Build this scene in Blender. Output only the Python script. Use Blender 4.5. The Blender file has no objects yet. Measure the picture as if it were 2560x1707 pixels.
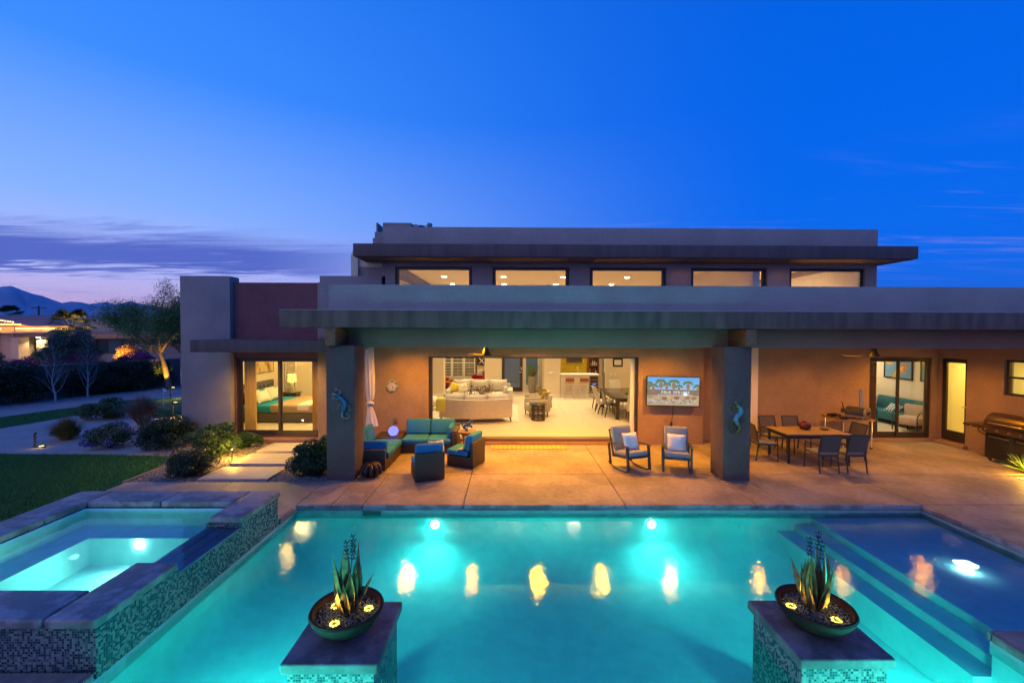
import bpy, bmesh, math, random
import numpy as np
from mathutils import Vector, Matrix, Euler
random.seed(7); rng = np.random.default_rng(7)
R = math.radians; PI = math.pi
sc = bpy.context.scene
C = sc.collection

# ---------------------------------------------------------------- camera
cam_d = bpy.data.cameras.new('camera'); cam = bpy.data.objects.new('camera', cam_d); C.objects.link(cam)
cam_d.sensor_width = 36; cam_d.lens = 15.0; cam_d.clip_start = .05; cam_d.clip_end = 40000
pitch, yaw, roll = R(1.285), R(.50), R(.197)
fw = Vector((math.sin(yaw)*math.cos(pitch), math.cos(yaw)*math.cos(pitch), -math.sin(pitch)))
rt = Vector((math.cos(yaw), -math.sin(yaw), 0)); up = rt.cross(fw)
rt2 = rt*math.cos(roll) + up*math.sin(roll); up2 = up*math.cos(roll) - rt*math.sin(roll)
cam.matrix_world = Matrix(((rt2.x, up2.x, -fw.x, 0), (rt2.y, up2.y, -fw.y, 0), (rt2.z, up2.z, -fw.z, 3.25), (0, 0, 0, 1)))
sc.camera = cam

# ---------------------------------------------------------------- render settings
sc.view_settings.view_transform = 'Standard'; sc.view_settings.look = 'None'
sc.view_settings.exposure = .22; sc.view_settings.gamma = 1; sc.view_settings.use_curve_mapping = False
cy = sc.cycles
cy.use_denoising = True
cy.max_bounces = 7; cy.diffuse_bounces = 4; cy.glossy_bounces = 3; cy.transmission_bounces = 4; cy.transparent_max_bounces = 12
cy.caustics_reflective = False; cy.caustics_refractive = False; cy.sample_clamp_indirect = 5; cy.sample_clamp_direct = 0

# ---------------------------------------------------------------- node helpers
class NT:
    def __init__(s, tree): s.t = tree; s.n = tree.nodes; s.l = tree.links
    def new(s, typ, **kw):
        n = s.n.new(typ)
        for k, v in kw.items():
            if k.startswith('i_'):
                n.inputs[k[2:].replace('_', ' ')].default_value = v
            else: setattr(n, k, v)
        return n
    def link(s, a, b): s.l.new(a, b)
    def math(s, op, a, b=None, c=None, clamp=False):
        n = s.n.new('ShaderNodeMath'); n.operation = op; n.use_clamp = clamp
        for i, v in enumerate((a, b, c)):
            if v is None: continue
            if isinstance(v, (int, float)): n.inputs[i].default_value = v
            else: s.l.new(v, n.inputs[i])
        return n.outputs[0]
    def mix(s, f, a, b, blend='MIX'):
        n = s.n.new('ShaderNodeMix'); n.data_type = 'RGBA'; n.blend_type = blend; n.clamp_factor = True
        for sock, v in ((n.inputs[0], f), (n.inputs[6], a), (n.inputs[7], b)):
            if isinstance(v, (int, float)): sock.default_value = v
            elif isinstance(v, (tuple, list)): sock.default_value = (*v[:3], 1)
            else: s.l.new(v, sock)
        return n.outputs[2]
    def ramp(s, f, stops, interp='LINEAR'):
        n = s.n.new('ShaderNodeValToRGB'); r = n.color_ramp; r.interpolation = interp
        while len(r.elements) < len(stops): r.elements.new(.5)
        for e, (p, c) in zip(r.elements, stops):
            e.position = p; e.color = (*c[:3], 1) if not isinstance(c, (int, float)) else (c, c, c, 1)
        s.l.new(f, n.inputs[0]); return n.outputs[0]
    def noise(s, vec, scale, detail=3, rough=.5, dist=0):
        n = s.n.new('ShaderNodeTexNoise'); n.inputs['Scale'].default_value = scale
        n.inputs['Detail'].default_value = detail; n.inputs['Roughness'].default_value = rough; n.inputs['Distortion'].default_value = dist
        if vec is not None: s.l.new(vec, n.inputs['Vector'])
        return n.outputs[0]
    def smooth(s, v, a, b):
        n = s.n.new('ShaderNodeMapRange'); n.interpolation_type = 'SMOOTHSTEP'
        n.inputs[1].default_value = a; n.inputs[2].default_value = b; s.l.new(v, n.inputs[0]); return n.outputs[0]

# ---------------------------------------------------------------- dusk sky (afterglow to the left, deep blue to the right)
w = bpy.data.worlds.new('World'); sc.world = w; w.use_nodes = True
nt = NT(w.node_tree); nt.n.clear()
tc = nt.new('ShaderNodeTexCoord'); sep = nt.new('ShaderNodeSeparateXYZ'); nt.link(tc.outputs['Generated'], sep.inputs[0])
X, Y, Z = sep.outputs
el = nt.math('ARCSINE', Z)                       # elevation, radians
side = nt.math('MULTIPLY', X, -1)                # +1 towards the sunset on the left
deep = nt.ramp(nt.math('MULTIPLY', el, .9), [(0, (.012, .15, .80)), (.12, (.001, .14, .80)), (.35, (.0, .118, .74)), (.7, (.0, .095, .62)), (1, (.0, .08, .54))])
glow = nt.ramp(nt.math('MULTIPLY', el, .9), [(0, (.95, .60, .70)), (.035, (.80, .56, .80)), (.09, (.52, .54, .95)), (.20, (.24, .44, .97)), (.40, (.045, .25, .92)), (.75, (.008, .16, .78)), (1, (.004, .11, .62))])
f_side = nt.smooth(side, -.55, .78)
base = nt.mix(f_side, deep, glow)
# thin cloud sheets on a flat layer overhead
den = nt.math('ADD', nt.math('MAXIMUM', Z, 0), .035)
comb = nt.new('ShaderNodeCombineXYZ'); nt.link(nt.math('DIVIDE', X, den), comb.inputs[0]); nt.link(nt.math('DIVIDE', Y, den), comb.inputs[1])
mp = nt.new('ShaderNodeMapping'); mp.inputs['Rotation'].default_value = (0, 0, R(24)); mp.inputs['Scale'].default_value = (.10, .34, 1); nt.link(comb.outputs[0], mp.inputs[0])
c1 = nt.noise(mp.outputs[0], 1.0, 7, .56, .5)
mp2 = nt.new('ShaderNodeMapping'); mp2.inputs['Rotation'].default_value = (0, 0, R(-20)); mp2.inputs['Scale'].default_value = (.5, 2.6, 1); nt.link(comb.outputs[0], mp2.inputs[0])
c2 = nt.noise(mp2.outputs[0], 1.5, 5, .6, .8)
ele = nt.math('ADD', el, nt.math('ADD', nt.math('MULTIPLY', nt.math('SUBTRACT', c2, .5), R(5.5)), nt.math('MULTIPLY', nt.math('SUBTRACT', c1, .5), R(6))))
ele = nt.math('ADD', ele, nt.math('MULTIPLY', nt.math('SUBTRACT', side, .7), R(4)))
band = nt.math('MULTIPLY', nt.smooth(ele, R(4.6), R(5.8)), nt.math('SUBTRACT', 1, nt.smooth(ele, R(7.8), R(10.6))))
wl = nt.math('MULTIPLY', nt.smooth(side, .16, .52), band)
m1 = nt.smooth(nt.math('ADD', nt.math('MULTIPLY', c1, .62), nt.math('MULTIPLY', c2, .45)), .22, .42)
m1 = nt.math('MULTIPLY', m1, wl)
base = nt.mix(nt.math('MULTIPLY', m1, .92), base, (.07, .115, .50))
low = nt.math('MULTIPLY', nt.smooth(el, R(.6), R(2)), nt.math('SUBTRACT', 1, nt.smooth(el, R(2.5), R(5.5))))
m3 = nt.math('MULTIPLY', nt.math('MULTIPLY', nt.smooth(c2, .5, .66), low), nt.smooth(side, .2, .6))
base = nt.mix(nt.math('MULTIPLY', m3, .5), base, (.30, .25, .66))
wsp = nt.math('MULTIPLY', nt.smooth(el, R(4), R(8)), nt.math('SUBTRACT', 1, nt.smooth(el, R(12), R(20))))
m2 = nt.math('MULTIPLY', nt.smooth(nt.math('ADD', nt.math('MULTIPLY', c1, .6), nt.math('MULTIPLY', c2, .4)), .50, .66), wsp)
base = nt.mix(nt.math('MULTIPLY', m2, .42), base, (.30, .28, .80))
gr = nt.smooth(el, R(-4), R(0)); base = nt.mix(gr, (.03, .05, .12), base)
bg = nt.new('ShaderNodeBackground'); nt.link(base, bg.inputs[0]); bg.inputs[1].default_value = 1.0
out = nt.new('ShaderNodeOutputWorld'); nt.link(bg.outputs[0], out.inputs[0])

# last afterglow of the sun that has just set behind the viewer's left shoulder: weak, very wide
sd = bpy.data.lights.new('afterglow_sun', 'SUN'); sd.energy = .36; sd.angle = R(80); sd.color = (1, .74, .60)
so = bpy.data.objects.new('afterglow_sun', sd); C.objects.link(so)
so.rotation_euler = Vector((.55, .72, -.42)).to_track_quat('-Z', 'Y').to_euler()

# ---------------------------------------------------------------- mesh helpers
WM = {}
def wm(o): return WM[o.name]
def reg(o, parent, M):
    WM[o.name] = (WM[parent.name] @ M) if parent else M
def thing(name, label, cat, loc=(0, 0, 0), rz=0, group=None, kind=None):
    o = bpy.data.objects.new(name, None); C.objects.link(o); o.empty_display_size = .1
    o.location = loc; o.rotation_euler = (0, 0, rz)
    reg(o, None, Matrix.Translation(loc) @ Matrix.Rotation(rz, 4, 'Z'))
    tag(o, label, cat, group, kind); return o
def tag(o, label=None, cat=None, group=None, kind=None):
    if label: o['label'] = label
    if cat: o['category'] = cat
    if group: o['group'] = group
    if kind: o['kind'] = kind
    return o
_rb = {}
class MB:
    def __init__(s): s.v = []; s.f = []
    def add(s, vs, fs, M=None):
        b = len(s.v)
        s.v += [tuple(M @ Vector(v)) for v in vs] if M is not None else [tuple(v) for v in vs]
        s.f += [tuple(i+b for i in f) for f in fs]; return s
    def box(s, x0, x1, y0, y1, z0, z1, M=None):
        return s.add([(x0,y0,z0),(x1,y0,z0),(x1,y1,z0),(x0,y1,z0),(x0,y0,z1),(x1,y0,z1),(x1,y1,z1),(x0,y1,z1)],
                     [(0,3,2,1),(4,5,6,7),(0,1,5,4),(1,2,6,5),(2,3,7,6),(3,0,4,7)], M)
    def rbox(s, x0, x1, y0, y1, z0, z1, r=.02, seg=2, M=None):
        sx, sy, sz = x1-x0, y1-y0, z1-z0
        r = min(r, .49*min(sx, sy, sz))
        bm = bmesh.new(); bmesh.ops.create_cube(bm, size=1)
        for v in bm.verts: v.co = Vector((v.co.x*sx, v.co.y*sy, v.co.z*sz))
        bmesh.ops.bevel(bm, geom=bm.edges[:], offset=r, segments=seg, profile=.5, affect='EDGES')
        c = Vector(((x0+x1)/2, (y0+y1)/2, (z0+z1)/2)); bm.verts.index_update()
        vs = [v.co + c for v in bm.verts]; fs = [[v.index for v in f.verts] for f in bm.faces]; bm.free()
        return s.add(vs, fs, M)
    def cushion(s, c, sz, puff=.35, n=8, M=None, rot=None):
        # soft pillow: grid front and back with bulge, pinched seams
        sx, sy, sz_ = sz; vs = []; fs = []
        MM = Matrix.Translation(c) @ (rot.to_4x4() if rot is not None else Matrix())
        for side in (-1, 1):
            for j in range(n+1):
                for i in range(n+1):
                    u = -1+2*i/n; v = -1+2*j/n
                    b = (1-abs(u)**2.6)*(1-abs(v)**2.6); b = max(b, 0)**.5
                    k = 1-.07*(1-abs(u)**2)*abs(v)**4 if abs(v) > .9 else 1
                    vs.append((u*sx/2*(1-.05*(1-v*v)*abs(u)**6), side*sy/2*(b*(1-puff*0)+.02), v*sz_/2*(1-.05*(1-u*u)*abs(v)**6)))
        m = (n+1)**2
        for side in (0, 1):
            for j in range(n):
                for i in range(n):
                    a = side*m+j*(n+1)+i; q = (a, a+1, a+n+2, a+n+1); fs.append(q if side == 0 else q[::-1])
        ring = [i for i in range(n+1)] + [j*(n+1)+n for j in range(1, n+1)] + [n*(n+1)+i for i in range(n-1, -1, -1)] + [j*(n+1) for j in range(n-1, 0, -1)]
        for k in range(len(ring)):
            a, b = ring[k], ring[(k+1) % len(ring)]; fs.append((b, a, a+m, b+m))
        return s.add(vs, fs, (M @ MM) if M is not None else MM)
    def cyl(s, p0, p1, r0, r1=None, n=12, M=None):
        return s.tube([p0, p1], [r0, r0 if r1 is None else r1], n, M)
    def tube(s, pts, r, n=8, M=None, flat=1.0):
        pts = [Vector(p) for p in pts]
        if isinstance(r, (int, float)): r = [r]*len(pts)
        vs = []; fs = []; prev = None
        for i, p in enumerate(pts):
            d = (pts[min(i+1, len(pts)-1)] - pts[max(i-1, 0)]).normalized()
            if prev is None: a = d.orthogonal().normalized()
            else:
                a = prev - d*prev.dot(d); a = a.normalized() if a.length > 1e-6 else d.orthogonal().normalized()
            prev = a; b = d.cross(a)
            for k in range(n):
                t = 2*PI*k/n; vs.append(p + (a*math.cos(t) + b*math.sin(t)*flat)*r[i])
        for i in range(len(pts)-1):
            for k in range(n):
                k2 = (k+1) % n; fs.append((i*n+k, i*n+k2, (i+1)*n+k2, (i+1)*n+k))
        fs.append(tuple(range(n-1, -1, -1))); e = (len(pts)-1)*n; fs.append(tuple(e+k for k in range(n)))
        return s.add(vs, fs, M)
    def lathe(s, prof, cx=0, cy_=0, n=24, M=None, closed=False):
        vs = []; fs = []
        for r, z in prof:
            for k in range(n): t = 2*PI*k/n; vs.append((cx+r*math.cos(t), cy_+r*math.sin(t), z))
        m = len(prof)
        for i in range(m-1 if not closed else m):
            for k in range(n):
                k2 = (k+1) % n; j = (i+1) % m; fs.append((i*n+k, i*n+k2, j*n+k2, j*n+k))
        if not closed:
            fs.append(tuple(range(n-1, -1, -1))); fs.append(tuple((m-1)*n+k for k in range(n)))
        return s.add(vs, fs, M)
    def sphere(s, c, r, nu=14, nv=9, sc_=(1, 1, 1), M=None):
        prof = [(max(r*math.sin(PI*i/nv), 1e-4), -r*math.cos(PI*i/nv)) for i in range(nv+1)]
        MM = Matrix.Translation(c) @ Matrix.Diagonal((*sc_, 1))
        return s.lathe(prof, 0, 0, nu, (M @ MM) if M is not None else MM)
    def prism(s, poly, z0, z1, M=None):
        n = len(poly); vs = [(x, y, z0) for x, y in poly] + [(x, y, z1) for x, y in poly]
        return s.add(vs, [tuple(range(n-1, -1, -1)), tuple(range(n, 2*n))] + [(i, (i+1) % n, n+(i+1) % n, n+i) for i in range(n)], M)
    def build(s, name, m, parent=None, world=False, smooth=None, loc=None, **tags):
        me = bpy.data.meshes.new(name); vs = s.v
        if world and parent:
            Mi = wm(parent).inverted(); vs = [tuple(Mi @ Vector(v)) for v in vs]
        if loc is not None: vs = [(v[0]-loc[0], v[1]-loc[1], v[2]-loc[2]) for v in vs]
        me.from_pydata(vs, [], s.f); me.materials.append(m)
        if smooth:
            me.polygons.foreach_set('use_smooth', [True]*len(me.polygons))
            try: me.set_sharp_from_angle(angle=R(smooth))
            except Exception: pass
        o = bpy.data.objects.new(name, me); C.objects.link(o)
        if parent: o.parent = parent
        if loc is not None: o.location = loc
        reg(o, parent, Matrix.Translation(loc) if loc is not None else Matrix())
        tag(o, tags.get('label'), tags.get('cat'), tags.get('group'), tags.get('kind')); return o
def ob(name, m, parent=None, fn=None, smooth=None, **kw):
    b = MB(); fn(b); return b.build(name, m, parent, smooth=smooth, **kw)
def bx(name, m, x0, x1, y0, y1, z0, z1, parent=None, r=0, world=False, seg=2, **kw):
    b = MB()
    if r: b.rbox(x0, x1, y0, y1, z0, z1, r, seg)
    else: b.box(x0, x1, y0, y1, z0, z1)
    return b.build(name, m, parent, world=world, smooth=40 if r else None, **kw)
def dup(o, loc=None, rz=None, label=None, group=None, parent=None):
    c = o.copy(); C.objects.link(c); c.parent = parent
    if loc is not None: c.location = loc
    if rz is not None: c.rotation_euler = (0, 0, rz)
    if label: c['label'] = label
    if group: c['group'] = group
    if parent is None: reg(c, None, Matrix.Translation(c.location) @ c.rotation_euler.to_matrix().to_4x4())
    for ch in list(o.children): dup(ch, parent=c)
    return c
def raw_mesh(name, verts, faces, m, parent=None, smooth=False, **tags):
    verts = np.asarray(verts, dtype=np.float32); faces = np.asarray(faces, dtype=np.int32); k = faces.shape[1]
    me = bpy.data.meshes.new(name); me.vertices.add(len(verts)); me.vertices.foreach_set('co', verts.ravel())
    me.loops.add(faces.size); me.loops.foreach_set('vertex_index', faces.ravel())
    me.polygons.add(len(faces)); me.polygons.foreach_set('loop_start', np.arange(0, faces.size, k, dtype=np.int32))
    me.polygons.foreach_set('loop_total', np.full(len(faces), k, dtype=np.int32))
    if smooth: me.polygons.foreach_set('use_smooth', np.ones(len(faces), dtype=bool))
    me.update(calc_edges=True); me.validate(); me.materials.append(m)
    o = bpy.data.objects.new(name, me); C.objects.link(o)
    if parent: o.parent = parent
    reg(o, parent, Matrix()); tag(o, tags.get('label'), tags.get('cat'), tags.get('group'), tags.get('kind')); return o
def holes_wall(b, axis, p0, p1, u0, u1, z0, z1, holes):
    """solid slab between planes p0,p1 with rectangular openings; axis 'y': plane is y, u is x; axis 'x': plane is x, u is y"""
    us = sorted({u0, u1, *[h[0] for h in holes], *[h[1] for h in holes]}); us = [u for u in us if u0 <= u <= u1]
    zs = sorted({z0, z1, *[h[2] for h in holes], *[h[3] for h in holes]}); zs = [z for z in zs if z0 <= z <= z1]
    nu, nz = len(us)-1, len(zs)-1
    sol = lambda i, j: 0 <= i < nu and 0 <= j < nz and not any(h[0] <= (us[i]+us[i+1])/2 <= h[1] and h[2] <= (zs[j]+zs[j+1])/2 <= h[3] for h in holes)
    vid = {}; vs = []; fs = []
    def V(i, j, k):
        if (i, j, k) not in vid:
            vid[(i, j, k)] = len(vs); p = (p0, p1)[k]
            vs.append((us[i], p, zs[j]) if axis == 'y' else (p, us[i], zs[j]))
        return vid[(i, j, k)]
    for i in range(nu):
        for j in range(nz):
            if not sol(i, j): continue
            fs.append((V(i,j,0), V(i+1,j,0), V(i+1,j+1,0), V(i,j+1,0))); fs.append((V(i,j,1), V(i,j+1,1), V(i+1,j+1,1), V(i+1,j,1)))
            if not sol(i-1, j): fs.append((V(i,j,0), V(i,j+1,0), V(i,j+1,1), V(i,j,1)))
            if not sol(i+1, j): fs.append((V(i+1,j,0), V(i+1,j,1), V(i+1,j+1,1), V(i+1,j+1,0)))
            if not sol(i, j-1): fs.append((V(i,j,0), V(i,j,1), V(i+1,j,1), V(i+1,j,0)))
            if not sol(i, j+1): fs.append((V(i,j+1,0), V(i+1,j+1,0), V(i+1,j+1,1), V(i,j+1,1)))
    if axis == 'x': fs = [f[::-1] for f in fs]
    b.add(vs, fs)
def lamp(kind, loc, energy, col, parent=None, size=.1, target=None, spot=None, name='lamp_light', blend=.5):
    d = bpy.data.lights.new(name, kind); d.energy = energy; d.color = col
    if kind == 'AREA':
        d.shape = 'DISK'; d.size = size
        if spot: d.spread = spot
    elif kind in ('POINT', 'SPOT'): d.shadow_soft_size = size
    if kind == 'SPOT': d.spot_size = spot or R(120); d.spot_blend = blend
    o = bpy.data.objects.new(name, d); C.objects.link(o)
    dr = Vector(target) - Vector(loc) if target is not None else Vector((0, 0, -1))
    M = Matrix.Translation(loc) @ dr.to_track_quat('-Z', 'Y').to_matrix().to_4x4()
    if parent:
        o.parent = parent; o.matrix_basis = wm(parent).inverted() @ M
    else: o.matrix_basis = M
    return o

# ---------------------------------------------------------------- materials
MATS = {}
def mat(name, col, rough=.6, metal=0.0, var=None, bump=None, spec=.5, col2=None, detail=4, stretch=None, edge=(.3, .7), var2=None):
    """Principled with noise colour variation var=(scale, amount) towards col2 and noise bump=(scale, strength)"""
    m = bpy.data.materials.new(name); m.use_nodes = True; n = NT(m.node_tree); bs = n.n['Principled BSDF']
    bs.inputs['Base Color'].default_value = (*col, 1); bs.inputs['Roughness'].default_value = rough; bs.inputs['Metallic'].default_value = metal
    bs.inputs['Specular IOR Level'].default_value = spec
    tcn = n.new('ShaderNodeTexCoord'); vec = tcn.outputs['Object']
    if stretch:
        mpn = n.new('ShaderNodeMapping'); mpn.inputs['Scale'].default_value = stretch; n.link(vec, mpn.inputs[0]); vec = mpn.outputs[0]
    if var:
        f = n.noise(vec, var[0], detail, .6); f = n.smooth(f, *edge)
        c2 = col2 or tuple(c*(1-var[1]) for c in col); cc = n.mix(f, c2, col)
        if var2:   # a second, finer layer of mottling
            g = n.smooth(n.noise(vec, var2[0], 6, .65), .35, .65); cc = n.mix(g, n.mix(1.0, cc, tuple([1-var2[1]]*3), 'MULTIPLY'), cc)
        n.link(cc, bs.inputs['Base Color'])
    if bump:
        f = n.noise(vec, bump[0], 5, .65); bn = n.new('ShaderNodeBump'); bn.inputs['Strength'].default_value = bump[1]; bn.inputs['Distance'].default_value = .02
        n.link(f, bn.inputs['Height']); n.link(bn.outputs[0], bs.inputs['Normal'])
    MATS[name] = m; return m
def emit(name, col, strength):
    m = bpy.data.materials.new(name); m.use_nodes = True; n = NT(m.node_tree); n.n.clear()
    e = n.new('ShaderNodeEmission'); e.inputs[0].default_value = (*col, 1); e.inputs[1].default_value = strength
    o = n.new('ShaderNodeOutputMaterial'); n.link(e.outputs[0], o.inputs[0]); return m
def leafmat(name, c1, c2, rough=.55):
    m = bpy.data.materials.new(name); m.use_nodes = True; n = NT(m.node_tree); bs = n.n['Principled BSDF']; bs.inputs['Roughness'].default_value = rough
    g = n.new('ShaderNodeNewGeometry'); n.link(n.mix(g.outputs['Random Per Island'], c1, c2), bs.inputs['Base Color']); return m
def wood(name, c1, c2, scale=6, rough=.45, stretch=(1, 8, 8)):
    m = bpy.data.materials.new(name); m.use_nodes = True; n = NT(m.node_tree); bs = n.n['Principled BSDF']; bs.inputs['Roughness'].default_value = rough
    t = n.new('ShaderNodeTexCoord'); mp = n.new('ShaderNodeMapping'); mp.inputs['Scale'].default_value = stretch; n.link(t.outputs['Object'], mp.inputs[0])
    f = n.noise(mp.outputs[0], scale, 5, .6, .6); n.link(n.mix(n.smooth(f, .3, .7), c1, c2), bs.inputs['Base Color']); return m
def glass(name, tint=(1, 1, 1), refl=.06, rough=0.0):
    m = bpy.data.materials.new(name); m.use_nodes = True; n = NT(m.node_tree); n.n.clear()
    t = n.new('ShaderNodeBsdfTransparent'); t.inputs[0].default_value = (*tint, 1)
    g = n.new('ShaderNodeBsdfGlossy'); g.inputs['Roughness'].default_value = rough
    lw = n.new('ShaderNodeLayerWeight'); lw.inputs[0].default_value = .5; fz = n.math('MULTIPLY_ADD', n.math('POWER', lw.outputs['Facing'], 5), .9, refl, True)
    mx = n.new('ShaderNodeMixShader'); n.link(fz, mx.inputs[0]); n.link(t.outputs[0], mx.inputs[1]); n.link(g.outputs[0], mx.inputs[2])
    o = n.new('ShaderNodeOutputMaterial'); n.link(mx.outputs[0], o.inputs[0]); return m
def mosaic(name, s=.025):
    m = bpy.data.materials.new(name); m.use_nodes = True; n = NT(m.node_tree); bs = n.n['Principled BSDF']
    t = n.new('ShaderNodeTexCoord'); sp = n.new('ShaderNodeSeparateXYZ'); n.link(t.outputs['Object'], sp.inputs[0])
    u = n.math('DIVIDE', n.math('ADD', n.math('ADD', sp.outputs[0], sp.outputs[1]), 100.0123), s); v = n.math('DIVIDE', n.math('ADD', sp.outputs[2], 100.007), s)
    cb = n.new('ShaderNodeCombineXYZ'); n.link(n.math('FLOOR', u), cb.inputs[0]); n.link(n.math('FLOOR', v), cb.inputs[1])
    wn = n.new('ShaderNodeTexWhiteNoise'); wn.noise_dimensions = '2D'; n.link(cb.outputs[0], wn.inputs['Vector'])
    c = n.ramp(wn.outputs['Value'], [(0, (.012, .03, .04)), (.24, (.02, .055, .065)), (.44, (.08, .115, .12)), (.60, (.19, .20, .19)), (.80, (.26, .255, .23))], 'CONSTANT')
    fu = n.math('PINGPONG', u, .5); fv = n.math('PINGPONG', v, .5); gm = n.smooth(n.math('MINIMUM', fu, fv), .03, .09)
    n.link(n.mix(gm, (.14, .15, .15), c), bs.inputs['Base Color'])
    n.link(n.mix(gm, (.9, .9, .9), (.22, .22, .22)), bs.inputs['Roughness'])
    bn = n.new('ShaderNodeBump'); bn.inputs['Strength'].default_value = .5; bn.inputs['Distance'].default_value = .004; n.link(gm, bn.inputs['Height']); n.link(bn.outputs[0], bs.inputs['Normal'])
    return m
def rattan(name, c1, c2):
    m = bpy.data.materials.new(name); m.use_nodes = True; n = NT(m.node_tree); bs = n.n['Principled BSDF']; bs.inputs['Roughness'].default_value = .5
    t = n.new('ShaderNodeTexCoord'); sp = n.new('ShaderNodeSeparateXYZ'); n.link(t.outputs['Object'], sp.inputs[0])
    a = n.math('SINE', n.math('MULTIPLY', sp.outputs[2], 210)); b_ = n.math('SINE', n.math('MULTIPLY', n.math('ADD', sp.outputs[0], sp.outputs[1]), 95))
    h = n.math('MULTIPLY', a, b_); hh = n.smooth(h, -.6, .6)
    n.link(n.mix(hh, c1, c2), bs.inputs['Base Color'])
    bn = n.new('ShaderNodeBump'); bn.inputs['Strength'].default_value = .6; bn.inputs['Distance'].default_value = .006; n.link(hh, bn.inputs['Height']); n.link(bn.outputs[0], bs.inputs['Normal']); return m
def stripes(name, c1, c2, axis=0, freq=20, duty=.5, rough=.8):
    m = bpy.data.materials.new(name); m.use_nodes = True; n = NT(m.node_tree); bs = n.n['Principled BSDF']; bs.inputs['Roughness'].default_value = rough
    t = n.new('ShaderNodeTexCoord'); sp = n.new('ShaderNodeSeparateXYZ'); n.link(t.outputs['Object'], sp.inputs[0])
    f = n.math('FRACT', n.math('MULTIPLY', sp.outputs[axis], freq)); f = n.math('LESS_THAN', f, duty)
    n.link(n.mix(f, c2, c1), bs.inputs['Base Color']); return m
def patches(name, stops, scale, rough=.8, stretch=(1, 1, 1), detail=3, interp='CONSTANT', dist=0):
    m = bpy.data.materials.new(name); m.use_nodes = True; n = NT(m.node_tree); bs = n.n['Principled BSDF']; bs.inputs['Roughness'].default_value = rough
    t = n.new('ShaderNodeTexCoord'); mp = n.new('ShaderNodeMapping'); mp.inputs['Scale'].default_value = stretch; n.link(t.outputs['Object'], mp.inputs[0])
    n.link(n.ramp(n.noise(mp.outputs[0], scale, detail, .55, dist), stops, interp), bs.inputs['Base Color']); return m
def vcol_mat(name, strength=None):
    m = bpy.data.materials.new(name); m.use_nodes = True; n = NT(m.node_tree)
    a = n.new('ShaderNodeVertexColor'); a.layer_name = 'Col'
    if strength:
        n.n.clear(); a = n.new('ShaderNodeVertexColor'); a.layer_name = 'Col'
        e = n.new('ShaderNodeEmission'); e.inputs[1].default_value = strength; n.link(a.outputs[0], e.inputs[0]); o = n.new('ShaderNodeOutputMaterial'); n.link(e.outputs[0], o.inputs[0])
    else: n.link(a.outputs[0], n.n['Principled BSDF'].inputs['Base Color'])
    return m

STUCCO = mat('stucco_taupe', (.39, .345, .31), .9, var=(1.0, .16), bump=(38, .9), detail=7, var2=(20, .10))
STUCCO2 = mat('stucco_block', (.36, .295, .27), .9, var=(1.0, .18), bump=(38, .9), detail=7, var2=(20, .10))
MAROON = mat('stucco_maroon', (.25, .088, .092), .9, var=(1.5, .22), bump=(38, .8), var2=(20, .12))
TANW = mat('stucco_patio', (.38, .225, .125), .9, var=(1.5, .2), bump=(38, .8), var2=(20, .12))
COLM = mat('stucco_column', (.16, .105, .085), .9, var=(1.6, .25), bump=(38, .8), var2=(20, .15))
FASC = mat('fascia_paint', (.19, .125, .085), .75, var=(1.0, .5), bump=(30, .25), stretch=(5.5, 1, .8), detail=7)
FASC2 = mat('fascia_brown', (.135, .095, .085), .75, var=(.8, .35), bump=(30, .25), stretch=(5.5, 1, .8), detail=7)
BEAM = mat('beam_paint', (.29, .18, .125), .85, var=(1.2, .15), bump=(40, .4))
TIMBER = wood('corbel_timber', (.30, .14, .06), (.16, .07, .03), 3, .6, (8, 1, 8))
CONC = mat('deck_concrete', (.37, .275, .205), .6, var=(.8, .40), bump=(26, .18), detail=8, edge=(.38, .62), var2=(9, .22))
COPE = mat('coping_concrete', (.36, .30, .29), .5, var=(2.4, .48), bump=(20, .35), detail=8, edge=(.44, .56), var2=(14, .22))
DARKJ = mat('joint_dark', (.05, .042, .04), .9)
BRONZE = mat('bronze_frame', (.035, .022, .016), .45)
IVORY = mat('wall_ivory', (.72, .62, .46), .85, var=(.7, .06))
CEIL = mat('ceiling_plaster', (.88, .75, .43), .9)
TRIMW = mat('white_trim', (.80, .76, .68), .6)
GLASS = glass('window_glass', refl=.035)
BLACKM = mat('black_metal', (.012, .012, .014), .45)
CHROME = mat('brushed_steel', (.62, .60, .58), .28, 1.0)
PLASTER = mat('pool_plaster', (.40, .78, .78), .8, var=(5, .12), bump=(60, .1))
TILEB = mat('waterline_tile', (.36, .46, .48), .3, var=(8, .2))
MOSAIC = mosaic('glass_mosaic')
# ================================================================ SETTING: ground, lawn, mountains
GROUND = mat('desert_granite', (.42, .35, .31), .95, var=(.5, .3), bump=(60, .5), detail=9)
b = MB(); xs = [-12000, -7.2, 7.9, 12000]; ys = [-300, 1.2, 7.9, 14000]
vs = [(x, y, -.06) for y in ys for x in xs]
b.add(vs, [(j*4+i, j*4+i+1, j*4+i+5, j*4+i+4) for j in range(3) for i in range(3) if not (i == 1 and j == 1)])
b.build('ground', GROUND, kind='structure')
TURF = mat('turf_base', (.025, .12, .02), .95, var=(2.2, .5), bump=(90, .8), detail=8)
GREEN = mat('putting_turf', (.035, .15, .085), .95, var=(3, .2), bump=(120, .4))
lawn_poly = [(-30, 2), (-7.33, 2), (-7.33, 8.2), (-8.18, 8.7), (-8.22, 9.3), (-8.3, 10.1), (-8.85, 11.22), (-10.6, 11.38), (-13.5, 11.41), (-30, 11.9)]
MB().add([(x, y, -.052) for x, y in lawn_poly], [tuple(range(len(lawn_poly)))]).build('lawn', TURF, kind='structure')
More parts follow.
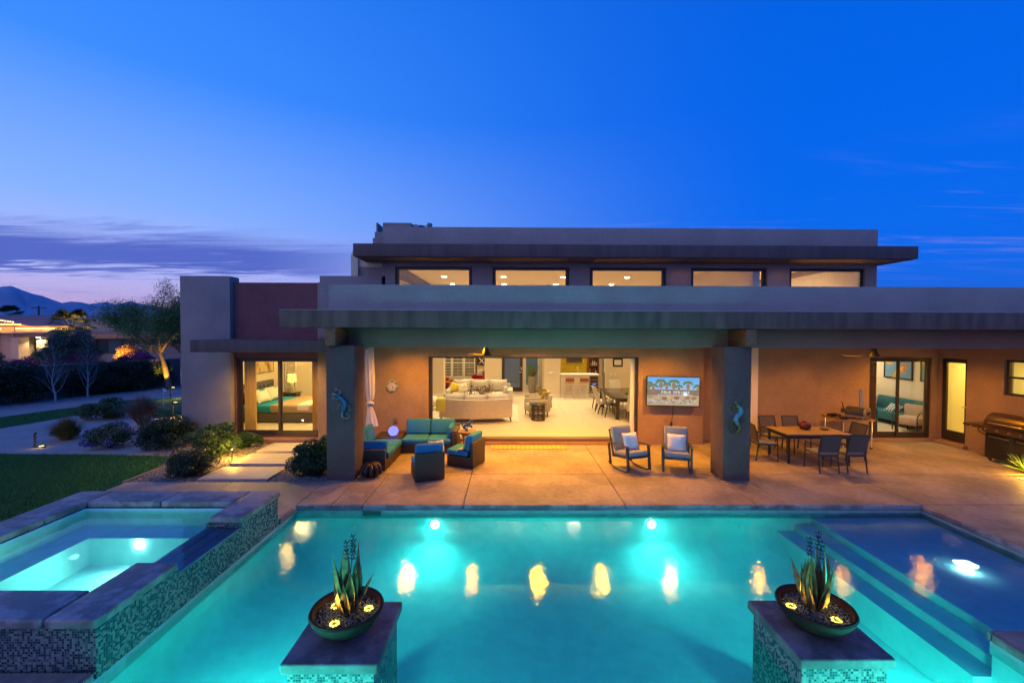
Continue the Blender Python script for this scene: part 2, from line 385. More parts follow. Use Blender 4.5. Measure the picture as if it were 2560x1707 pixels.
strip = [(-26, 12.0), (-17.1, 14.46), (-16.8, 16.5), (-15.4, 17.6), (-13.4, 16.3), (-11, 16.8), (-10, 18.5), (-13, 20.5), (-16, 21.0), (-18.05, 20.36), (-19.25, 16.26), (-27, 14.3)]
MB().add([(x, y, -.052) for x, y in strip], [tuple(range(len(strip)))]).build('lawn', TURF, kind='structure')
gp = [(-16.4, 19.2), (-15.0, 18.2), (-13.2, 17.35), (-11, 17.6), (-11.2, 19.6), (-13.6, 20.6), (-15.9, 20.85)]
MB().add([(x, y, -.047) for x, y in gp], [tuple(range(len(gp)))]).build('putting_green', GREEN, kind='structure')
def in_poly(px, py, poly):
    n = len(poly); ins = np.zeros(len(px), bool); j = n-1
    for i in range(n):
        xi, yi = poly[i]; xj, yj = poly[j]
        c = ((yi > py) != (yj > py)) & (px < (xj-xi)*(py-yi)/(yj-yi+1e-12)+xi); ins ^= c; j = i
    return ins
def blades(name, poly, n, h, box, mt, label):
    x = rng.uniform(box[0], box[1], n*2); y = rng.uniform(box[2], box[3], n*2); k = in_poly(x, y, poly); x = x[k][:n]; y = y[k][:n]; n = len(x)
    a = rng.uniform(0, 2*PI, n); hh = h*rng.uniform(.5, 1.2, n); wd = .008; lx = rng.normal(0, .35, n)*hh; ly = rng.normal(0, .35, n)*hh
    v = np.empty((n, 3, 3)); v[:, 0] = np.stack([x-wd*np.cos(a), y-wd*np.sin(a), np.full(n, -.054)], 1); v[:, 1] = np.stack([x+wd*np.cos(a), y+wd*np.sin(a), np.full(n, -.054)], 1)
    v[:, 2] = np.stack([x+lx, y+ly, -.052+hh], 1)
    raw_mesh(name, v.reshape(-1, 3), np.arange(3*n).reshape(-1, 3), mt, kind='stuff', label=label, cat='grass')
GRASSM = leafmat('grass_blades', (.03, .16, .02), (.07, .25, .045), .7)
blades('grass', lawn_poly, 90000, .055, (-16.5, -7.3, 5, 11.5), GRASSM, 'short mown grass of the dark lawn beside the spa')
blades('grass', strip, 30000, .05, (-22, -13, 12, 21.5), GRASSM, 'short grass strip curving through the gravel garden')

# far ridges
def ridge(name, dist, pts, m, depth):
    b = MB(); n = len(pts); vs = []; rows = 7
    for r in range(rows):
        t = r/(rows-1)
        for i, (ax, hz) in enumerate(pts):
            d = dist + depth*t; jag = 1 + (.10*math.sin(i*2.3+r*1.7) + .06*math.sin(i*5.1+r*3.1))*(0 if r in (0, rows-1) else 1)
            vs.append((math.sin(R(ax))*d, math.cos(R(ax))*d, -20 + (math.tan(R(hz))*d+20)*t**.8*jag))
    fs = [(r*n+i, r*n+i+1, (r+1)*n+i+1, (r+1)*n+i) for r in range(rows-1) for i in range(n-1)]
    b.add(vs, fs); return b.build(name, m, smooth=60, kind='structure')
MOUNT = mat('mountain_rock', (.34, .36, .42), 1, var=(.0012, .3), detail=9)
prof = [(-75, 2.0), (-68, 3.0), (-62, 3.4), (-57, 3.2), (-53, 3.6), (-51, 3.65), (-50, 3.68), (-49.0, 3.74), (-48.2, 3.55), (-47.2, 3.0), (-46, 2.65), (-44.8, 2.62), (-43.6, 2.66), (-42.3, 2.7), (-41.2, 2.86), (-40.4, 2.72), (-39.2, 2.5), (-38, 2.1), (-36.7, 1.75), (-36.0, 2.0), (-35, 1.95), (-33.6, 1.9), (-32, 1.95), (-29, 1.9), (-25, 1.4), (-20, 1.0), (-10, .8), (0, .7), (15, .8), (28, 1.2), (38, 2.0)]
prof2 = []
for (a0, h0), (a1, h1) in zip(prof, prof[1:]):
    k = max(2, int((a1-a0)/.5))
    for i in range(k): t = i/k; prof2.append((a0+(a1-a0)*t, h0+(h1-h0)*t + .10*math.sin(5.3*(a0+(a1-a0)*t))*h0/3*math.sin(2.1*(a0+(a1-a0)*t))+.05*math.sin(13.7*(a0+(a1-a0)*t))))
ridge('mountains', 9000, prof2, MOUNT, 2400)
HILL = mat('hill_rock', (.34, .27, .26), 1, var=(.02, .25), detail=8)
ridge('hill', 700, [(34+i*.5, max(.2, 4.2+.8*math.sin(i*.16)+.07*math.sin(i*1.9)) if i > 22 else .3+.175*i) for i in range(70)], HILL, 260)

# ================================================================ DECK
deck = thing('patio_deck', None, None, (2, 9, 0), kind='structure')
bx('joint_bed', DARKJ, -3.945, 7.87, 7.975, 9.695, -.10, -.022, deck, world=True); bx('joint_bed', DARKJ, -8.18, -3.955, 7.36, 9.17, -.10, -.022, deck, world=True)
bx('joint_bed', DARKJ, -3.94, 12.9, 9.70, 12.60, -.10, -.022, deck, world=True)
bx('joint_bed', DARKJ, 7.87, 11.4, 2.0, 9.70, -.101, -.023, deck, world=True)
j = .007
def slab(x0, x1, y0, y1, z1=0, z0=-.098):
    bx('slab', CONC, x0+j, x1-j, y0+j, y1-j, z0, z1+random.uniform(-.0012, .0012), deck, r=.006, seg=1, world=True)
for x0, x1 in zip([-3.96, -3.31, -2.72, -.833, 2.22, 4.71, 5.28, 7.85], [-3.31, -2.72, -.833, 2.22, 4.71, 5.28, 7.85, 11.4]): slab(x0, x1, 7.96, 9.70)
for x0, x1 in zip([-3.95, -.833, 2.22, 5.30, 7.85, 10.4], [-.833, 2.22, 5.30, 7.85, 10.4, 12.84]): slab(x0, x1, 9.70, 12.26 if x0 < 5 else 12.62)
for x0, x1 in zip([-8.2, -5.95], [-5.95, -3.96]): slab(x0, x1, 7.345, 9.18)
slab(7.85, 11.4, 5.2, 7.96); slab(7.85, 11.4, 2.0, 5.2)
slab(5.29, 7.85, 2.0, 4.56); slab(-5.6, -3.96, 2.0, 4.03)
for cx_, r_ in ((-3.0, .17), (-2.35, .14)):   # skimmer lids set in the deck
    ob('skimmer_lid', CONC, deck, lambda b: b.lathe([(.001, .0035), (r_-.012, .0035), (r_-.008, .0015), (r_, .0015), (r_, .004), (r_+.01, .002)], cx_, 8.42, 32), smooth=30, world=True)
ob('drain_plate', mat('drain_grey', (.16, .14, .13), .5), deck, lambda b: b.rbox(-.95, -.72, 9.68, 9.74, -.01, .0055, .002), smooth=40, world=True)

# coping: one stone per slab width with a rounded nose, then the tile band, then the shell
pool = thing('pool', None, None, (1, 6, 0), kind='structure')
def cope(x0, x1, y0, y1, parent, z0=-.098, z1=.001, r=.018, m=COPE, name='coping_stone'):
    return bx(name, m, x0, x1, y0, y1, z0, z1, parent, r=r, world=True, seg=3)
for x0, x1 in zip([-3.96, -3.31, -2.72, -.833, 2.22, 4.71, 5.28], [-3.31, -2.72, -.833, 2.22, 4.71, 5.28, 7.85]): cope(x0+.006, x1-.006, 7.925, 7.968, pool)
for y0, y1 in ((6.2, 7.92), (4.56, 6.2)): cope(7.812, 7.858, y0+.006, y1-.006, pool)
for y0, y1 in ((3.2, 4.52), (2.0, 3.2)): cope(5.25, 5.297, y0+.006, y1-.006, pool)
cope(5.25, 7.85, 4.525, 4.567, pool); cope(-3.965, -3.922, 7.36, 7.92, pool); cope(-3.965, -3.922, 2.0, 4.02, pool)
tw = .305
def band(p0, p1):
    p0 = Vector(p0); p1 = Vector(p1); L = (p1-p0).length; n = max(1, round(L/tw)); d = (p1-p0)/n; nrm = Vector((d.y, -d.x, 0)).normalized()
    for i in range(n):
        a = p0+d*i+d.normalized()*.0015; c = p0+d*(i+1)-d.normalized()*.0015; q = nrm*.01
        MB().add([a+Vector((0,0,-.25)), c+Vector((0,0,-.25)), c+Vector((0,0,-.1)), a+Vector((0,0,-.1)), a+q+Vector((0,0,-.25)), c+q+Vector((0,0,-.25)), c+q+Vector((0,0,-.1)), a+q+Vector((0,0,-.1))],
                 [(4,5,6,7),(0,4,7,3),(1,2,6,5),(3,7,6,2),(0,1,5,4)]).build('waterline_tile', TILEB, pool, world=True)
band((-3.95, 7.965, 0), (7.84, 7.965, 0)); band((7.852, 7.95, 0), (7.852, 4.57, 0)); band((-3.962, 2.0, 0), (-3.962, 7.95, 0)); band((5.29, 4.55, 0), (5.29, 2.0, 0))
ZF = -.92
def shell(b):
    # walls (thin boxes outside the water), floor, shelf and steps
    b.box(-4.4, 8.3, 7.972, 8.2, -1.5, -.1); b.box(-4.4, -3.97, 1.8, 7.972, -1.5, -.1); b.box(7.858, 8.3, 4.4, 7.972, -1.5, -.1)
    b.box(5.297, 7.858, 4.3, 4.54, -1.5, -.1); b.box(5.297, 5.6, 1.8, 4.3, -1.5, -.1); b.box(-4.4, 5.6, 1.5, 1.8, -1.5, -.06)
    b.box(-3.97, 5.6, 1.8, 7.972, -1.5, ZF)
    b.box(5.10, 7.858, 4.54, 7.972, ZF-.02, -.50)
ob('pool_shell', PLASTER, pool, shell, world=True)
def cove(b):   # curved junction between wall and floor
    n = 10
    for k, (a0, a1) in enumerate((((-3.97, 7.972), (5.10, 7.972)), ((-3.97, 1.8), (-3.97, 7.972)))):
        prof_ = [(.85*(1-math.sin(PI/2*i/n)), ZF+.002+.5*(1-math.cos(PI/2*i/n))) for i in range(n+1)]
        base_ = len(b.v)
        for d, z in prof_:
            if k == 0: b.v += [(a0[0], a0[1]-d, z), (a1[0], a1[1]-d, z)]
            else: b.v += [(a0[0]+d, a0[1], z), (a1[0]+d, a1[1], z)]
        b.f += [(base_+2*i, base_+2*i+1, base_+2*i+3, base_+2*i+2) for i in range(n)]
ob('cove', PLASTER, pool, cove, smooth=60, world=True)
for x in (-2.9, .7, 4.4): ob('return_fitting', TRIMW, pool, lambda b: b.lathe([(.001, .012), (.02, .012), (.035, .008), (.04, 0)], 0, 0, 16, Matrix.Translation((x, 7.95, -.42)) @ Matrix.Rotation(R(90), 4, 'X')), smooth=40, world=True)
bx('step', PLASTER, 5.43, 7.858, 4.545, 7.97, -.52, -.37, pool, r=.03, world=True); bx('step', PLASTER, 5.74, 7.857, 4.546, 7.969, -.40, -.24, pool, r=.03, world=True)
def skimmer(b):
    b.box(-2.72, -2.38, 7.945, 7.957, -.2, -.115)
ob('skimmer_mouth', mat('skimmer_dark', (.03, .09, .06), .5), pool, skimmer, world=True)
LAMPW = emit('underwater_lamp', (.80, 1, .97), 60)
AQ = (.04, .93, .77)
def pool_lamp(x, y, z, nx, ny, e, r=.07, down=1.5, cone=None):
    M = Matrix.Translation((x, y, z)) @ Vector((nx, ny, 0)).to_track_quat('Z', 'Y').to_matrix().to_4x4()
    b = MB().lathe([(.001, .03), (r*.8, .026), (r, .01), (r, -.02)], 0, 0, 20, M); o = b.build('underwater_light', LAMPW, pool, world=True, smooth=40)
    MB().lathe([(r*1.35, -.01), (r*1.35, .02), (r*1.05, .03), (r*1.05, -.01)], 0, 0, 20, M, closed=True).build('light_ring', CHROME, pool, world=True, smooth=40)
    lamp('AREA', (x+nx*.12, y+ny*.12, z), e, AQ, pool, .35, (x+nx*4, y+ny*4, z-down), cone)
pool_lamp(-1.36, 7.955, -.36, 0, -1, 24, down=.3); pool_lamp(2.71, 7.955, -.36, 0, -1, 24, down=.3)
pool_lamp(-3.955, 3.0, -.50, 1, .45, 255, down=1.6, cone=R(125)); pool_lamp(5.28, 3.2, -.50, -1, .7, 185, down=1.8, cone=R(125))
pool_lamp(-1.6, 1.81, -.5, 0, 1, 130, down=2.2, cone=R(120)); pool_lamp(3.4, 1.81, -.5, 0, 1, 130, down=2.2, cone=R(120))  # two unseen lamps added on the near wall to brighten the pool evenly
# bubbler on the shelf
ob('bubbler_light', emit('bubbler_lamp', (.9, 1, 1), 26), pool, lambda b: b.lathe([(.001, -.215), (.08, -.217), (.09, -.23), (.09, -.245)], 6.75, 6.15, 20), smooth=40, world=True)
lamp('POINT', (6.75, 6.15, -.19), 8, (.55, .9, 1), pool, .08)

# water
def water(name, x0, x1, y0, y1, z, tint, scale, strength, vol=None):
    m = bpy.data.materials.new(name); m.use_nodes = True; n = NT(m.node_tree); n.n.clear()
    t = n.new('ShaderNodeTexCoord'); g1 = n.noise(t.outputs['Object'], scale, 2, .6, .3); g2 = n.noise(t.outputs['Object'], scale*3.4, 2, .5)
    h = n.math('ADD', n.math('MULTIPLY', g1, .7), n.math('MULTIPLY', g2, .25))
    bn = n.new('ShaderNodeBump'); bn.inputs['Strength'].default_value = strength; bn.inputs['Distance'].default_value = .05; n.link(h, bn.inputs['Height'])
    tr = n.new('ShaderNodeBsdfTransparent'); tr.inputs[0].default_value = (*tint, 1)
    gl = n.new('ShaderNodeBsdfGlossy'); gl.inputs['Roughness'].default_value = .012; n.link(bn.outputs[0], gl.inputs['Normal'])
    fr = n.new('ShaderNodeFresnel'); fr.inputs[0].default_value = 1.33; n.link(bn.outputs[0], fr.inputs['Normal'])
    if not vol: fr.inputs[0].default_value = 1.33 if strength < .3 else 1.0
    fac = fr.outputs[0]; col_ = None
    if vol:   # only the top face of the water body is a water surface; its sides and floor touch the shell
        ge = n.new('ShaderNodeNewGeometry'); sp = n.new('ShaderNodeSeparateXYZ'); n.link(ge.outputs['Position'], sp.inputs[0]); top = n.math('GREATER_THAN', sp.outputs[2], -.152)
        fac = n.math('MULTIPLY', fac, top); n.link(n.mix(top, (1, 1, 1), tint), tr.inputs[0])
    mx = n.new('ShaderNodeMixShader'); n.link(fac, mx.inputs[0]); n.link(tr.outputs[0], mx.inputs[1]); n.link(gl.outputs[0], mx.inputs[2])
    o = n.new('ShaderNodeOutputMaterial'); n.link(mx.outputs[0], o.inputs[0])
    if vol:
        pv_ = n.new('ShaderNodeVolumePrincipled'); pv_.inputs['Color'].default_value = (*vol[1], 1); pv_.inputs['Density'].default_value = vol[0]; pv_.inputs['Anisotropy'].default_value = .3; n.link(pv_.outputs[0], o.inputs['Volume'])
    return m
WATER = water('pool_water', 0, 0, 0, 0, 0, (.80, .98, .97), 11, .075, (.16, (.32, .90, .92)))
wp = [(-3.952, 1.82), (5.28, 1.82), (5.28, 4.56), (7.842, 4.56), (7.842, 7.955), (-3.952, 7.955)]
MB().prism(wp, ZF+.003, -.15).build('water', WATER, kind='structure')

# churning mound of water over the bubbler
FOAM = bpy.data.materials.new('foam'); FOAM.use_nodes = True; n_f = NT(FOAM.node_tree); n_f.n.clear()
tl = n_f.new('ShaderNodeBsdfTranslucent'); tl.inputs[0].default_value = (.95, .98, 1, 1); df = n_f.new('ShaderNodeBsdfDiffuse'); df.inputs[0].default_value = (.85, .9, .92, 1); gf = n_f.new('ShaderNodeBsdfGlossy'); gf.inputs['Roughness'].default_value = .15
m1_ = n_f.new('ShaderNodeMixShader'); m1_.inputs[0].default_value = .35; n_f.link(tl.outputs[0], m1_.inputs[1]); n_f.link(df.outputs[0], m1_.inputs[2]); m2_ = n_f.new('ShaderNodeMixShader'); m2_.inputs[0].default_value = .12; n_f.link(m1_.outputs[0], m2_.inputs[1]); n_f.link(gf.outputs[0], m2_.inputs[2]); of = n_f.new('ShaderNodeOutputMaterial'); n_f.link(m2_.outputs[0], of.inputs[0])
def mound(b):
    nr, na = 9, 40
    for i in range(nr+1):
        for k in range(na):
            t = i/nr; a = 2*PI*k/na; rr = (.125*t)*(1+.07*math.sin(3*a+2*t)+.05*math.sin(8*a+1+3*t)); b.v.append((6.75+rr*1.15*math.cos(a), 6.15+rr*math.sin(a), -.146+.05*(1-t)**1.3*(1+.5*math.sin(9*t+5*a))+.004*math.sin(11*a+9*t)*(1-t)))
    b.f += [(i*na+k, i*na+(k+1) % na, (i+1)*na+(k+1) % na, (i+1)*na+k) for i in range(nr) for k in range(na)]
ob('bubbling_water', FOAM, pool, mound, smooth=60, world=True)

# ================================================================ SPA
spa = thing('spa', 'raised square spa with concrete coping and glass mosaic walls, spilling into the pool', 'spa', (-5.6, 5.7, 0))
def spawalls(b):
    o_ = (-7.27, -3.95, 4.07, 7.30); i_ = (-6.78, -4.45, 4.53, 6.85); zt = .40
    b.box(o_[0], i_[0], o_[2], o_[3], -.1, zt); b.box(i_[0], i_[1], o_[2], i_[2], -.1, zt); b.box(i_[0], i_[1], i_[3], o_[3], -.1, zt)
    b.box(i_[1], o_[1], o_[2], 5.09, -.1, zt); b.box(i_[1], o_[1], 6.27, o_[3], -.1, zt); b.box(i_[1], o_[1], 5.09, 6.27, -.1, .325)
ob('mosaic_wall', MOSAIC, spa, spawalls, world=True)
zc0, zc1 = .402, .50
for x0, x1, y0, y1 in ((-6.77, -5.605, 6.86, 7.34), (-5.595, -4.425, 6.86, 7.34), (-7.31, -6.78, 6.26, 7.34), (-7.31, -6.78, 4.9, 6.25), (-7.31, -6.78, 4.03, 4.89), (-6.77, -5.6, 4.03, 4.52), (-5.59, -4.43, 4.03, 4.52), (-4.42, -3.92, 4.03, 5.06), (-4.415, -3.915, 6.275, 7.34)):
    cope(x0+.004, x1-.004, y0+.004, y1-.004, spa, zc0, zc1, .022, name='coping_slab')
SPILL = mat('spillway_stone', (.20, .24, .32), .35, var=(3, .2))
for k in range(3):
    x0 = -4.44+k*.165; bx('spillway_slab', SPILL, x0, x0+.16, 5.095, 6.265, .327, .352-.004*k, spa, r=.004, world=True)
def basin(b):
    b.box(-6.775, -4.455, 4.535, 6.845, -.62, -.28); b.box(-6.779, -6.76, 4.535, 6.845, -.5, .398); b.box(-4.47, -4.451, 4.535, 6.845, -.5, .32)
    b.box(-6.76, -4.47, 4.531, 4.55, -.5, .398); b.box(-6.76, -4.47, 6.83, 6.849, -.5, .398)
    b.box(-6.76, -4.47, 6.40, 6.83, -.5, .13); b.box(-6.76, -6.3, 4.55, 6.40, -.5, .13); b.box(-6.3, -4.47, 4.55, 4.95, -.5, .13)
ob('basin', PLASTER, spa, basin, world=True)
for x, y, r_ in ((-5.15, 5.25, .15), (-5.55, 5.85, .07), (-5.9, 5.3, .07)):
    ob('drain_cover', TRIMW, spa, lambda b: b.lathe([(.001, -.225), (r_*.45, -.23), (r_*.5, -.25), (r_*.85, -.245), (r_, -.265), (r_, -.279)], x, y, 24), smooth=30, world=True)
ob('underwater_light', LAMPW, spa, lambda b: b.lathe([(.001, -.02), (.05, -.018), (.06, 0), (.06, .02)], 0, 0, 20, Matrix.Translation((-5.54, 6.39, .04)) @ Matrix.Rotation(R(90), 4, 'X').inverted()), smooth=40, world=True)
lamp('SPOT', (-5.54, 6.28, .04), 24, (.35, 1, .78), spa, .05, (-5.6, 4.9, -.35), R(160), blend=.5)
lamp('POINT', (-5.7, 5.6, .26), 13, (.38, 1, .78), spa, .25)  # fill light added above the spa bench, no fitting here
SPAW = water('spa_water', 0, 0, 0, 0, 0, (.75, .98, .95), 3.0, .07)
MB().add([(-6.762, 4.548, .357), (-4.45, 4.548, .357), (-4.45, 5.10, .357), (-3.945, 5.10, .354), (-3.945, 6.262, .354), (-4.45, 6.262, .357), (-4.45, 6.832, .357), (-6.762, 6.832, .357)], [(0, 1, 2, 5, 6, 7), (2, 3, 4, 5)]).build('water', SPAW, kind='structure')
# thin falling sheet over the weir
FALL = water('falling_water', 0, 0, 0, 0, 0, (.92, .97, .96), 14, .5)
b = MB(); n_ = 24
for k in range(n_+1):
    y = 5.10+1.16*k/n_
    for q in range(7):
        t = q/6; b.v.append((-3.944+.07*math.sqrt(t)+.006*math.sin(k*1.9+q), y, .353-.50*t))
b.f = [(k*7+q, (k+1)*7+q, (k+1)*7+q+1, k*7+q+1) for k in range(n_) for q in range(6)]
b.build('water', FALL, smooth=60, kind='structure')
# ================================================================ HOUSE
house = thing('house', 'flat-roofed modern stucco house with lit rooms opening onto the pool patio', 'house', (2, 12.3, 0))
def hp(name, m, fn, smooth=None, parent=None, **kw): return ob(name, m, parent or house, fn, smooth, world=True, **kw)
def hb(name, m, x0, x1, y0, y1, z0, z1, r=0, parent=None, **kw): return bx(name, m, x0, x1, y0, y1, z0, z1, parent or house, r=r, world=True, **kw)
YG = 12.27
# patio back walls
hp('wall', TANW, lambda b: holes_wall(b, 'y', YG, YG+.26, -5.45, 5.65, -.05, 3.05, [(-2.29, 3.77, .0, 2.53)]))
hp('wall', TANW, lambda b: holes_wall(b, 'y', 12.63, 12.88, 5.655, 13.10, -.05, 3.05, [(10.80, 12.68, .10, 2.52)]))
hp('wall', TANW, lambda b: holes_wall(b, 'x', 12.85, 13.10, 8.6, 12.625, -.05, 3.05, [(11.82, 12.56, .12, 2.52), (9.2, 10.92, 1.66, 2.58)]))
hb('wall', TANW, 5.40, 5.645, 12.535, 12.9, -.05, 3.04)
# roof edge over the patio
hb('roof_fascia', FASC, -4.83, 14.5, 9.05, 12.24, 3.33, 3.695, r=.01)
hb('drip_edge', mat('drip_metal', (.42, .42, .45), .5), -4.835, 14.5, 9.043, 9.3, 3.697, 3.707)
hb('soffit', mat('soffit_paint', (.30, .20, .14), .9), -3.95, 12.83, 9.87, 12.262, 3.05, 3.32)
hb('beam', BEAM, -3.70, 14.5, 9.86, 10.2, 2.895, 3.325, r=.008)
hb('parapet', STUCCO, -3.90, 14.5, 9.30, 9.62, 3.71, 4.264, r=.012)
hb('roof_deck', STUCCO, -3.895, 14.5, 9.62, 12.3, 3.70, 3.9)
for x0, x1, cx0, cx1 in ((-3.95, -3.34, -3.90, -3.68), (4.73, 5.32, 5.10, 5.325)):
    c = hb('column', COLM, x0, x1, 9.27, 9.868, -.02, 2.945, r=.012)
    hb('corbel', TIMBER, cx0, cx1, 9.10, 9.858, 2.947, 3.326, r=.006, parent=house)
# bedroom wing
hb('corner_wall', STUCCO2, -9.54, -8.10, 12.50, 12.95, -.1, 4.84, r=.012)
hp('wall', MAROON, lambda b: holes_wall(b, 'y', 12.66, 12.90, -8.097, -5.46, -.1, 4.675, [(-8.05, -5.53, .12, 2.47)]))
hb('wall', STUCCO2, -9.535, -9.26, 12.951, 18.0, -.1, 4.3)
hb('wall', STUCCO2, -5.525, -5.46, 12.42, 12.655, -.05, 4.66)
hb('raised_parapet', STUCCO2, -5.455, -3.55, 12.40, 12.75, 3.06, 4.85, r=.012)
hb('roof_deck', STUCCO2, -9.26, -4.2, 12.95, 18.0, 3.2, 3.4)
hb('canopy', FASC2, -8.20, -4.6, 11.05, 12.645, 2.70, 3.015, r=.01)
hb('door_step', mat('step_brick_red', (.22, .10, .08), .85), -7.3, -5.53, 12.46, 12.655, -.06, .10, r=.01)
# upper storey
hp('upper_wall', STUCCO2, lambda b: holes_wall(b, 'y', 12.40, 12.62, -3.66, 10.75, 3.9, 5.26, [(x0-.10, x1+.10, 4.2, 5.13) for x0, x1 in ((-3.18, -1.15), (-.37, 1.67), (2.46, 4.49), (5.41, 7.44), (8.29, 10.31))]))
hb('upper_wall', STUCCO2, -4.62, -3.665, 12.635, 12.75, 3.42, 5.27); hb('upper_wall', STUCCO2, -4.62, -4.6, 12.76, 26.3, 3.4, 5.27); hb('upper_wall', STUCCO2, 10.52, 10.75, 12.625, 26.3, 3.4, 5.27)
hb('upper_eave', FASC2, -4.20, 11.19, 11.60, 12.61, 5.28, 5.622, r=.01); hb('upper_eave', FASC2, -4.20, -3.65, 12.615, 24.0, 5.281, 5.621); hb('upper_eave', FASC2, 10.51, 11.19, 12.615, 24.0, 5.281, 5.621); hb('upper_roof', FASC2, -3.42, 10.5, 12.62, 26.5, 5.605, 5.62)
hb('eave_soffit', mat('eave_soffit_brown', (.20, .11, .07), .85), -4.12, 11.11, 11.66, 12.38, 5.262, 5.276)
hb('upper_parapet', STUCCO, -3.60, 10.66, 12.28, 12.6, 5.625, 6.24, r=.012); hb('upper_parapet', STUCCO, -3.60, -3.3, 12.6, 23, 5.625, 6.1); hb('upper_parapet', STUCCO, 10.36, 10.66, 12.6, 23, 5.625, 6.23)
hb('chimney_box', STUCCO2, -3.99, -3.61, 12.62, 13.5, 5.625, 5.99, r=.01)
for x0, x1 in ((-3.18, -1.15), (-.37, 1.67), (2.46, 4.49), (5.41, 7.44), (8.29, 10.31)):
    wdw = hp('clerestory_window', BRONZE, lambda b: holes_wall(b, 'y', 12.47, 12.55, x0-.095, x1+.095, 4.205, 5.125, [(x0, x1, 4.29, 5.045)]))
    hb('pane', GLASS, x0, x1, 12.50, 12.506, 4.29, 5.045, parent=wdw)
# rooftop equipment screen and dish
def screen(b):
    b.box(-4.0, -3.96, 13.0, 13.9, 6.252, 6.53); b.box(-3.96, -2.95, 13.86, 13.9, 6.252, 6.70); b.box(-2.99, -2.95, 13.0, 13.86, 6.252, 6.53); b.box(-3.80, -2.99, 13.0, 13.04, 6.252, 6.53); b.box(-4.04, -2.93, 12.98, 13.92, 5.99, 6.25)
hp('equipment_screen', STUCCO, screen)
dish = thing('satellite_dish', 'round grey satellite dish with feed box above the upper roof parapet', 'dish', (-2.98, 14.5, 6.10))
TEAL = mat('dish_grey_blue', (.10, .17, .20), .5)
ob('reflector', TEAL, dish, lambda b: b.lathe([(.001, 0), (.2, .03), (.38, .11), (.46, .17), (.44, .18), (.2, .05), (.001, .02)], 0, 0, 28, Matrix.Translation((-.05, 0, .72)) @ Matrix.Rotation(R(165), 4, 'Y') @ Matrix.Scale(.42, 4)), smooth=40)
ob('feed_box', TEAL, dish, lambda b: b.rbox(.14, .29, -.07, .07, .68, .83, .012, 2, Matrix.Rotation(R(8), 4, 'Y')), smooth=40)
ob('mast', TEAL, dish, lambda b: b.cyl((0, 0, -.47), (0, 0, .70), .03)); ob('feed_arm', TEAL, dish, lambda b: b.cyl((0, 0, .62), (.24, 0, .74), .015))

# ---- great room shell
ZI = .15
TILEF = mat('floor_tile_oak', (.60, .49, .35), .28, var=(1.6, .12), stretch=(1, 9, 1), detail=6)
floor = hp('great_room_floor', mat('grout', (.42, .33, .23), .8), lambda b: b.prism([(-4.4, 12.30), (5.39, 12.30), (5.39, 12.90), (7.2, 12.90), (7.2, 26.3), (-4.4, 26.3)], -.05, ZI-.006))
ts = .61; tile_me = None
for i in range(-5, 9):
    for k in range(10):
        x0 = -.30+i*ts; y0 = 12.56+k*ts
        if k == 0 and x0 > 4.7: continue
        o = bx('tile', TILEF, .0015, ts-.0015, .0015, ts-.0015, -.005, 0, floor) if tile_me is None else None
        if o is None: o = bpy.data.objects.new('tile', tile_me); C.objects.link(o); o.parent = floor
        tile_me = o.data; o.location = (x0-2, y0-12.3, ZI)
fl2 = stripes('floor_far', (.60, .49, .35), (.44, .35, .24), 1, 1/.61, .985, .28)
hb('floor_field', fl2, -4.4, 7.2, 12.56+6.1, 26.3, ZI-.006, ZI)
hb('threshold', mat('threshold_bronze', (.20, .12, .07), .4, .6), -2.28, 3.76, 12.275, 12.555, .02, ZI+.012)
hb('doorstep', TANW, -2.29, 3.77, 12.19, 12.268, -.02, .075)
hb('interior_wall', IVORY, -4.6, -4.4, 12.54, 26.3, 0, 5.5); hb('interior_wall', IVORY, 7.2, 7.4, 12.54, 22.6, 0, 5.5)
hb('interior_wall', IVORY, -4.398, -2.30, 12.536, 12.60, ZI, 4.1); hb('interior_wall', IVORY, 3.78, 5.39, 12.536, 12.60, ZI, 4.1); hb('interior_wall', IVORY, 5.40, 7.2, 12.905, 12.95, ZI, 3.9)
hb('interior_wall', IVORY, -2.30, 3.78, 12.536, 12.60, 2.56, 4.1); hb('interior_wall', IVORY, -3.4, 10.4, 12.60, 12.66, 3.95, 4.19); hb('interior_wall', IVORY, -4.4, 10.5, 12.625, 12.66, 5.14, 5.46)
hb('ceiling', CEIL, -4.6, 10.51, 12.625, 26.3, 5.465, 5.6)
hb('interior_wall', IVORY, 7.21, 10.5, 12.67, 12.75, 3.2, 3.93); hb('loft_floor', CEIL, 7.21, 10.5, 12.75, 23.2, 3.2, 3.4)
hb('interior_wall', IVORY, -4.4, 10.6, 26.3, 26.5, 0, 5.5)   # far wall (alcove), windows set in front of it
hb('wall_pier', IVORY, -4.398, -3.08, 20.3, 20.9, ZI, 5.4); hb('baseboard', TRIMW, -4.398, -3.065, 20.285, 20.9, ZI, ZI+.16)
hb('interior_wall', IVORY, -1.22, -.36, 22.10, 22.30, ZI, 5.45)
hp('entry_wall', IVORY, lambda b: holes_wall(b, 'y', 22.12, 22.30, -.355, 1.70, ZI, 5.45, [(-.33, .76, ZI, 2.62), (.86, 1.60, .42, 2.62)]))
hb('interior_wall', IVORY, 1.72, 2.47, 20.13, 22.30, ZI, 5.4); hb('baseboard', TRIMW, 1.71, 2.475, 20.115, 20.13, ZI, ZI+.15)
hb('interior_wall', IVORY, 2.475, 4.72, 22.0, 22.3, ZI, 5.4)
hb('interior_wall', IVORY, 4.95, 7.2, 22.45, 22.65, ZI, 5.4); hb('baseboard', TRIMW, 4.96, 7.2, 22.435, 22.45, ZI, ZI+.15)
hb('interior_wall', IVORY, 4.725, 4.95, 22.02, 22.45, ZI, 5.4)
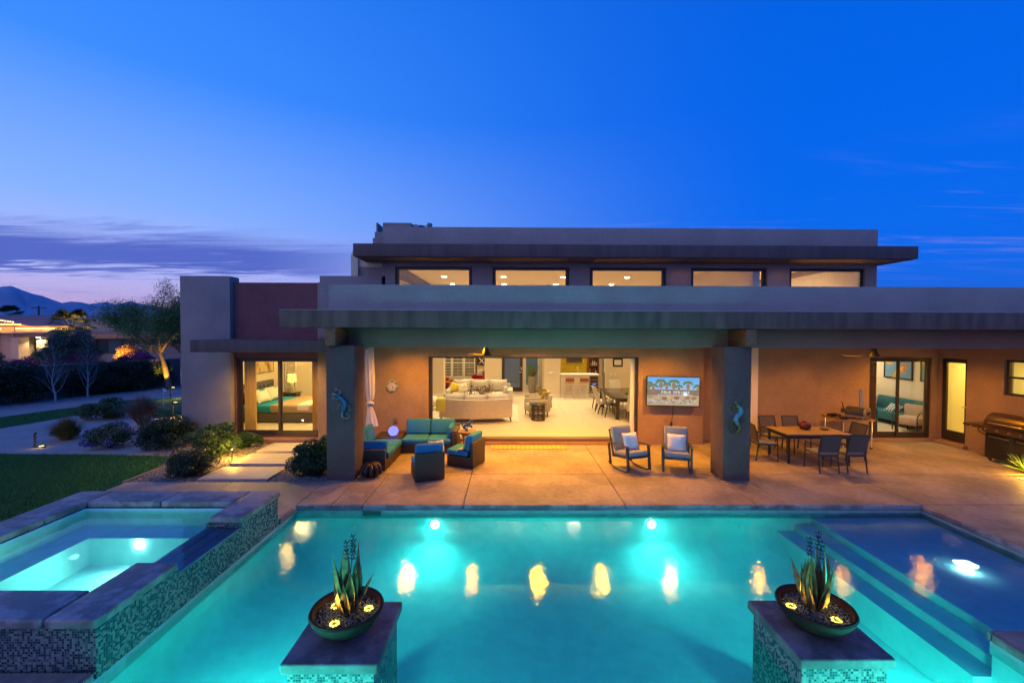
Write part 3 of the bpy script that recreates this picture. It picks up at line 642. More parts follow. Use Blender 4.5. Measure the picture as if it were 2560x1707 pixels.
# pocketed door stack and jambs of the big opening
for x0, x1, y0, m_ in ((-2.287, -2.20, 12.34, BRONZE), (3.70, 3.765, 12.34, BRONZE), (3.60, 3.695, 12.44, TRIMW)):
    hb('door_jamb', m_, x0, x1, y0, y0+.1, ZI+.013, 2.525)
hb('door_track', BRONZE, -2.287, 3.765, 12.33, 12.5, 2.49, 2.528)
# sliding door of the bedroom / right room: frames, panes, handle
def slider(x0, x1, z0, z1, y, fw_=.07, rail=.14):
    d = hp('sliding_door', BRONZE, lambda b: holes_wall(b, 'y', y, y+.10, x0, x1, z0, z1, [(x0+.055, x1-.055, z0+.03, z1-.05)]))
    xm = (x0+x1)/2
    for i, (a, c, yy) in enumerate(((x0+.056, xm+.05, y+.052), (xm-.05, x1-.056, y+.008))):
        s_ = hp('sash', BRONZE, lambda b: holes_wall(b, 'y', yy, yy+.04, a, c, z0+.031, z1-.051, [(a+fw_, c-fw_, z0+.03+rail, z1-.05-fw_)]), parent=d)
        hb('pane', GLASS, a+fw_, c-fw_, yy+.016, yy+.022, z0+.03+rail, z1-.05-fw_, parent=d)
    hb('handle', BLACKM, x1-.115, x1-.085, y-.035, y+.006, 1.02, 1.2, r=.008, parent=d)
    return d
slider(-8.045, -5.535, .125, 2.465, 12.70)
slider(10.805, 12.675, .105, 2.515, 12.68)
# bedroom shell
hb('bedroom_floor', mat('bedroom_carpet', (.50, .43, .33), .95, bump=(90, .5)), -9.26, -5.0, 12.905, 17.7, -.05, ZI)
hb('bedroom_wall', IVORY, -9.26, -9.2, 12.952, 17.7, ZI, 3.1); hb('bedroom_wall', IVORY, -9.2, -5.0, 17.6, 17.7, ZI, 3.1); hb('bedroom_wall', IVORY, -5.05, -4.61, 12.905, 17.6, ZI, 3.1)
hb('bedroom_ceiling', CEIL, -9.26, -5.0, 12.905, 17.7, 3.0, 3.1); hb('bedroom_wall', IVORY, -9.2, -8.09, 12.952, 12.98, ZI, 3.0)
# right guest room, hall, side room
hb('guest_floor', mat('guest_carpet', (.52, .46, .36), .95, bump=(90, .5)), 8.6, 14.2, 12.885, 17.2, -.05, .12)
hb('guest_wall', IVORY, 14.0, 14.2, 12.885, 17.2, .12, 3.0); hb('guest_wall', IVORY, 8.6, 14.0, 17.0, 17.2, .12, 3.0); hb('guest_wall', IVORY, 8.5, 8.7, 12.885, 17.0, .12, 3.0); hb('guest_ceiling', CEIL, 8.6, 14.2, 12.885, 17.2, 2.9, 3.0)
HALLW = mat('hall_wall', (.70, .62, .33), .85)
hb('hall_floor', CEIL, 13.105, 15.6, 11.0, 12.62, -.05, .12); hb('hall_wall', HALLW, 15.5, 15.7, 11.0, 12.62, .12, 3.0); hb('hall_wall', HALLW, 13.105, 15.5, 12.64, 12.72, .12, 3.0)
hb('hall_wall', HALLW, 13.105, 15.5, 10.95, 11.05, .12, 3.0); hb('hall_ceiling', CEIL, 13.105, 15.6, 11.05, 12.62, 2.9, 3.0)
hb('side_room_wall', HALLW, 15.3, 15.5, 8.6, 10.94, .12, 3.0); hb('side_room_floor', CEIL, 13.105, 15.3, 8.6, 10.94, -.05, .12); hb('side_room_ceiling', CEIL, 13.105, 15.3, 8.6, 10.94, 2.9, 3.0); hb('side_room_wall', HALLW, 13.105, 15.3, 8.5, 8.6, 0, 3.0)
# single glazed door in the side wall
d1 = hp('patio_door', BRONZE, lambda b: holes_wall(b, 'x', 12.93, 12.99, 11.825, 12.555, .125, 2.515, [(11.93, 12.45, .42, 2.40)]))
hb('pane', GLASS, 12.955, 12.961, 11.93, 12.45, .42, 2.40, parent=d1); hb('handle', CHROME, 12.88, 12.93, 11.85, 11.95, 1.15, 1.175, r=.006, parent=d1)
hb('door_step', TANW, 12.72, 12.845, 11.75, 12.62, -.02, .10)
w1 = hp('side_window', BRONZE, lambda b: holes_wall(b, 'x', 12.90, 12.97, 9.21, 10.91, 1.665, 2.575, [(9.27, 10.85, 1.72, 2.10), (9.27, 10.85, 2.15, 2.52)]))
hb('pane', GLASS, 12.93, 12.936, 9.27, 10.85, 1.72, 2.52, parent=w1)
SHUT = mat('shutter_white', (.78, .74, .64), .55)
sh = hb('shutter', SHUT, 13.06, 13.09, 10.56, 10.66, 1.67, 2.57, parent=house)
for k in range(11): hp('slat', SHUT, lambda b: b.box(-.03, .03, 9.25, 10.55, -.004, .004, Matrix.Translation((13.09, 0, 1.74+k*.075)) @ Matrix.Rotation(R(35), 4, 'Y')), parent=sh)
# front door with frosted glass, sidelight
FROST = glass('frosted_glass', (.35, .52, .85), .12, .35)
DARKW = wood('door_walnut', (.06, .035, .022), (.035, .02, .012), 4, .5)
fd = hp('front_door', DARKW, lambda b: holes_wall(b, 'y', 22.16, 22.22, -.325, .755, ZI+.004, 2.61, [(-.19, .62, ZI+.22, 2.5)]))
hb('pane', FROST, -.19, .62, 22.185, 22.195, ZI+.22, 2.5, parent=fd)
hb('lock_plate', CHROME, .655, .72, 22.135, 22.158, 1.28, 1.42, r=.006, parent=fd); hb('handle', CHROME, .58, .72, 22.10, 22.135, 1.14, 1.18, r=.008, parent=fd)
sl = hp('sidelight_window', TRIMW, lambda b: holes_wall(b, 'y', 22.15, 22.24, .865, 1.595, .425, 2.615, [(.92, 1.54, .48, 2.56)]))
hb('pane', glass('sidelight_glass', (.45, .7, .95), .1, .08), .92, 1.54, 22.19, 22.2, .48, 2.56, parent=sl)
# recessed ceiling lights (great room)
WARM = (1, .76, .39)
DL = emit('downlight_lens', (1, .86, .6), 30)
def downlight(x, y, z, e, col=WARM, r=.09, m=None, spot=None, spread=None):
    o = hp('downlight', m or DL, lambda b: b.lathe([(.001, z-.012), (r, z-.012), (r+.012, z-.002)], x, y, 18), smooth=40)
    if spot: lamp('SPOT', (x, y, z-.03), e, col, house, .09, None, spot, blend=.8)
    else: lamp('AREA', (x, y, z-.03), e, col, house, .5, None, spread)
for x in (-2.6, -.2, 2.2, 4.8):
    for y in (14.7, 17.3, 19.9): downlight(x, y, 5.465, 38, spread=R(96))
for x, y in ((-3.4, 23.6), (-1.7, 25.3)): downlight(x, y, 5.465, 110)
downlight(.4, 21.2, 5.465, 30); downlight(3.3, 21.0, 5.465, 64); downlight(8.8, 15.0, 5.465, 110); downlight(8.8, 19, 5.465, 110); downlight(6, 21.2, 5.465, 30)
downlight(-7.0, 14.6, 3.0, 70, (1, .74, .24)); downlight(-6.3, 16.4, 3.0, 70, (1, .74, .24))
downlight(11.5, 14.6, 2.9, 40, (1, .84, .55)); downlight(13, 16, 2.9, 30, (1, .84, .55))
downlight(14.3, 11.8, 2.9, 55, (1, .82, .22)); downlight(14.2, 9.9, 2.9, 40, (1, .82, .25))
# warm soffit lights over the patio
OR = (1, .40, .0)
ORM = emit('soffit_lens', (1, .6, .2), 22)
for x, y, e in ((-2.7, 11.2, 330), (-.9, 11.1, 480), (.8, 11.1, 950), (2.5, 11.1, 620), (4.3, 11.1, 330), (6.6, 11.0, 220), (8.8, 11.0, 210), (11.2, 11.3, 360)):
    downlight(x, y, 3.05, e, OR, .07, ORM, R(150))
for x in (-7.1, -6.1): downlight(x, 11.75, 2.70, 200, (1, .62, .13), .05, ORM, R(150))
# eave lights under the upper overhang
for x in (.65, 5.0, 7.9): downlight(x, 12.05, 5.262, 4.0, OR, .05, BRONZE, R(150))
# ================================================================ PEDESTALS, BOWLS, METAL AGAVES
BOWLM = mat('bowl_bronze_glaze', (.036, .010, .007), .65, var=(7, .35), bump=(30, .2), spec=.2)
PEB = leafmat('dark_pebbles', (.03, .032, .036), (.16, .16, .16), .5)
AGV = mat('agave_patina', (.34, .22, .06), .42, .2, var=(9, .8), col2=(.07, .045, .045))
AGF = mat('agave_flower', (.035, .02, .05), .5)
LED = emit('led_warm_yellow', (1, .76, .06), 9)
LEDB = mat('led_disc_housing', (.12, .10, .04), .4)
def stones(name, pts, size, m, parent=None, world_off=(0, 0, 0), **tags):
    n = len(pts); pts = np.asarray(pts); base = np.array([[1,0,0],[0,1,0],[-1,0,0],[0,-1,0],[0,0,1],[0,0,-1]], float)
    ang = rng.uniform(0, PI, n); sxy = size*rng.uniform(.6, 1.4, (n, 3))*np.array([1, .8, .6])
    v = base[None]*sxy[:, None, :]; c, s = np.cos(ang)[:, None], np.sin(ang)[:, None]
    x = v[..., 0]*c - v[..., 1]*s; y = v[..., 0]*s + v[..., 1]*c; v = np.stack([x, y, v[..., 2]], -1) + pts[:, None, :] - np.array(world_off)
    f = np.array([[0,1,4],[1,2,4],[2,3,4],[3,0,4],[1,0,5],[2,1,5],[3,2,5],[0,3,5]]); F = (f[None]+6*np.arange(n)[:, None, None]).reshape(-1, 3)
    return raw_mesh(name, v.reshape(-1, 3), F, m, parent, smooth=True, **tags)
def leaf(b, base, az, lean, L, wd, curl, M=None, n=9, fold=.35):
    """lance leaf: starts at base, leans outwards"""
    d = Vector((math.cos(az), math.sin(az), 0)); sd_ = Vector((-math.sin(az), math.cos(az), 0)); vs = []
    p = Vector(base); a = lean
    for i in range(n+1):
        t = i/n; w_ = wd*(math.sin(PI*min(1, (t*.86+.14)))**.75)*(1-t**5); 
        nrm = d*math.cos(a) - Vector((0, 0, 1))*math.sin(a)
        q = nrm*(w_*fold); thick = nrm*.003
        for sgn, c in ((-1, q), (0, Vector()), (1, q)): vs.append(p + sd_*(sgn*w_/2) + c*-1*0 + (c if sgn else Vector()))
        for sgn, c in ((-1, q), (0, Vector()), (1, q)): vs.append(p + sd_*(sgn*w_/2) + (c if sgn else Vector()) - thick)
        a += curl/n; p = p + (d*math.sin(a) + Vector((0, 0, 1))*math.cos(a))*(L/n)
    fs = []
    for i in range(n):
        k = i*6
        fs += [(k, k+1, k+7, k+6), (k+1, k+2, k+8, k+7), (k+4, k+3, k+9, k+10), (k+5, k+4, k+10, k+11), (k+3, k, k+6, k+9), (k+2, k+5, k+11, k+8)]
    fs += [(0, 3, 4, 1), (1, 4, 5, 2)]; k = n*6; fs += [(k, k+1, k+4, k+3), (k+1, k+2, k+5, k+4)]
    b.add(vs, fs, M)
CAPM = mat('cap_concrete', (.20, .165, .165), .65, var=(2.6, .45), bump=(20, .35), detail=8, edge=(.42, .58), var2=(14, .22))
def pedestal(x0, x1, y0, y1, which, seed, lean, stalks, leds):
    cx, cyy = (x0+x1)/2, (y0+y1)/2
    p = thing('pedestal', f'square mosaic pedestal with dark concrete cap in the pool, {which}', 'pedestal', (cx, cyy, -.92), group='pool pedestals')
    bx('mosaic_body', MOSAIC, x0+.05, x1-.05, y0+.05, y1-.05, ZF-.05, .097, p, world=True)
    bx('cap', CAPM, x0, x1, y0, y1, .099, .20, p, r=.02, world=True, seg=3)
    bw = thing('planter_bowl', f'wide dark bowl of pebbles standing on the {which.split(",")[0]} pedestal', 'planter', (cx, cyy, .20), group='planter bowls')
    ob('bowl', BOWLM, bw, lambda b: b.lathe([(.001, .003), (.15, .0), (.19, .02), (.28, .09), (.345, .185), (.362, .225), (.352, .243), (.335, .245), (.318, .23), (.30, .17), (.001, .16)], 0, 0, 40), smooth=50)
    th = rng.uniform(0, 2*PI, 900); rr = .30*np.sqrt(rng.uniform(0, 1, 900)); pts = np.stack([rr*np.cos(th), rr*np.sin(th), .176+rng.uniform(-.006, .012, 900)], 1)
    stones('pebbles', pts, .0125, PEB, bw, kind='stuff')
    rs = random.Random(seed)
    ag = thing('agave_sculpture', f'bronze metal agave with flower stalks planted in the {which.split(",")[0]} bowl', 'sculpture', (cx+.01, cyy+.03, .375), group='metal agaves')
    k = 0
    for ring, (cnt, ln, L, wd) in enumerate(((5, .14, .55, .10), (4, .07, .66, .10), (4, .30, .44, .095), (4, .24, .27, .115))):
        for i in range(cnt):
            az = 2*PI*(i+.5*ring)/cnt + rs.uniform(-.3, .3)
            ob('leaf', AGV, ag, lambda b: leaf(b, (.035*math.cos(az), .035*math.sin(az), 0), az, ln*lean*rs.uniform(.6, 1.3), L*rs.uniform(.8, 1.12), wd, rs.uniform(-.12, .30), fold=.42), smooth=35)
    for (sx, sy, h) in stalks:
        st = ob('flower_stalk', AGF, ag, lambda b: b.tube([(0, 0, .05), (sx*.4, sy*.4, .4), (sx, sy, h)], [.006, .005, .004], 6))
        def flo(b):
            for q in range(5):
                z = h-.17+q*.042
                for e in range(4):
                    a = e*PI/2+q*.6; b.add([(sx, sy, z), (sx+.018*math.cos(a-.5), sy+.018*math.sin(a-.5), z+.006), (sx+.042*math.cos(a), sy+.042*math.sin(a), z+.02), (sx+.018*math.cos(a+.5), sy+.018*math.sin(a+.5), z+.006), (sx+.02*math.cos(a), sy+.02*math.sin(a), z-.006)], [(0, 1, 2), (0, 2, 3), (4, 2, 1), (4, 3, 2), (0, 4, 1), (0, 3, 4)])
        ob('blossoms', AGF, ag, flo)
    for lx, ly, pos in leds:
        d = thing('disc_light', f'round yellow LED disc light glowing {pos} in the {which.split(",")[0]} bowl', 'light', (cx+lx, cyy+ly, .366), group='disc lights in the bowls')
        ob('housing', LEDB, d, lambda b: b.lathe([(.001, .012), (.046, .012), (.058, .006), (.058, -.008)], 0, 0, 24), smooth=40)
        for e in range(8):
            a = e*PI/4; ob('led', LED, d, lambda b: b.sphere((.036*math.cos(a), .036*math.sin(a), .0125), .0105, 8, 5), smooth=60)
        lamp('POINT', (cx+lx, cyy+ly, .43), .5, (1, .72, .12), d, .03); lamp('SPOT', (cx+lx, cyy+ly, .40), 9, (1, .70, .10), d, .03, (cx+.01, cyy+.03, .58), R(62))
pedestal(-2.09, -1.19, 3.855, 4.78, 'left one, nearer the spa', 3, 1.0, ((.03, .03, .76), (.05, -.02, .72), (-.03, .02, .70)), ((.20, .06, 'at right'), (-.16, .10, 'behind the agave'), (-.06, -.17, 'in front')))
pedestal(2.74, 3.65, 3.895, 4.79, 'right one, before the steps', 11, 1.1, ((-.04, .02, .72), (.05, .02, .78), (.06, -.02, .70)), ((-.21, .06, 'at left'), (.13, .08, 'behind the agave'), (.10, -.16, 'in front')))
# small scupper streams beside the pedestals
for x, sg in ((-1.235, 1), (2.785, -1)):
    b = MB(); b.tube([(x, 4.25, -.02), (x+sg*.05, 4.25, -.06), (x+sg*.075, 4.25, -.155)], [.008, .007, .006], 8); b.build('water', FALL, smooth=60, kind='structure')

# ================================================================ WALL GECKOS
GK1 = mat('gecko_blue', (.03, .22, .33), .35, .3, var=(16, .6), bump=(60, .6)); GK1b = mat('gecko_pewter', (.30, .32, .26), .4, .5, var=(20, .4))
GK2 = mat('gecko_aqua', (.05, .30, .36), .35, .3, var=(14, .5), col2=(.16, .30, .32), bump=(60, .5)); GK2b = mat('gecko_gold', (.26, .20, .035), .4, .5, var=(20, .5))
def gecko(cx, cz, s, px0, py0, spine, rad, legs, label, mb, ml, tail_from, head):
    g = thing('gecko_sculpture', label, 'wall art', (cx, 9.27, cz), group='wall geckos')
    P_ = lambda p, y=-.035: ((p[0]-px0)*s, y, -(p[1]-py0)*s)
    def smooth_path(pts, k=4):
        out_ = []
        for i in range(len(pts)-1):
            p0, p1, p2, p3 = pts[max(i-1, 0)], pts[i], pts[i+1], pts[min(i+2, len(pts)-1)]
            for q in range(k):
                t = q/k; out_.append(tuple(.5*((2*p1[c]) + (-p0[c]+p2[c])*t + (2*p0[c]-5*p1[c]+4*p2[c]-p3[c])*t*t + (-p0[c]+3*p1[c]-3*p2[c]+p3[c])*t**3) for c in (0, 1)))
        return out_ + [pts[-1]]
    sp = smooth_path(spine); n = len(sp); rr = np.interp(np.linspace(0, 1, n), np.linspace(0, 1, len(rad)), rad)
    ti = int(n*tail_from)
    ob('body', mb, g, lambda b: b.tube([P_(p) for p in sp[:ti+1]], list(rr[:ti+1]), 12), smooth=60)
    ob('tail', ml, g, lambda b: b.tube([P_(p, -.03) for p in sp[ti:]], list(rr[ti:]), 10), smooth=60)
    hd = Vector(P_(spine[0])); hn = Vector(P_(spine[1])); dv = (hn-hd).normalized(); pr = Vector((dv.z, 0, -dv.x))
    ob('head', ml, g, lambda b: b.tube([hd - dv*.005, hd+dv*.03, hd+dv*.075, hd+dv*.115], [.006, .026, .043, .03], 12), smooth=60)
    for sg in (-1, 1): ob('eye', mat('gecko_eye', (.02, .02, .02), .15) if 'gecko_eye' not in MATS else MATS['gecko_eye'], g, lambda b: b.sphere(hd+dv*.07+pr*sg*.034+Vector((0, -.012, 0)), .011, 8, 6), smooth=60)
    for lg in legs:
        def L(b):
            pts = [P_(p, -.03) for p in smooth_path(lg, 3)]; b.tube(pts, [.02-.011*i/(len(pts)-1) for i in range(len(pts))], 8)
            ft = Vector(P_(lg[-1], -.02)); dr = (Vector(pts[-1])-Vector(pts[-3])).normalized(); a0 = math.atan2(dr.z, dr.x)
            for q in (-2, -1, 0, 1, 2):
                a = a0+q*.52; e = ft + Vector((math.cos(a), 0, math.sin(a)))*.055; b.tube([ft, (ft+e)/2, e], [.008, .005, .006], 6); b.sphere(e, .008, 6, 4)
        ob('leg', ml, g, L, smooth=60)
gecko(-3.62, 1.69, .001915, 2040, 265, [(1935, 150), (1985, 165), (2040, 200), (2085, 250), (2085, 295), (2062, 345), (2052, 385), (2062, 420), (2097, 436), (2130, 415), (2130, 385), (2105, 380), (2098, 398)], [.02, .032, .045, .055, .055, .042, .03, .024, .019, .015, .012, .010, .009],
      [[(2008, 170), (2045, 128), (1992, 108)], [(2005, 185), (2008, 214), (1962, 196)], [(2062, 315), (2025, 268), (2010, 310)], [(2085, 300), (2130, 290), (2140, 328)]], 'blue metal gecko with pewter feet on the column nearer the spa', GK1, GK1b, .48, None)
gecko(4.995, 1.42, .001767, 1770, 540, [(1743, 350), (1768, 395), (1812, 440), (1815, 490), (1772, 535), (1750, 578), (1778, 630), (1806, 680), (1785, 730), (1735, 742), (1700, 712), (1708, 672), (1740, 655), (1766, 676), (1750, 700)], [.02, .032, .045, .055, .055, .05, .04, .033, .027, .022, .018, .015, .013, .011, .01],
      [[(1815, 435), (1850, 412), (1850, 378)], [(1795, 455), (1755, 462), (1728, 442)], [(1775, 595), (1806, 570), (1836, 590)], [(1765, 605), (1722, 612), (1698, 650)]], 'aqua metal gecko with gold spiral tail on the column before the dining set', GK2, GK2b, .45, None)

# ================================================================ RATTAN LOUNGE
RAT = rattan('dark_rattan', (.02, .013, .009), (.075, .042, .02)); TEALC = mat('turquoise_canvas', (.012, .165, .37), .85, var=(4, .15), bump=(14, .35))
def lounge_chair(origin, rz, label, w_=.64, d_=.72):
    t = thing('rattan_chair', label, 'chair', (*origin, 0), rz, group='rattan lounge chairs')
    bx('base', RAT, 0, w_, .09, d_, .015, .26, t, r=.012); bx('back_panel', RAT, 0, w_, 0, .085, .015, .62, t, r=.012)
    bx('seat_cushion', TEALC, .01, w_-.01, .17, d_+.03, .264, .40, t, r=.045, seg=3)
    ob('back_cushion', TEALC, t, lambda b: b.rbox(.015, w_-.015, -.07, .07, 0, .40, .05, 3, Matrix.Translation((0, .175, .40)) @ Matrix.Rotation(R(9), 4, 'X')), smooth=50)
    return t
lounge_chair((-1.99, 9.11), R(20), 'rattan chair with blue cushions turned its back to the pool')
lounge_chair((-.82, 10.03), R(67), 'rattan chair with blue cushions beside the round table')
t = thing('rattan_loveseat', 'two-seat rattan loveseat with turquoise cushions against the patio wall', 'sofa', (-2.85, 11.33, 0))
bx('base', RAT, 0, 1.34, 0, .74, .015, .24, t, r=.012); bx('back_panel', RAT, 0, 1.48, .745, .84, .015, .64, t, r=.012); bx('arm_panel', RAT, 1.345, 1.48, .0, .74, .015, .60, t, r=.012)
for x0 in (.01, .675): bx('seat_cushion', TEALC, x0, x0+.655, -.03, .60, .244, .39, t, r=.045, seg=3)
for x0 in (.0, .68): ob('back_cushion', TEALC, t, lambda b: b.rbox(x0, x0+.67, -.07, .07, 0, .42, .05, 3, Matrix.Translation((0, .64, .38)) @ Matrix.Rotation(R(-8), 4, 'X')), smooth=50)
ob('arm_cushion', TEALC, t, lambda b: b.rbox(-.06, .06, .02, .6, 0, .33, .05, 3, Matrix.Translation((1.27, 0, .38)) @ Matrix.Rotation(R(6), 4, 'Y')), smooth=50)
t = thing('rattan_sectional', 'rattan corner seat with turquoise cushions behind the column', 'sofa', (-3.80, 9.87, 0))
bx('base', RAT, .1, .95, .10, 1.5, .015, .24, t, r=.012); bx('end_panel', RAT, 0, .95, 0, .095, .015, .50, t, r=.012); bx('back_panel', RAT, 0, .095, .10, 1.5, .015, .60, t, r=.012)
for y0 in (.24, .88): bx('seat_cushion', TEALC, .24, .98, y0, y0+.63, .244, .39, t, r=.045, seg=3)
ob('end_cushion', TEALC, t, lambda b: b.rbox(.2, .95, -.065, .065, 0, .30, .05, 3, Matrix.Translation((0, .165, .38)) @ Matrix.Rotation(R(-6), 4, 'X')), smooth=50)
for y0 in (.30, .92): ob('back_cushion', TEALC, t, lambda b: b.rbox(-.07, .07, y0, y0+.6, 0, .42, .05, 3, Matrix.Translation((.20, 0, .38)) @ Matrix.Rotation(R(-9), 4, 'Y')), smooth=50)
PATT = patches('pillow_pattern', [(0, (.55, .50, .42)), (.48, (.55, .50, .42)), (.5, (.12, .07, .09)), (.56, (.50, .32, .2)), (.62, (.6, .56, .48))], 26)
o = MB().cushion((0, 0, 0), (.40, .13, .40)).build('throw_pillow', PATT, smooth=60); o.location = (-3.22, 10.25, .505); o.rotation_euler = (R(62), R(8), R(-30)); tag(o, 'small patterned pillow lying on the rattan corner seat', 'pillow')
o = MB().cushion((0, 0, 0), (.38, .12, .38)).build('throw_pillow', PATT, smooth=60); o.location = (-1.62, 9.60, .60); o.rotation_euler = (R(-18), 0, R(20)); tag(o, 'patterned pillow behind the back of the chair facing away from the pool', 'pillow')
def stole(b):   # knitted throw hanging over the seat corner
    for q in range(7):
        y = -.09+q*.03; b.tube([(0+.01*q, y, .33), (.01, y, .16+.01*math.sin(q)), (-.05, y, .03), (-.17, y-.02, .012), (-.22, y-.03, -.04)], [.017, .02, .018, .016, .012], 6)
t2 = ob('throw_blanket', mat('throw_pale', (.50, .44, .40), .95, var=(20, .4)), None, stole, smooth=60); t2.location = (-1.00, 10.22, .41); t2.rotation_euler = (0, 0, R(-22)); tag(t2, 'pale fringed throw on the rattan chair beside the round table', 'throw')
bx('corner_table', RAT, -3.62, -2.90, 11.42, 12.15, .015, .40, r=.012, label='low dark rattan corner table under the glowing ball', cat='table')
g = thing('glow_ball_lamp', 'glowing violet-blue ball lamp on the low corner table', 'lamp', (-3.13, 11.62, .401))
ob('globe', emit('ball_glow', (.20, .22, 1), 1.55), g, lambda b: b.sphere((0, 0, .135), .135, 24, 16), smooth=60); ob('base', BLACKM, g, lambda b: b.lathe([(.07, .0), (.075, .012), (.06, .022)], 0, 0, 20), smooth=40)
lamp('POINT', (-3.13, 11.45, .62), 2.2, (.25, .25, 1), g, .1)
t = thing('round_side_table', 'round flared brown side table carrying the blue figurine', 'table', (-1.09, 11.35, 0))
SIDET = mat('side_table_brown', (.20, .11, .05), .5, var=(5, .3)); ob('top', SIDET, t, lambda b: b.lathe([(.001, .58), (.23, .58), (.245, .595), (.24, .61), (.001, .612)], 0, 0, 32), smooth=40)
ob('stem', SIDET, t, lambda b: b.lathe([(.19, 0), (.19, .02), (.13, .12), (.10, .30), (.13, .46), (.21, .578)], 0, 0, 28), smooth=50)
BLUEC = mat('cobalt_glaze', (.012, .055, .24), .22, var=(14, .5))
g = thing('animal_figurine', 'glossy cobalt-blue crouching animal figurine with curled tail on the round table', 'figurine', (-1.08, 11.35, .612))
ob('body', BLUEC, g, lambda b: (b.tube([(-.075, 0, .05), (-.06, 0, .10), (-.01, 0, .15), (.04, 0, .19), (.07, 0, .225)], [.045, .062, .055, .045, .035], 12),
   b.sphere((.085, 0, .245), .048, 12, 8, (1.1, .95, .9)), b.tube([(.10, 0, .24), (.135, 0, .222)], [.03, .018], 10), b.tube([(.075, .03, .275), (.07, .036, .305)], [.016, .004], 6), b.tube([(.075, -.03, .275), (.07, -.036, .305)], [.016, .004], 6)), smooth=60)
for sy in (-.035, .035):
    ob('leg', BLUEC, g, lambda b: b.tube([(.03, sy, .16), (.075, sy*1.2, .12), (.11, sy*1.2, .10), (.125, sy, .085)], [.026, .02, .016, .012], 8), smooth=60); ob('leg', BLUEC, g, lambda b: b.tube([(-.06, sy, .08), (-.02, sy*1.5, .06), (-.05, sy*1.4, .012), (.01, sy*1.4, .008)], [.036, .03, .018, .014], 8), smooth=60)
ob('tail', BLUEC, g, lambda b: b.tube([(-.10, 0, .06), (-.135, 0, .12), (-.12, 0, .19), (-.07, 0, .215), (-.045, 0, .195)], [.016, .014, .013, .011, .008], 8), smooth=60)
# doormat
bx('doormat', stripes('doormat_stripes', (.44, .29, .05), (.30, .18, .045), 0, 8, .78), -.46, 1.66, 11.74, 12.14, .003, .016, label='yellow and brown striped mat in front of the wide opening', cat='rug')
# gourd-shaped ornament beside the column
g = thing('pumpkin_ornament', 'dark ribbed metal pumpkin on the floor beside the column', 'ornament', (-3.06, 9.52, .0))
PUMP = mat('pumpkin_bronze', (.055, .035, .028), .45, .4, var=(9, .6))
for i in range(10):
    a = 2*PI*i/10; ob('rib', PUMP, g, lambda b: b.tube([(.03*math.cos(a), .03*math.sin(a), .02), (.12*math.cos(a), .12*math.sin(a), .03), (.185*math.cos(a), .185*math.sin(a), .10), (.195*math.cos(a), .195*math.sin(a), .18), (.15*math.cos(a), .15*math.sin(a), .27), (.04*math.cos(a), .04*math.sin(a), .295)], [.012, .03, .05, .053, .04, .014], 10, flat=.95), smooth=60)
ob('stem', PUMP, g, lambda b: b.tube([(0, 0, .27), (.005, 0, .31), (.03, .01, .345)], [.022, .015, .012], 8), smooth=60)
for sg in (-1, 1): ob('tendril', PUMP, g, lambda b: b.tube([(0, 0, .30), (.04*sg, -.02, .335), (.07*sg, -.03, .32), (.06*sg, -.05, .305)], [.005, .004, .004, .003], 6), smooth=60)

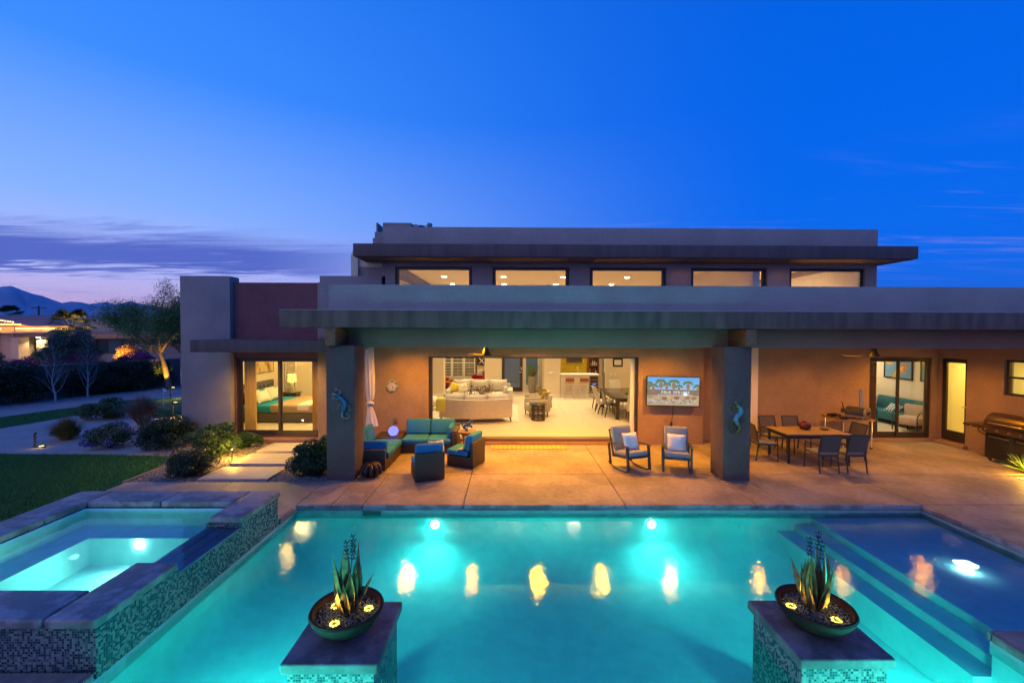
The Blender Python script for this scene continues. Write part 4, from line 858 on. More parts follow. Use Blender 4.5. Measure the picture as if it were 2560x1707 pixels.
# ================================================================ ROCKING CHAIRS
ROCKF = mat('rocker_graphite', (.035, .033, .034), .5); CUSHG = mat('grey_cushion', (.27, .27, .30), .9, var=(5, .12), bump=(12, .35)); PILW = mat('white_pillow', (.62, .60, .66), .9, bump=(9, .5))
def rocker(loc, rz, label, plabel, pr):
    t = thing('rocking_chair', label, 'rocking chair', (*loc, 0), rz, group='rocking chairs')
    for sx in (-.30, .30):
        ob('rocker', ROCKF, t, lambda b: b.tube([(sx, -.40, .075), (sx, -.25, .030), (sx, -.05, .014), (sx, .15, .022), (sx, .33, .06), (sx, .42, .10)], .014, 8, flat=1.3), smooth=40)
        ob('front_leg', ROCKF, t, lambda b: b.box(-.022, .022, -.028, .028, 0, .55, Matrix.Translation((sx, -.37, .055)) @ Matrix.Rotation(R(-6), 4, 'X')))
        ob('rear_leg', ROCKF, t, lambda b: b.box(-.02, .02, -.024, .024, 0, .50, Matrix.Translation((sx, .33, .055)) @ Matrix.Rotation(R(-10), 4, 'X')))
        ob('armrest', ROCKF, t, lambda b: b.rbox(sx-.032, sx+.032, -.38, .36, -.012, .012, .008, 2, Matrix.Translation((0, 0, .60)) @ Matrix.Rotation(R(-3), 4, 'X')), smooth=40)
    ob('seat_frame', ROCKF, t, lambda b: b.box(-.28, .28, -.36, .30, -.02, .02, Matrix.Translation((0, 0, .31)) @ Matrix.Rotation(R(-8), 4, 'X')))
    ob('back_frame', ROCKF, t, lambda b: (b.box(-.28, -.25, -.015, .015, 0, .62, Matrix.Translation((0, .27, .28)) @ Matrix.Rotation(R(-17), 4, 'X')), b.box(.25, .28, -.015, .015, 0, .62, Matrix.Translation((0, .27, .28)) @ Matrix.Rotation(R(-17), 4, 'X')), b.box(-.25, .25, -.014, .014, .585, .615, Matrix.Translation((0, .27, .28)) @ Matrix.Rotation(R(-17), 4, 'X'))))
    ob('seat_cushion', CUSHG, t, lambda b: b.rbox(-.275, .275, -.36, .26, .022, .14, .045, 3, Matrix.Translation((0, 0, .31)) @ Matrix.Rotation(R(-8), 4, 'X')), smooth=50)
    ob('back_cushion', CUSHG, t, lambda b: b.rbox(-.27, .27, -.15, -.03, .12, .68, .05, 3, Matrix.Translation((0, .27, .28)) @ Matrix.Rotation(R(-17), 4, 'X')), smooth=50)
    p = MB().cushion((0, 0, 0), (.42, .15, .42)).build('square_pillow', PILW, smooth=60)
    M = Matrix.Translation((*loc, 0)) @ Matrix.Rotation(rz, 4, 'Z') @ Matrix.Translation((pr, .02, .64)) @ Matrix.Rotation(R(-20), 4, 'X')
    p.matrix_basis = M; tag(p, plabel, 'pillow', 'white pillows'); return t
rocker((2.90, 10.10), R(21), 'grey-cushioned rocking chair standing beside the wide opening', 'white square pillow on the rocking chair beside the wide opening', .05)
rocker((3.98, 9.98), R(-18), 'grey-cushioned rocking chair nearer the column under the television', 'white square pillow on the rocking chair under the television', .0)

# ================================================================ TELEVISION WITH ITS PICTURE
tv = thing('television', 'flat television on the patio wall showing palm trees and a sign', 'television', (4.715, 12.13, 1.57))
TW, TH = 1.49, .81
tilt = Matrix.Rotation(R(1.1), 4, 'Y')
ob('frame', BLACKM, tv, lambda b: b.rbox(-.77, .77, -.02, .03, -.43, .43, .008, 2, tilt), smooth=40); ob('mount', BLACKM, tv, lambda b: b.box(-.2, .2, .03, .138, -.15, .15, tilt))
ob('power_light', emit('standby_red', (1, .02, .02), 3), tv, lambda b: b.box(-.06, -.045, -.024, -.0202, -.44, -.431, tilt))
GW, GH = 240, 132
img = np.zeros((GH, GW, 3)); yy, xx = np.mgrid[0:GH, 0:GW]; v_ = yy/GH; u_ = xx/GW
img[:] = np.array([.13, .36, .72])[None, None]*(1-.0) + (v_[..., None])*np.array([.35, .28, .12])
mnt = v_ > .44 - .05*np.sin(u_*9+1)*(u_ > .55); img[mnt & (u_ > .6)] = (.42, .45, .55)
nz = rng.uniform(.75, 1.25, (GH, GW, 1)); gnd = v_ > .62; img[gnd] = (np.array([.46, .33, .20])*nz)[gnd]
fen = (v_ > .43+.02*np.abs(u_-.5)) & (v_ < .64); st = ((xx % 5) < 3)
img[fen & st] = (.16, .09, .06); img[fen & ~st] = (.36, .27, .22)
def palm_px(cx, top, s):
    for y in range(int(top+s*.8), int(top+s*2.5)):
        hw = s*.40*math.sin(PI*min(1, max(.12, (y-top-s*.6)/(s*2.1)))) if y < top+s*2.3 else 2
        for x in range(int(cx-hw), int(cx+hw)+1):
            if 0 <= x < GW and 0 <= y < GH*.66: img[y, x] = np.array([.34, .21, .10])*rng.uniform(.5, 1.3)
    for _ in range(120):
        a = rng.uniform(-.5, PI+.5); L = s*rng.uniform(.6, 1.2)
        for q in np.linspace(0, 1, 30):
            x = int(cx+math.cos(a)*L*q*1.15); y = int(top+s*.75+(-math.sin(a)*L*q)*.72+L*.35*q*q)
            if 0 <= x < GW and 0 <= y < GH: img[y, x] = np.array([.09, .145, .05])*rng.uniform(.4, 2.2)
for a in ((5, 14, 20), (28, 26, 19), (62, 3, 21), (90, 22, 16), (122, 3, 22), (146, 30, 15), (188, 10, 20), (236, 24, 20)): palm_px(*a)
img[int(.615*GH):int(.635*GH), 50:208] = (.62, .60, .55); img[int(.63*GH):int(.76*GH), 50:52] = (.5, .48, .44); img[int(.63*GH):int(.76*GH), 206:208] = (.5, .48, .44)
FONT5 = {'P': '11110 10001 11110 10000 10000 10000', 'A': '01110 10001 10001 11111 10001 10001', 'L': '10000 10000 10000 10000 10000 11111', 'M': '10001 11011 10101 10101 10001 10001', 'S': '01111 10000 01110 00001 00001 11110', 'R': '11110 10001 11110 10100 10010 10001', 'I': '00100 00100 00100 00100 00100 00100', 'N': '10001 11001 10101 10011 10001 10001', 'G': '01111 10000 10011 10001 10001 01111', ' ': '00000 00000 00000 00000 00000 00000'}
x = 66
for chh in 'PALM SPRINGS':
    for r_, row in enumerate(FONT5[chh].split()):
        for c_, bit in enumerate(row):
            if bit == '1': img[int(.495*GH)+r_*2:int(.495*GH)+r_*2+2, x+int(c_*1.5):x+int(c_*1.5)+2] = (.78, .80, .82)
    x += 11
for _ in range(700):
    cx_, cyy_ = rng.uniform(2, 226), rng.uniform(.79, .93); r_ = rng.uniform(1.2, 2.6)
    d_ = ((xx-cx_)/1.5)**2+(yy-cyy_*GH)**2 < r_**2; img[d_] = np.array([.42, .34, .26])*rng.uniform(.45, 1.5)
for cx_, cyy_, c_ in ((14, .70, (.34, .26, .12)), (98, .70, (.55, .38, .18)), (136, .73, (.28, .12, .08)), (80, .75, (.25, .14, .08)), (186, .72, (.3, .16, .1)), (216, .73, (.3, .16, .1))):
    d_ = ((xx-cx_)/13)**2+((yy-cyy_*GH)/7)**2 < 1; img[d_] = np.array(c_)*rng.uniform(.6, 1.4, (int(d_.sum()), 1))
gl_ = np.exp(-(((xx-176)/9)**2+((yy-.60*GH)/6)**2)); img += gl_[..., None]*np.array([.5, .9, 1.2])
def image_grid(name, img, w_, h_, m, parent, M):
    GH, GW, _ = img.shape; vx = np.linspace(-w_/2, w_/2, GW+1); vz = np.linspace(h_/2, -h_/2, GH+1); A, B = np.meshgrid(vx, vz)
    V = np.stack([A, np.zeros_like(A), B], -1).reshape(-1, 3); V = V @ np.array(M.to_3x3()).T + np.array(M.translation)
    idx = np.arange((GH+1)*(GW+1)).reshape(GH+1, GW+1); F = np.stack([idx[1:, :-1], idx[1:, 1:], idx[:-1, 1:], idx[:-1, :-1]], -1).reshape(-1, 4)
    o = raw_mesh(name, V, F, m, parent); a = o.data.color_attributes.new('Col', 'FLOAT_COLOR', 'CORNER')
    cc = np.concatenate([img.reshape(-1, 3), np.ones((GH*GW, 1))], 1); a.data.foreach_set('color', np.repeat(cc, 4, axis=0).astype(np.float32).ravel()); return o
image_grid('screen', np.clip(img, 0, 3), TW, TH, vcol_mat('tv_picture', 1.0), tv, tilt @ Matrix.Translation((0, -.0215, 0)))
cord = ob('power_cord', BLACKM, None, lambda b: (b.tube([(4.74, 12.16, 1.17), (4.735, 12.18, 1.0), (4.745, 12.20, .85), (4.725, 12.225, .72), (4.72, 12.23, .66)], .008, 6), b.rbox(4.685, 4.745, 12.20, 12.245, .50, .66, .01)), smooth=40); tag(cord, 'black power cord hanging from the patio television to its plug', 'cord')
OUTL = mat('outlet_bronze', (.16, .11, .08), .5)
bx('wall_outlet', OUTL, 4.59, 4.69, 12.236, 12.268, .43, .58, r=.008, label='brown weatherproof outlet on the wall below the television', cat='outlet')
bx('wall_outlet', OUTL, -3.28, -3.19, 12.236, 12.268, .62, .76, r=.008, label='brown weatherproof outlet on the wall above the glowing ball', cat='outlet')

# ================================================================ CLOCK, CURTAIN, FANS
ck = thing('wall_clock', 'round stone-grey wall clock on the patio wall', 'clock', (-3.33, 12.268, 1.69)); MY = Matrix.Rotation(R(90), 4, 'X')
CKM = mat('clock_stone', (.33, .29, .25), .8, var=(12, .3)); CKL = mat('clock_face', (.52, .48, .42), .7, var=(18, .25))
ob('rim', CKM, ck, lambda b: b.lathe([(.001, 0), (.175, 0), (.178, .02), (.165, .035), (.11, .03), (.105, .026), (.001, .026)], 0, 0, 40, MY), smooth=40)
ob('dial', CKL, ck, lambda b: b.lathe([(.001, .0285), (.104, .0285), (.104, .0262)], 0, 0, 32, MY))
for i in range(12):
    a = i*PI/6; ob('hour_mark', CKL if i % 2 else BLACKM, ck, lambda b: b.box(-.012 if i % 2 else -.006, .012 if i % 2 else .006, -.0395, -.03, .125, .158, Matrix.Rotation(a, 4, 'Y')))
for a, L in ((R(140), .06), (R(165), .085)): ob('hand', BLACKM, ck, lambda b: b.box(-.004, .004, -.034, -.030, 0, L, Matrix.Rotation(a, 4, 'Y')))
SHEER = mat('curtain_sheer', (.62, .55, .52), .9, bump=(6, .3))
cu = thing('curtain', 'white sheer curtain knotted halfway at the patio side', 'curtain', (-3.83, 11.86, 0))
def drape(b, prof, n=40, folds=9, amp=.018, seed=1):
    vs = []; m = len(prof)
    for i, (z, rx, ry, ox) in enumerate(prof):
        for k in range(n):
            a = 2*PI*k/n; w_ = 1+amp/max(rx, .03)*math.sin(folds*a+seed+i*.12); vs.append((ox+rx*w_*math.cos(a), ry*w_*math.sin(a), z))
    fs = [(i*n+k, i*n+(k+1) % n, (i+1)*n+(k+1) % n, (i+1)*n+k) for i in range(m-1) for k in range(n)]
    fs += [tuple(range(n-1, -1, -1)), tuple((m-1)*n+k for k in range(n))]; b.add(vs, fs)
ob('cloth', SHEER, cu, lambda b: drape(b, [(.62, .16, .10, .04), (.75, .145, .09, .035), (.95, .11, .07, .015), (1.12, .065, .05, -.01), (1.20, .05, .045, -.015)]), smooth=70)
ob('knot', SHEER, cu, lambda b: b.tube([(-.075, 0, 1.22), (-.05, -.06, 1.27), (.02, -.075, 1.28), (.07, -.03, 1.26), (.05, .05, 1.22), (-.03, .06, 1.2), (-.075, 0, 1.22)], .045, 10), smooth=70)
ob('cloth', SHEER, cu, lambda b: drape(b, [(1.30, .05, .045, -.01), (1.40, .085, .06, 0), (1.6, .115, .08, 0), (2.0, .13, .09, -.01), (2.5, .115, .09, -.02), (2.80, .11, .085, -.02)], seed=2), smooth=70)
ob('curtain_rod', BLACKM, None, lambda b: b.tube([(-3.87, 9.9, 2.78), (-3.87, 12.26, 2.78)], .012, 8), label='thin black curtain rod between the column and the patio wall', cat='curtain rod')
FANM = mat('fan_bronze', (.04, .03, .022), .5); FANB = mat('fan_blade', (.08, .065, .05), .6)
fan = thing('ceiling_fan', 'three-blade bronze ceiling fan hanging before the wide opening', 'ceiling fan', (-.57, 11.0, 0), R(8), 'patio ceiling fans')
ob('rod', FANM, fan, lambda b: b.cyl((0, 0, 2.85), (0, 0, 3.05), .02)); ob('motor_housing', FANM, fan, lambda b: b.lathe([(.03, 2.88), (.055, 2.84), (.09, 2.74), (.135, 2.66), (.135, 2.635), (.06, 2.62), (.001, 2.615)], 0, 0, 24), smooth=40)
for k in range(3):
    def bl(b):
        M = Matrix.Rotation(2*PI*k/3+.05, 4, 'Z') @ Matrix.Translation((0, 0, 2.65)) @ Matrix.Rotation(R(9), 4, 'X')
        b.prism([(.10, -.045), (.35, -.085), (.75, -.075), (.80, -.04), (.80, .03), (.7, .055), (.3, .06), (.10, .045)], -.006, .006, M)
    ob('blade', FANB, fan, bl)
dup(fan, (9.5, 11.0, 0), R(170), 'three-blade bronze ceiling fan hanging over the outdoor dining set')
# ================================================================ OUTDOOR DINING
TFR = mat('dining_frame', (.02, .018, .017), .45); TTOP = mat('dining_top', (.30, .20, .11), .4, var=(6, .25), stretch=(1, 8, 1)); SLING = mat('sling_mesh', (.11, .085, .07), .75, var=(60, .4)); SEATC = mat('chair_pad', (.20, .20, .22), .9, var=(6, .15))
t = thing('outdoor_dining_table', 'rectangular outdoor dining table with tan top and dark legs', 'table', (7.72, 10.90, 0))
bx('tabletop', TTOP, -.80, .80, -.48, .44, .715, .745, t, r=.006); ob('apron', TFR, t, lambda b: (b.box(-.76, .76, -.44, -.40, .63, .713), b.box(-.76, .76, .36, .40, .63, .713), b.box(-.76, -.72, -.40, .36, .63, .713), b.box(.72, .76, -.40, .36, .63, .713)))
for sx in (-1, 1):
    for sy in (-.44, .36): bx('leg', TFR, sx*.76-.04 if sx > 0 else -.76, sx*.76 if sx > 0 else -.72+.0, sy, sy+.04, 0, .628, t); 
def sling_chair():
    t = thing('sling_chair', 'x', 'chair', (0, 0, 0), group='outdoor dining chairs')
    for sx in (-.225, .225):
        ob('front_leg', TFR, t, lambda b: b.tube([(sx, -.25, 0), (sx, -.235, .40), (sx, -.22, .62)], .015, 8)); ob('rear_leg', TFR, t, lambda b: b.tube([(sx, .28, 0), (sx, .22, .42), (sx, .27, .70), (sx, .33, .90)], .016, 8), smooth=50)
        ob('armrest', TFR, t, lambda b: b.rbox(sx-.022, sx+.022, -.25, .27, .625, .645, .008))
    bx('seat', SLING, -.225, .225, -.25, .23, .395, .415, t); bx('seat_pad', SEATC, -.215, .215, -.25, .21, .417, .455, t, r=.015)
    ob('backrest', SLING, t, lambda b: b.box(-.215, .215, -.008, .008, 0, .44, Matrix.Translation((0, .235, .475)) @ Matrix.Rotation(R(-13), 4, 'X')))
    ob('top_rail', TFR, t, lambda b: b.cyl((-.225, .335, .905), (.225, .335, .905), .014)); ob('stretcher', TFR, t, lambda b: b.box(-.225, .225, .20, .22, .37, .393))
    return t
sch = sling_chair(); spots = [((7.45, 10.02), 180, 'dark sling chair on the pool side of the dining table, nearer the gecko column'), ((8.10, 10.02), 180, 'dark sling chair on the pool side of the dining table, farther from the column'), ((7.30, 11.62), 0, 'dark sling chair on the wall side of the dining table, nearer the column'), ((7.95, 11.62), 0, 'dark sling chair on the wall side of the dining table, nearer the pizza oven'), ((6.62, 10.93), 83, 'dark sling chair at the column end of the dining table'), ((8.80, 10.92), -86, 'dark sling chair at the oven end of the dining table')]
for i, ((x, y), a, lb) in enumerate(spots):
    # local front is -Y
    rz = R(a)
    if i == 0: sch.location = (x, y, 0); sch.rotation_euler = (0, 0, rz); sch['label'] = lb; reg(sch, None, Matrix.Translation((x, y, 0)) @ Matrix.Rotation(rz, 4, 'Z'))
    else: dup(sch, (x, y, 0), rz, lb)
g = thing('red_pot', 'dark red pomegranate-shaped pot on the outdoor dining table', 'pot', (7.72, 10.98, .746)); REDG = mat('red_glaze', (.13, .008, .008), .3, var=(8, .4))
ob('body', REDG, g, lambda b: b.lathe([(.07, 0), (.12, .03), (.145, .09), (.13, .15), (.08, .185), (.045, .195), (.04, .19), (.001, .17)], 0, 0, 28), smooth=60)
for i in range(5): a = i*2*PI/5; ob('crown_point', REDG, g, lambda b: b.tube([(.04*math.cos(a), .04*math.sin(a), .19), (.05*math.cos(a), .05*math.sin(a), .225)], [.016, .002], 6))
ob('ashtray', BLACKM, None, lambda b: b.lathe([(.08, .746), (.105, .765), (.095, .768), (.07, .755), (.001, .753)], 8.2, 10.93, 24), smooth=40, label='small dark dish on the outdoor dining table', cat='dish')
# pizza oven cart
ct = thing('oven_cart', 'wood-topped steel cart on casters holding the pizza oven', 'cart', (9.74, 12.09, 0)); CW = wood('cart_butcher_block', (.34, .19, .08), (.22, .11, .045), 4, .4)
bx('top', CW, -.46, .46, -.40, .40, .80, .85, ct, r=.008)
for sx in (-.40, .40):
    for sy in (-.34, .34):
        lg = ob('leg', CHROME, ct, lambda b: b.cyl((sx, sy, .09), (sx, sy, .80), .016)); ob('caster', BLACKM, lg, lambda b: b.lathe([(.001, -.012), (.035, -.012), (.038, 0), (.035, .012), (.001, .012)], 0, 0, 16, Matrix.Translation((sx, sy, .042)) @ Matrix.Rotation(R(90), 4, 'X')), smooth=40)
        ob('caster_fork', CHROME, lg, lambda b: b.box(sx-.016, sx+.016, sy-.02, sy+.02, .05, .10))
bx('shelf', CW, -.42, .42, -.36, .36, .28, .305, ct, r=.006)
po = thing('pizza_oven', 'domed portable pizza oven with tall steel chimney on the cart', 'oven', (9.80, 12.0, .85), R(34)); POB = mat('oven_powder_coat', (.07, .055, .04), .45); POS = mat('oven_steel', (.50, .42, .34), .32, .9)
dome = [(-.19, .10), (-.205, .16), (-.19, .24), (-.13, .30), (0, .325), (.13, .30), (.19, .24), (.205, .16), (.19, .10)]
MF = Matrix.Rotation(R(90), 4, 'X')
ob('shell', POB, po, lambda b: b.prism(dome, -.30, .12, Matrix(((1,0,0,0),(0,0,1,0),(0,1,0,0),(0,0,0,1)))), smooth=40)
ob('front_collar', POS, po, lambda b: b.prism([(x*1.06, z*1.04) for x, z in dome], -.36, -.305, Matrix(((1,0,0,0),(0,0,1,0),(0,1,0,0),(0,0,0,1)))), smooth=40)
ob('mouth', BLACKM, po, lambda b: b.box(-.15, .15, -.363, -.361, .115, .215))
bx('stone_tray', POS, -.20, .20, -.35, .12, .07, .097, po)
for sx in (-.16, .16):
    for sy in (-.27, .05): ob('leg', POS, po, lambda b: b.cyl((sx*1.2, sy*1.1, 0), (sx, sy, .10), .012))
ob('chimney', POS, po, lambda b: b.tube([(.0, -.18, .31), (.0, -.18, .80)], .045, 18), smooth=40); ob('chimney_cap', POS, po, lambda b: b.lathe([(.05, .79), (.055, .80), (.001, .83)], 0, -.18, 18), smooth=40)
ob('fuel_hopper', POB, po, lambda b: b.rbox(-.09, .09, .125, .26, .12, .25, .015), smooth=40); ob('hopper_handle', BLACKM, po, lambda b: b.tube([(0, .22, .25), (-.02, .24, .40), (-.10, .24, .43)], .012, 8), smooth=40)
pn = thing('frying_pan', 'black skillet lying on the cart beside the oven', 'pan', (9.42, 11.83, .851)); ob('dish', BLACKM, pn, lambda b: b.lathe([(.001, .004), (.10, .0), (.125, .035), (.13, .037), (.105, .008), (.001, .008)], 0, 0, 24), smooth=40); ob('handle', BLACKM, pn, lambda b: b.tube([(.12, -.03, .03), (.28, -.08, .045)], .011, 8))
gb = thing('gas_burner', 'small black burner with pot ring on the cart', 'burner', (9.42, 12.20, .851)); bx('body', BLACKM, -.13, .13, -.11, .11, 0, .06, gb, r=.01); ob('grate', BLACKM, gb, lambda b: (b.lathe([(.075, .062), (.09, .062), (.09, .078), (.075, .078)], 0, 0, 20, None, True), b.box(-.09, .09, -.006, .006, .064, .077), b.box(-.006, .006, -.09, .09, .064, .077))); ob('knob', CHROME, gb, lambda b: b.cyl((0, -.112, .03), (0, -.135, .03), .018))
# grill
gr = thing('gas_grill', 'black gas grill with row of knobs and domed lid against the side wall', 'grill', (12.50, 10.2, 0)); GRB = mat('grill_black', (.012, .011, .011), .4); GRL = mat('grill_lid', (.10, .06, .03), .3, .6)
bx('cabinet', GRB, -.22, .30, -.62, .62, .09, .74, gr, r=.01)
bx('control_panel', GRL, -.32, .29, -.63, .63, .745, .90, gr, r=.03)
bx('side_shelf', GRL, -.28, .28, .635, 1.12, .80, .885, gr, r=.03); bx('side_shelf', GRL, -.28, .28, -1.10, -.635, .80, .885, gr, r=.03)
lid = [(-.30, .90), (-.29, 1.02), (-.20, 1.16), (-.05, 1.235), (.12, 1.22), (.24, 1.10), (.28, .92)]
ob('lid', GRL, gr, lambda b: b.prism(lid, -.60, .60, Matrix(((1,0,0,0),(0,0,1,0),(0,1,0,0),(0,0,0,1)))), smooth=50)
ob('lid_handle', CHROME, gr, lambda b: (b.cyl((-.345, -.45, 1.0), (-.345, .45, 1.0), .014), b.cyl((-.345, -.4, 1.0), (-.28, -.4, 1.0), .01), b.cyl((-.345, .4, 1.0), (-.28, .4, 1.0), .01)), smooth=40)
for y in (-.5, -.25, 0, .25, .5, .88):
    ob('knob', CHROME, gr, lambda b: b.lathe([(.001, .04), (.026, .038), (.03, .0)], 0, 0, 16, Matrix.Translation((-.325 if y < .6 else -.285, y, .825)) @ Matrix.Rotation(R(-90), 4, 'Y')), smooth=40)
for y in (-.30, .30): ob('door_handle', CHROME, gr, lambda b: b.cyl((-.245, y-.22, .64), (-.245, y+.22, .64), .012)); bx('door', GRB, -.235, -.222, y-.30, y+.30, .12, .70, gr, r=.004)
for sy in (-.55, .55):
    for sx in (-.16, .24): ob('caster', CHROME, gr, lambda b: b.lathe([(.001, -.014), (.036, -.014), (.04, 0), (.036, .014), (.001, .014)], 0, 0, 14, Matrix.Translation((sx, sy, .042)) @ Matrix.Rotation(R(90), 4, 'X')), smooth=40)
ob('gas_hose', BLACKM, gr, lambda b: b.tube([(-.1, .9, .80), (-.12, .85, .68), (-.1, .72, .62), (0, .66, .60)], .012, 8), smooth=40)

# ================================================================ GREAT ROOM FURNITURE (floor at ZI)
OAT = mat('oatmeal_linen', (.52, .45, .37), .95, var=(9, .1), bump=(60, .3)); GREYL = mat('grey_linen', (.44, .40, .36), .95, var=(9, .1), bump=(60, .3)); DKLEG = mat('espresso_leg', (.03, .018, .012), .4); YEL = mat('yellow_cloth', (.62, .44, .03), .9, bump=(30, .4)); LIME = mat('chartreuse_knit', (.52, .48, .10), .95, bump=(40, .6))
cs = thing('curved_sofa', 'curved grey sofa seen from behind just inside the opening', 'sofa', (-1.15, 15.1, ZI))
# curved back as an arc bulging towards the opening
def arc(b, r0, r1, z0, z1, a0, a1, n=22, cy0=1.7):
    vs = []
    for i in range(n+1):
        a = a0+(a1-a0)*i/n
        for r_, z in ((r0, z0), (r1, z0), (r1, z1), (r0, z1)): vs.append((r_*math.sin(a), cy0-r_*math.cos(a), z))
    fs = [(i*4+k, i*4+(k+1) % 4, (i+1)*4+(k+1) % 4, (i+1)*4+k) for i in range(n) for k in range(4)] + [(0, 1, 2, 3), (n*4+3, n*4+2, n*4+1, n*4)]
    b.add(vs, [f[::-1] for f in fs])
A0, A1 = -.50, .54
ob('back', GREYL, cs, lambda b: arc(b, 2.52, 2.36, .17, .80, A0, A1)); ob('seat_base', GREYL, cs, lambda b: arc(b, 2.355, 1.62, .17, .34, A0, A1)); 
for k in range(3):
    a = A0+(A1-A0)*k/3; a2 = A0+(A1-A0)*(k+1)/3; ob('seat_cushion', GREYL, cs, lambda b: arc(b, 2.16, 1.58, .342, .48, a+.004, a2-.004, 8)); am = (a+a2)/2
    ob('back_cushion', GREYL, cs, lambda b: b.cushion((0, 0, 0), (.82, .24, .52), M=Matrix.Translation((2.26*math.sin(am), 1.7-2.26*math.cos(am), .70)) @ Matrix.Rotation(am, 4, 'Z') @ Matrix.Rotation(R(-10), 4, 'X')), smooth=60)
for a in (A0+.02, A1-.02): ob('leg', DKLEG, cs, lambda b: b.tube([(2.45*math.sin(a), 1.7-2.45*math.cos(a), .17), (2.48*math.sin(a)+.03*(1 if a > 0 else -1), 1.7-2.49*math.cos(a), 0)], [.035, .016], 8)); ob('leg', DKLEG, cs, lambda b: b.tube([(1.7*math.sin(a), 1.7-1.7*math.cos(a), .17), (1.68*math.sin(a), 1.7-1.68*math.cos(a), 0)], [.035, .016], 8))
o = ob('throw_blanket', LIME, None, lambda b: (b.rbox(-2.44, -2.12, 14.40, 14.43, .56, .96, .012), b.rbox(-2.44, -2.12, 14.43, 14.68, .955, .975, .008), [b.box(-2.43+q*.026, -2.422+q*.026, 14.405, 14.42, .48, .56) for q in range(12)]), smooth=40, label='chartreuse fringed throw over the end of the curved sofa', cat='throw')
s3 = thing('three_seat_sofa', 'oatmeal three-seat sofa facing the patio', 'sofa', (-1.25, 18.75, ZI))
bx('base', OAT, -1.35, 1.35, -.40, .42, .10, .32, s3, r=.02); bx('back', OAT, -1.35, 1.35, .425, .60, .10, .78, s3, r=.04)
for sx in (-1.45, 1.22): bx('arm', OAT, sx, sx+.23, -.48, .60, .10, .60, s3, r=.04)
for k in range(3):
    x0 = -1.20+k*.805; bx('seat_cushion', OAT, x0, x0+.79, -.46, .25, .322, .46, s3, r=.06, seg=3); ob('back_cushion', OAT, s3, lambda b: b.cushion((x0+.395, .30, .70), (.80, .30, .55), rot=Euler((R(-10), 0, 0)).to_matrix()), smooth=60)
for sx in (-1.35, 1.35):
    for sy in (-.4, .52): ob('leg', DKLEG, s3, lambda b: b.cyl((sx, sy, 0), (sx, sy, .10), .025))
def pillow(loc, rot, size, m, label, depth=.14):
    o = MB().cushion((0, 0, 0), (size, depth, size)).build('throw_pillow', m, smooth=60); o.location = loc; o.rotation_euler = rot; tag(o, label, 'pillow'); return o
ZIG = stripes('pillow_geometric', (.62, .55, .42), (.55, .38, .08), 2, 16, .6)
pillow((-2.33, 18.70, .80), (R(-18), R(18), R(20)), .42, YEL, 'plain yellow pillow at the end of the oatmeal sofa'); pillow((-1.98, 18.52, .78), (R(-18), R(-14), R(-8)), .46, patches('pillow_leaf_print', [(0, (.66, .60, .48)), (.53, (.66, .60, .48)), (.55, (.55, .38, .06))], 14), 'cream pillow with gold leaf print on the oatmeal sofa')
o = MB().cushion((0, 0, 0), (.34, .16, .34)).build('throw_pillow', patches('pillow_grey_print', [(0, (.55, .5, .42)), (.5, (.2, .18, .16)), (.55, (.55, .5, .42))], 20), smooth=60); o.location = (-.12, 18.42, .74); o.rotation_euler = (R(-10), 0, R(60)); tag(o, 'small grey patterned pillow against the sofa arm nearest the entry', 'pillow')
ctb = thing('coffee_table', 'round dark coffee table between the two sofas', 'table', (-1.15, 16.9, ZI)); ob('top', DKLEG, ctb, lambda b: b.lathe([(.001, .36), (.55, .36), (.56, .38), (.55, .40), (.001, .40)], 0, 0, 36), smooth=40); ob('base', DKLEG, ctb, lambda b: b.lathe([(.30, 0), (.32, .02), (.20, .18), (.26, .358)], 0, 0, 28), smooth=40)
AUT = leafmat('autumn_leaves', (.14, .03, .012), (.16, .12, .02)); br = thing('leaf_arrangement', 'branches with russet leaves in a vase on the coffee table', 'plant', (-.95, 16.85, ZI+.40))
ob('vase', mat('vase_dark', (.05, .04, .035), .3), br, lambda b: b.lathe([(.05, 0), (.09, .05), (.08, .12), (.04, .17), (.045, .19)], 0, 0, 20), smooth=50)
def sprig(b):
    for k in range(16):
        a = random.uniform(0, 2*PI); r_ = random.uniform(.15, .55); b.tube([(0, 0, .15), (r_*.5*math.cos(a), r_*.4*math.sin(a), .30+random.uniform(0, .1)), (r_*math.cos(a), r_*.6*math.sin(a), .25+random.uniform(0, .28))], .006, 5)
ob('twigs', DKLEG, br, sprig)
def leaves(b):
    for k in range(170):
        a = random.uniform(0, 2*PI); r_ = random.uniform(.05, .58); c = Vector((r_*math.cos(a), r_*.6*math.sin(a), .24+random.uniform(0, .30))); M = Matrix.Translation(c) @ Euler((random.uniform(0, 6), random.uniform(0, 6), random.uniform(0, 6))).to_matrix().to_4x4(); s = random.uniform(.03, .055)
        b.add([(-s, 0, 0), (0, -s*.5, .004), (s, 0, 0), (0, s*.5, .004)], [(0, 1, 2, 3)], M)
ob('foliage', AUT, br, leaves)
ob('ring_ornament', BLACKM, None, lambda b: [b.tube([(-1.62+k*.11+.0*q, 16.72+.05*k+.16*math.cos(q*PI/12)*.3, ZI+.402+.21+.20*math.sin(q*PI/12)+.0) if False else (-1.62+k*.10+.10*math.cos(q*PI/12), 16.72+.04*k, ZI+.62+.20*math.sin(q*PI/12)) for q in range(25)], .009, 6) for k in range(3)], smooth=60, label='three thin black metal rings standing on the coffee table', cat='ornament')
bx('area_rug', patches('rug_lines', [(0, (.50, .43, .34)), (.47, (.50, .43, .34)), (.49, (.16, .12, .10)), (.51, (.52, .46, .37))], 4.5, .95, dist=1.0), -3.6, .38, 14.55, 18.3, ZI+.002, ZI+.014, label='cream rug with thin dark lines under the sofas', cat='rug')
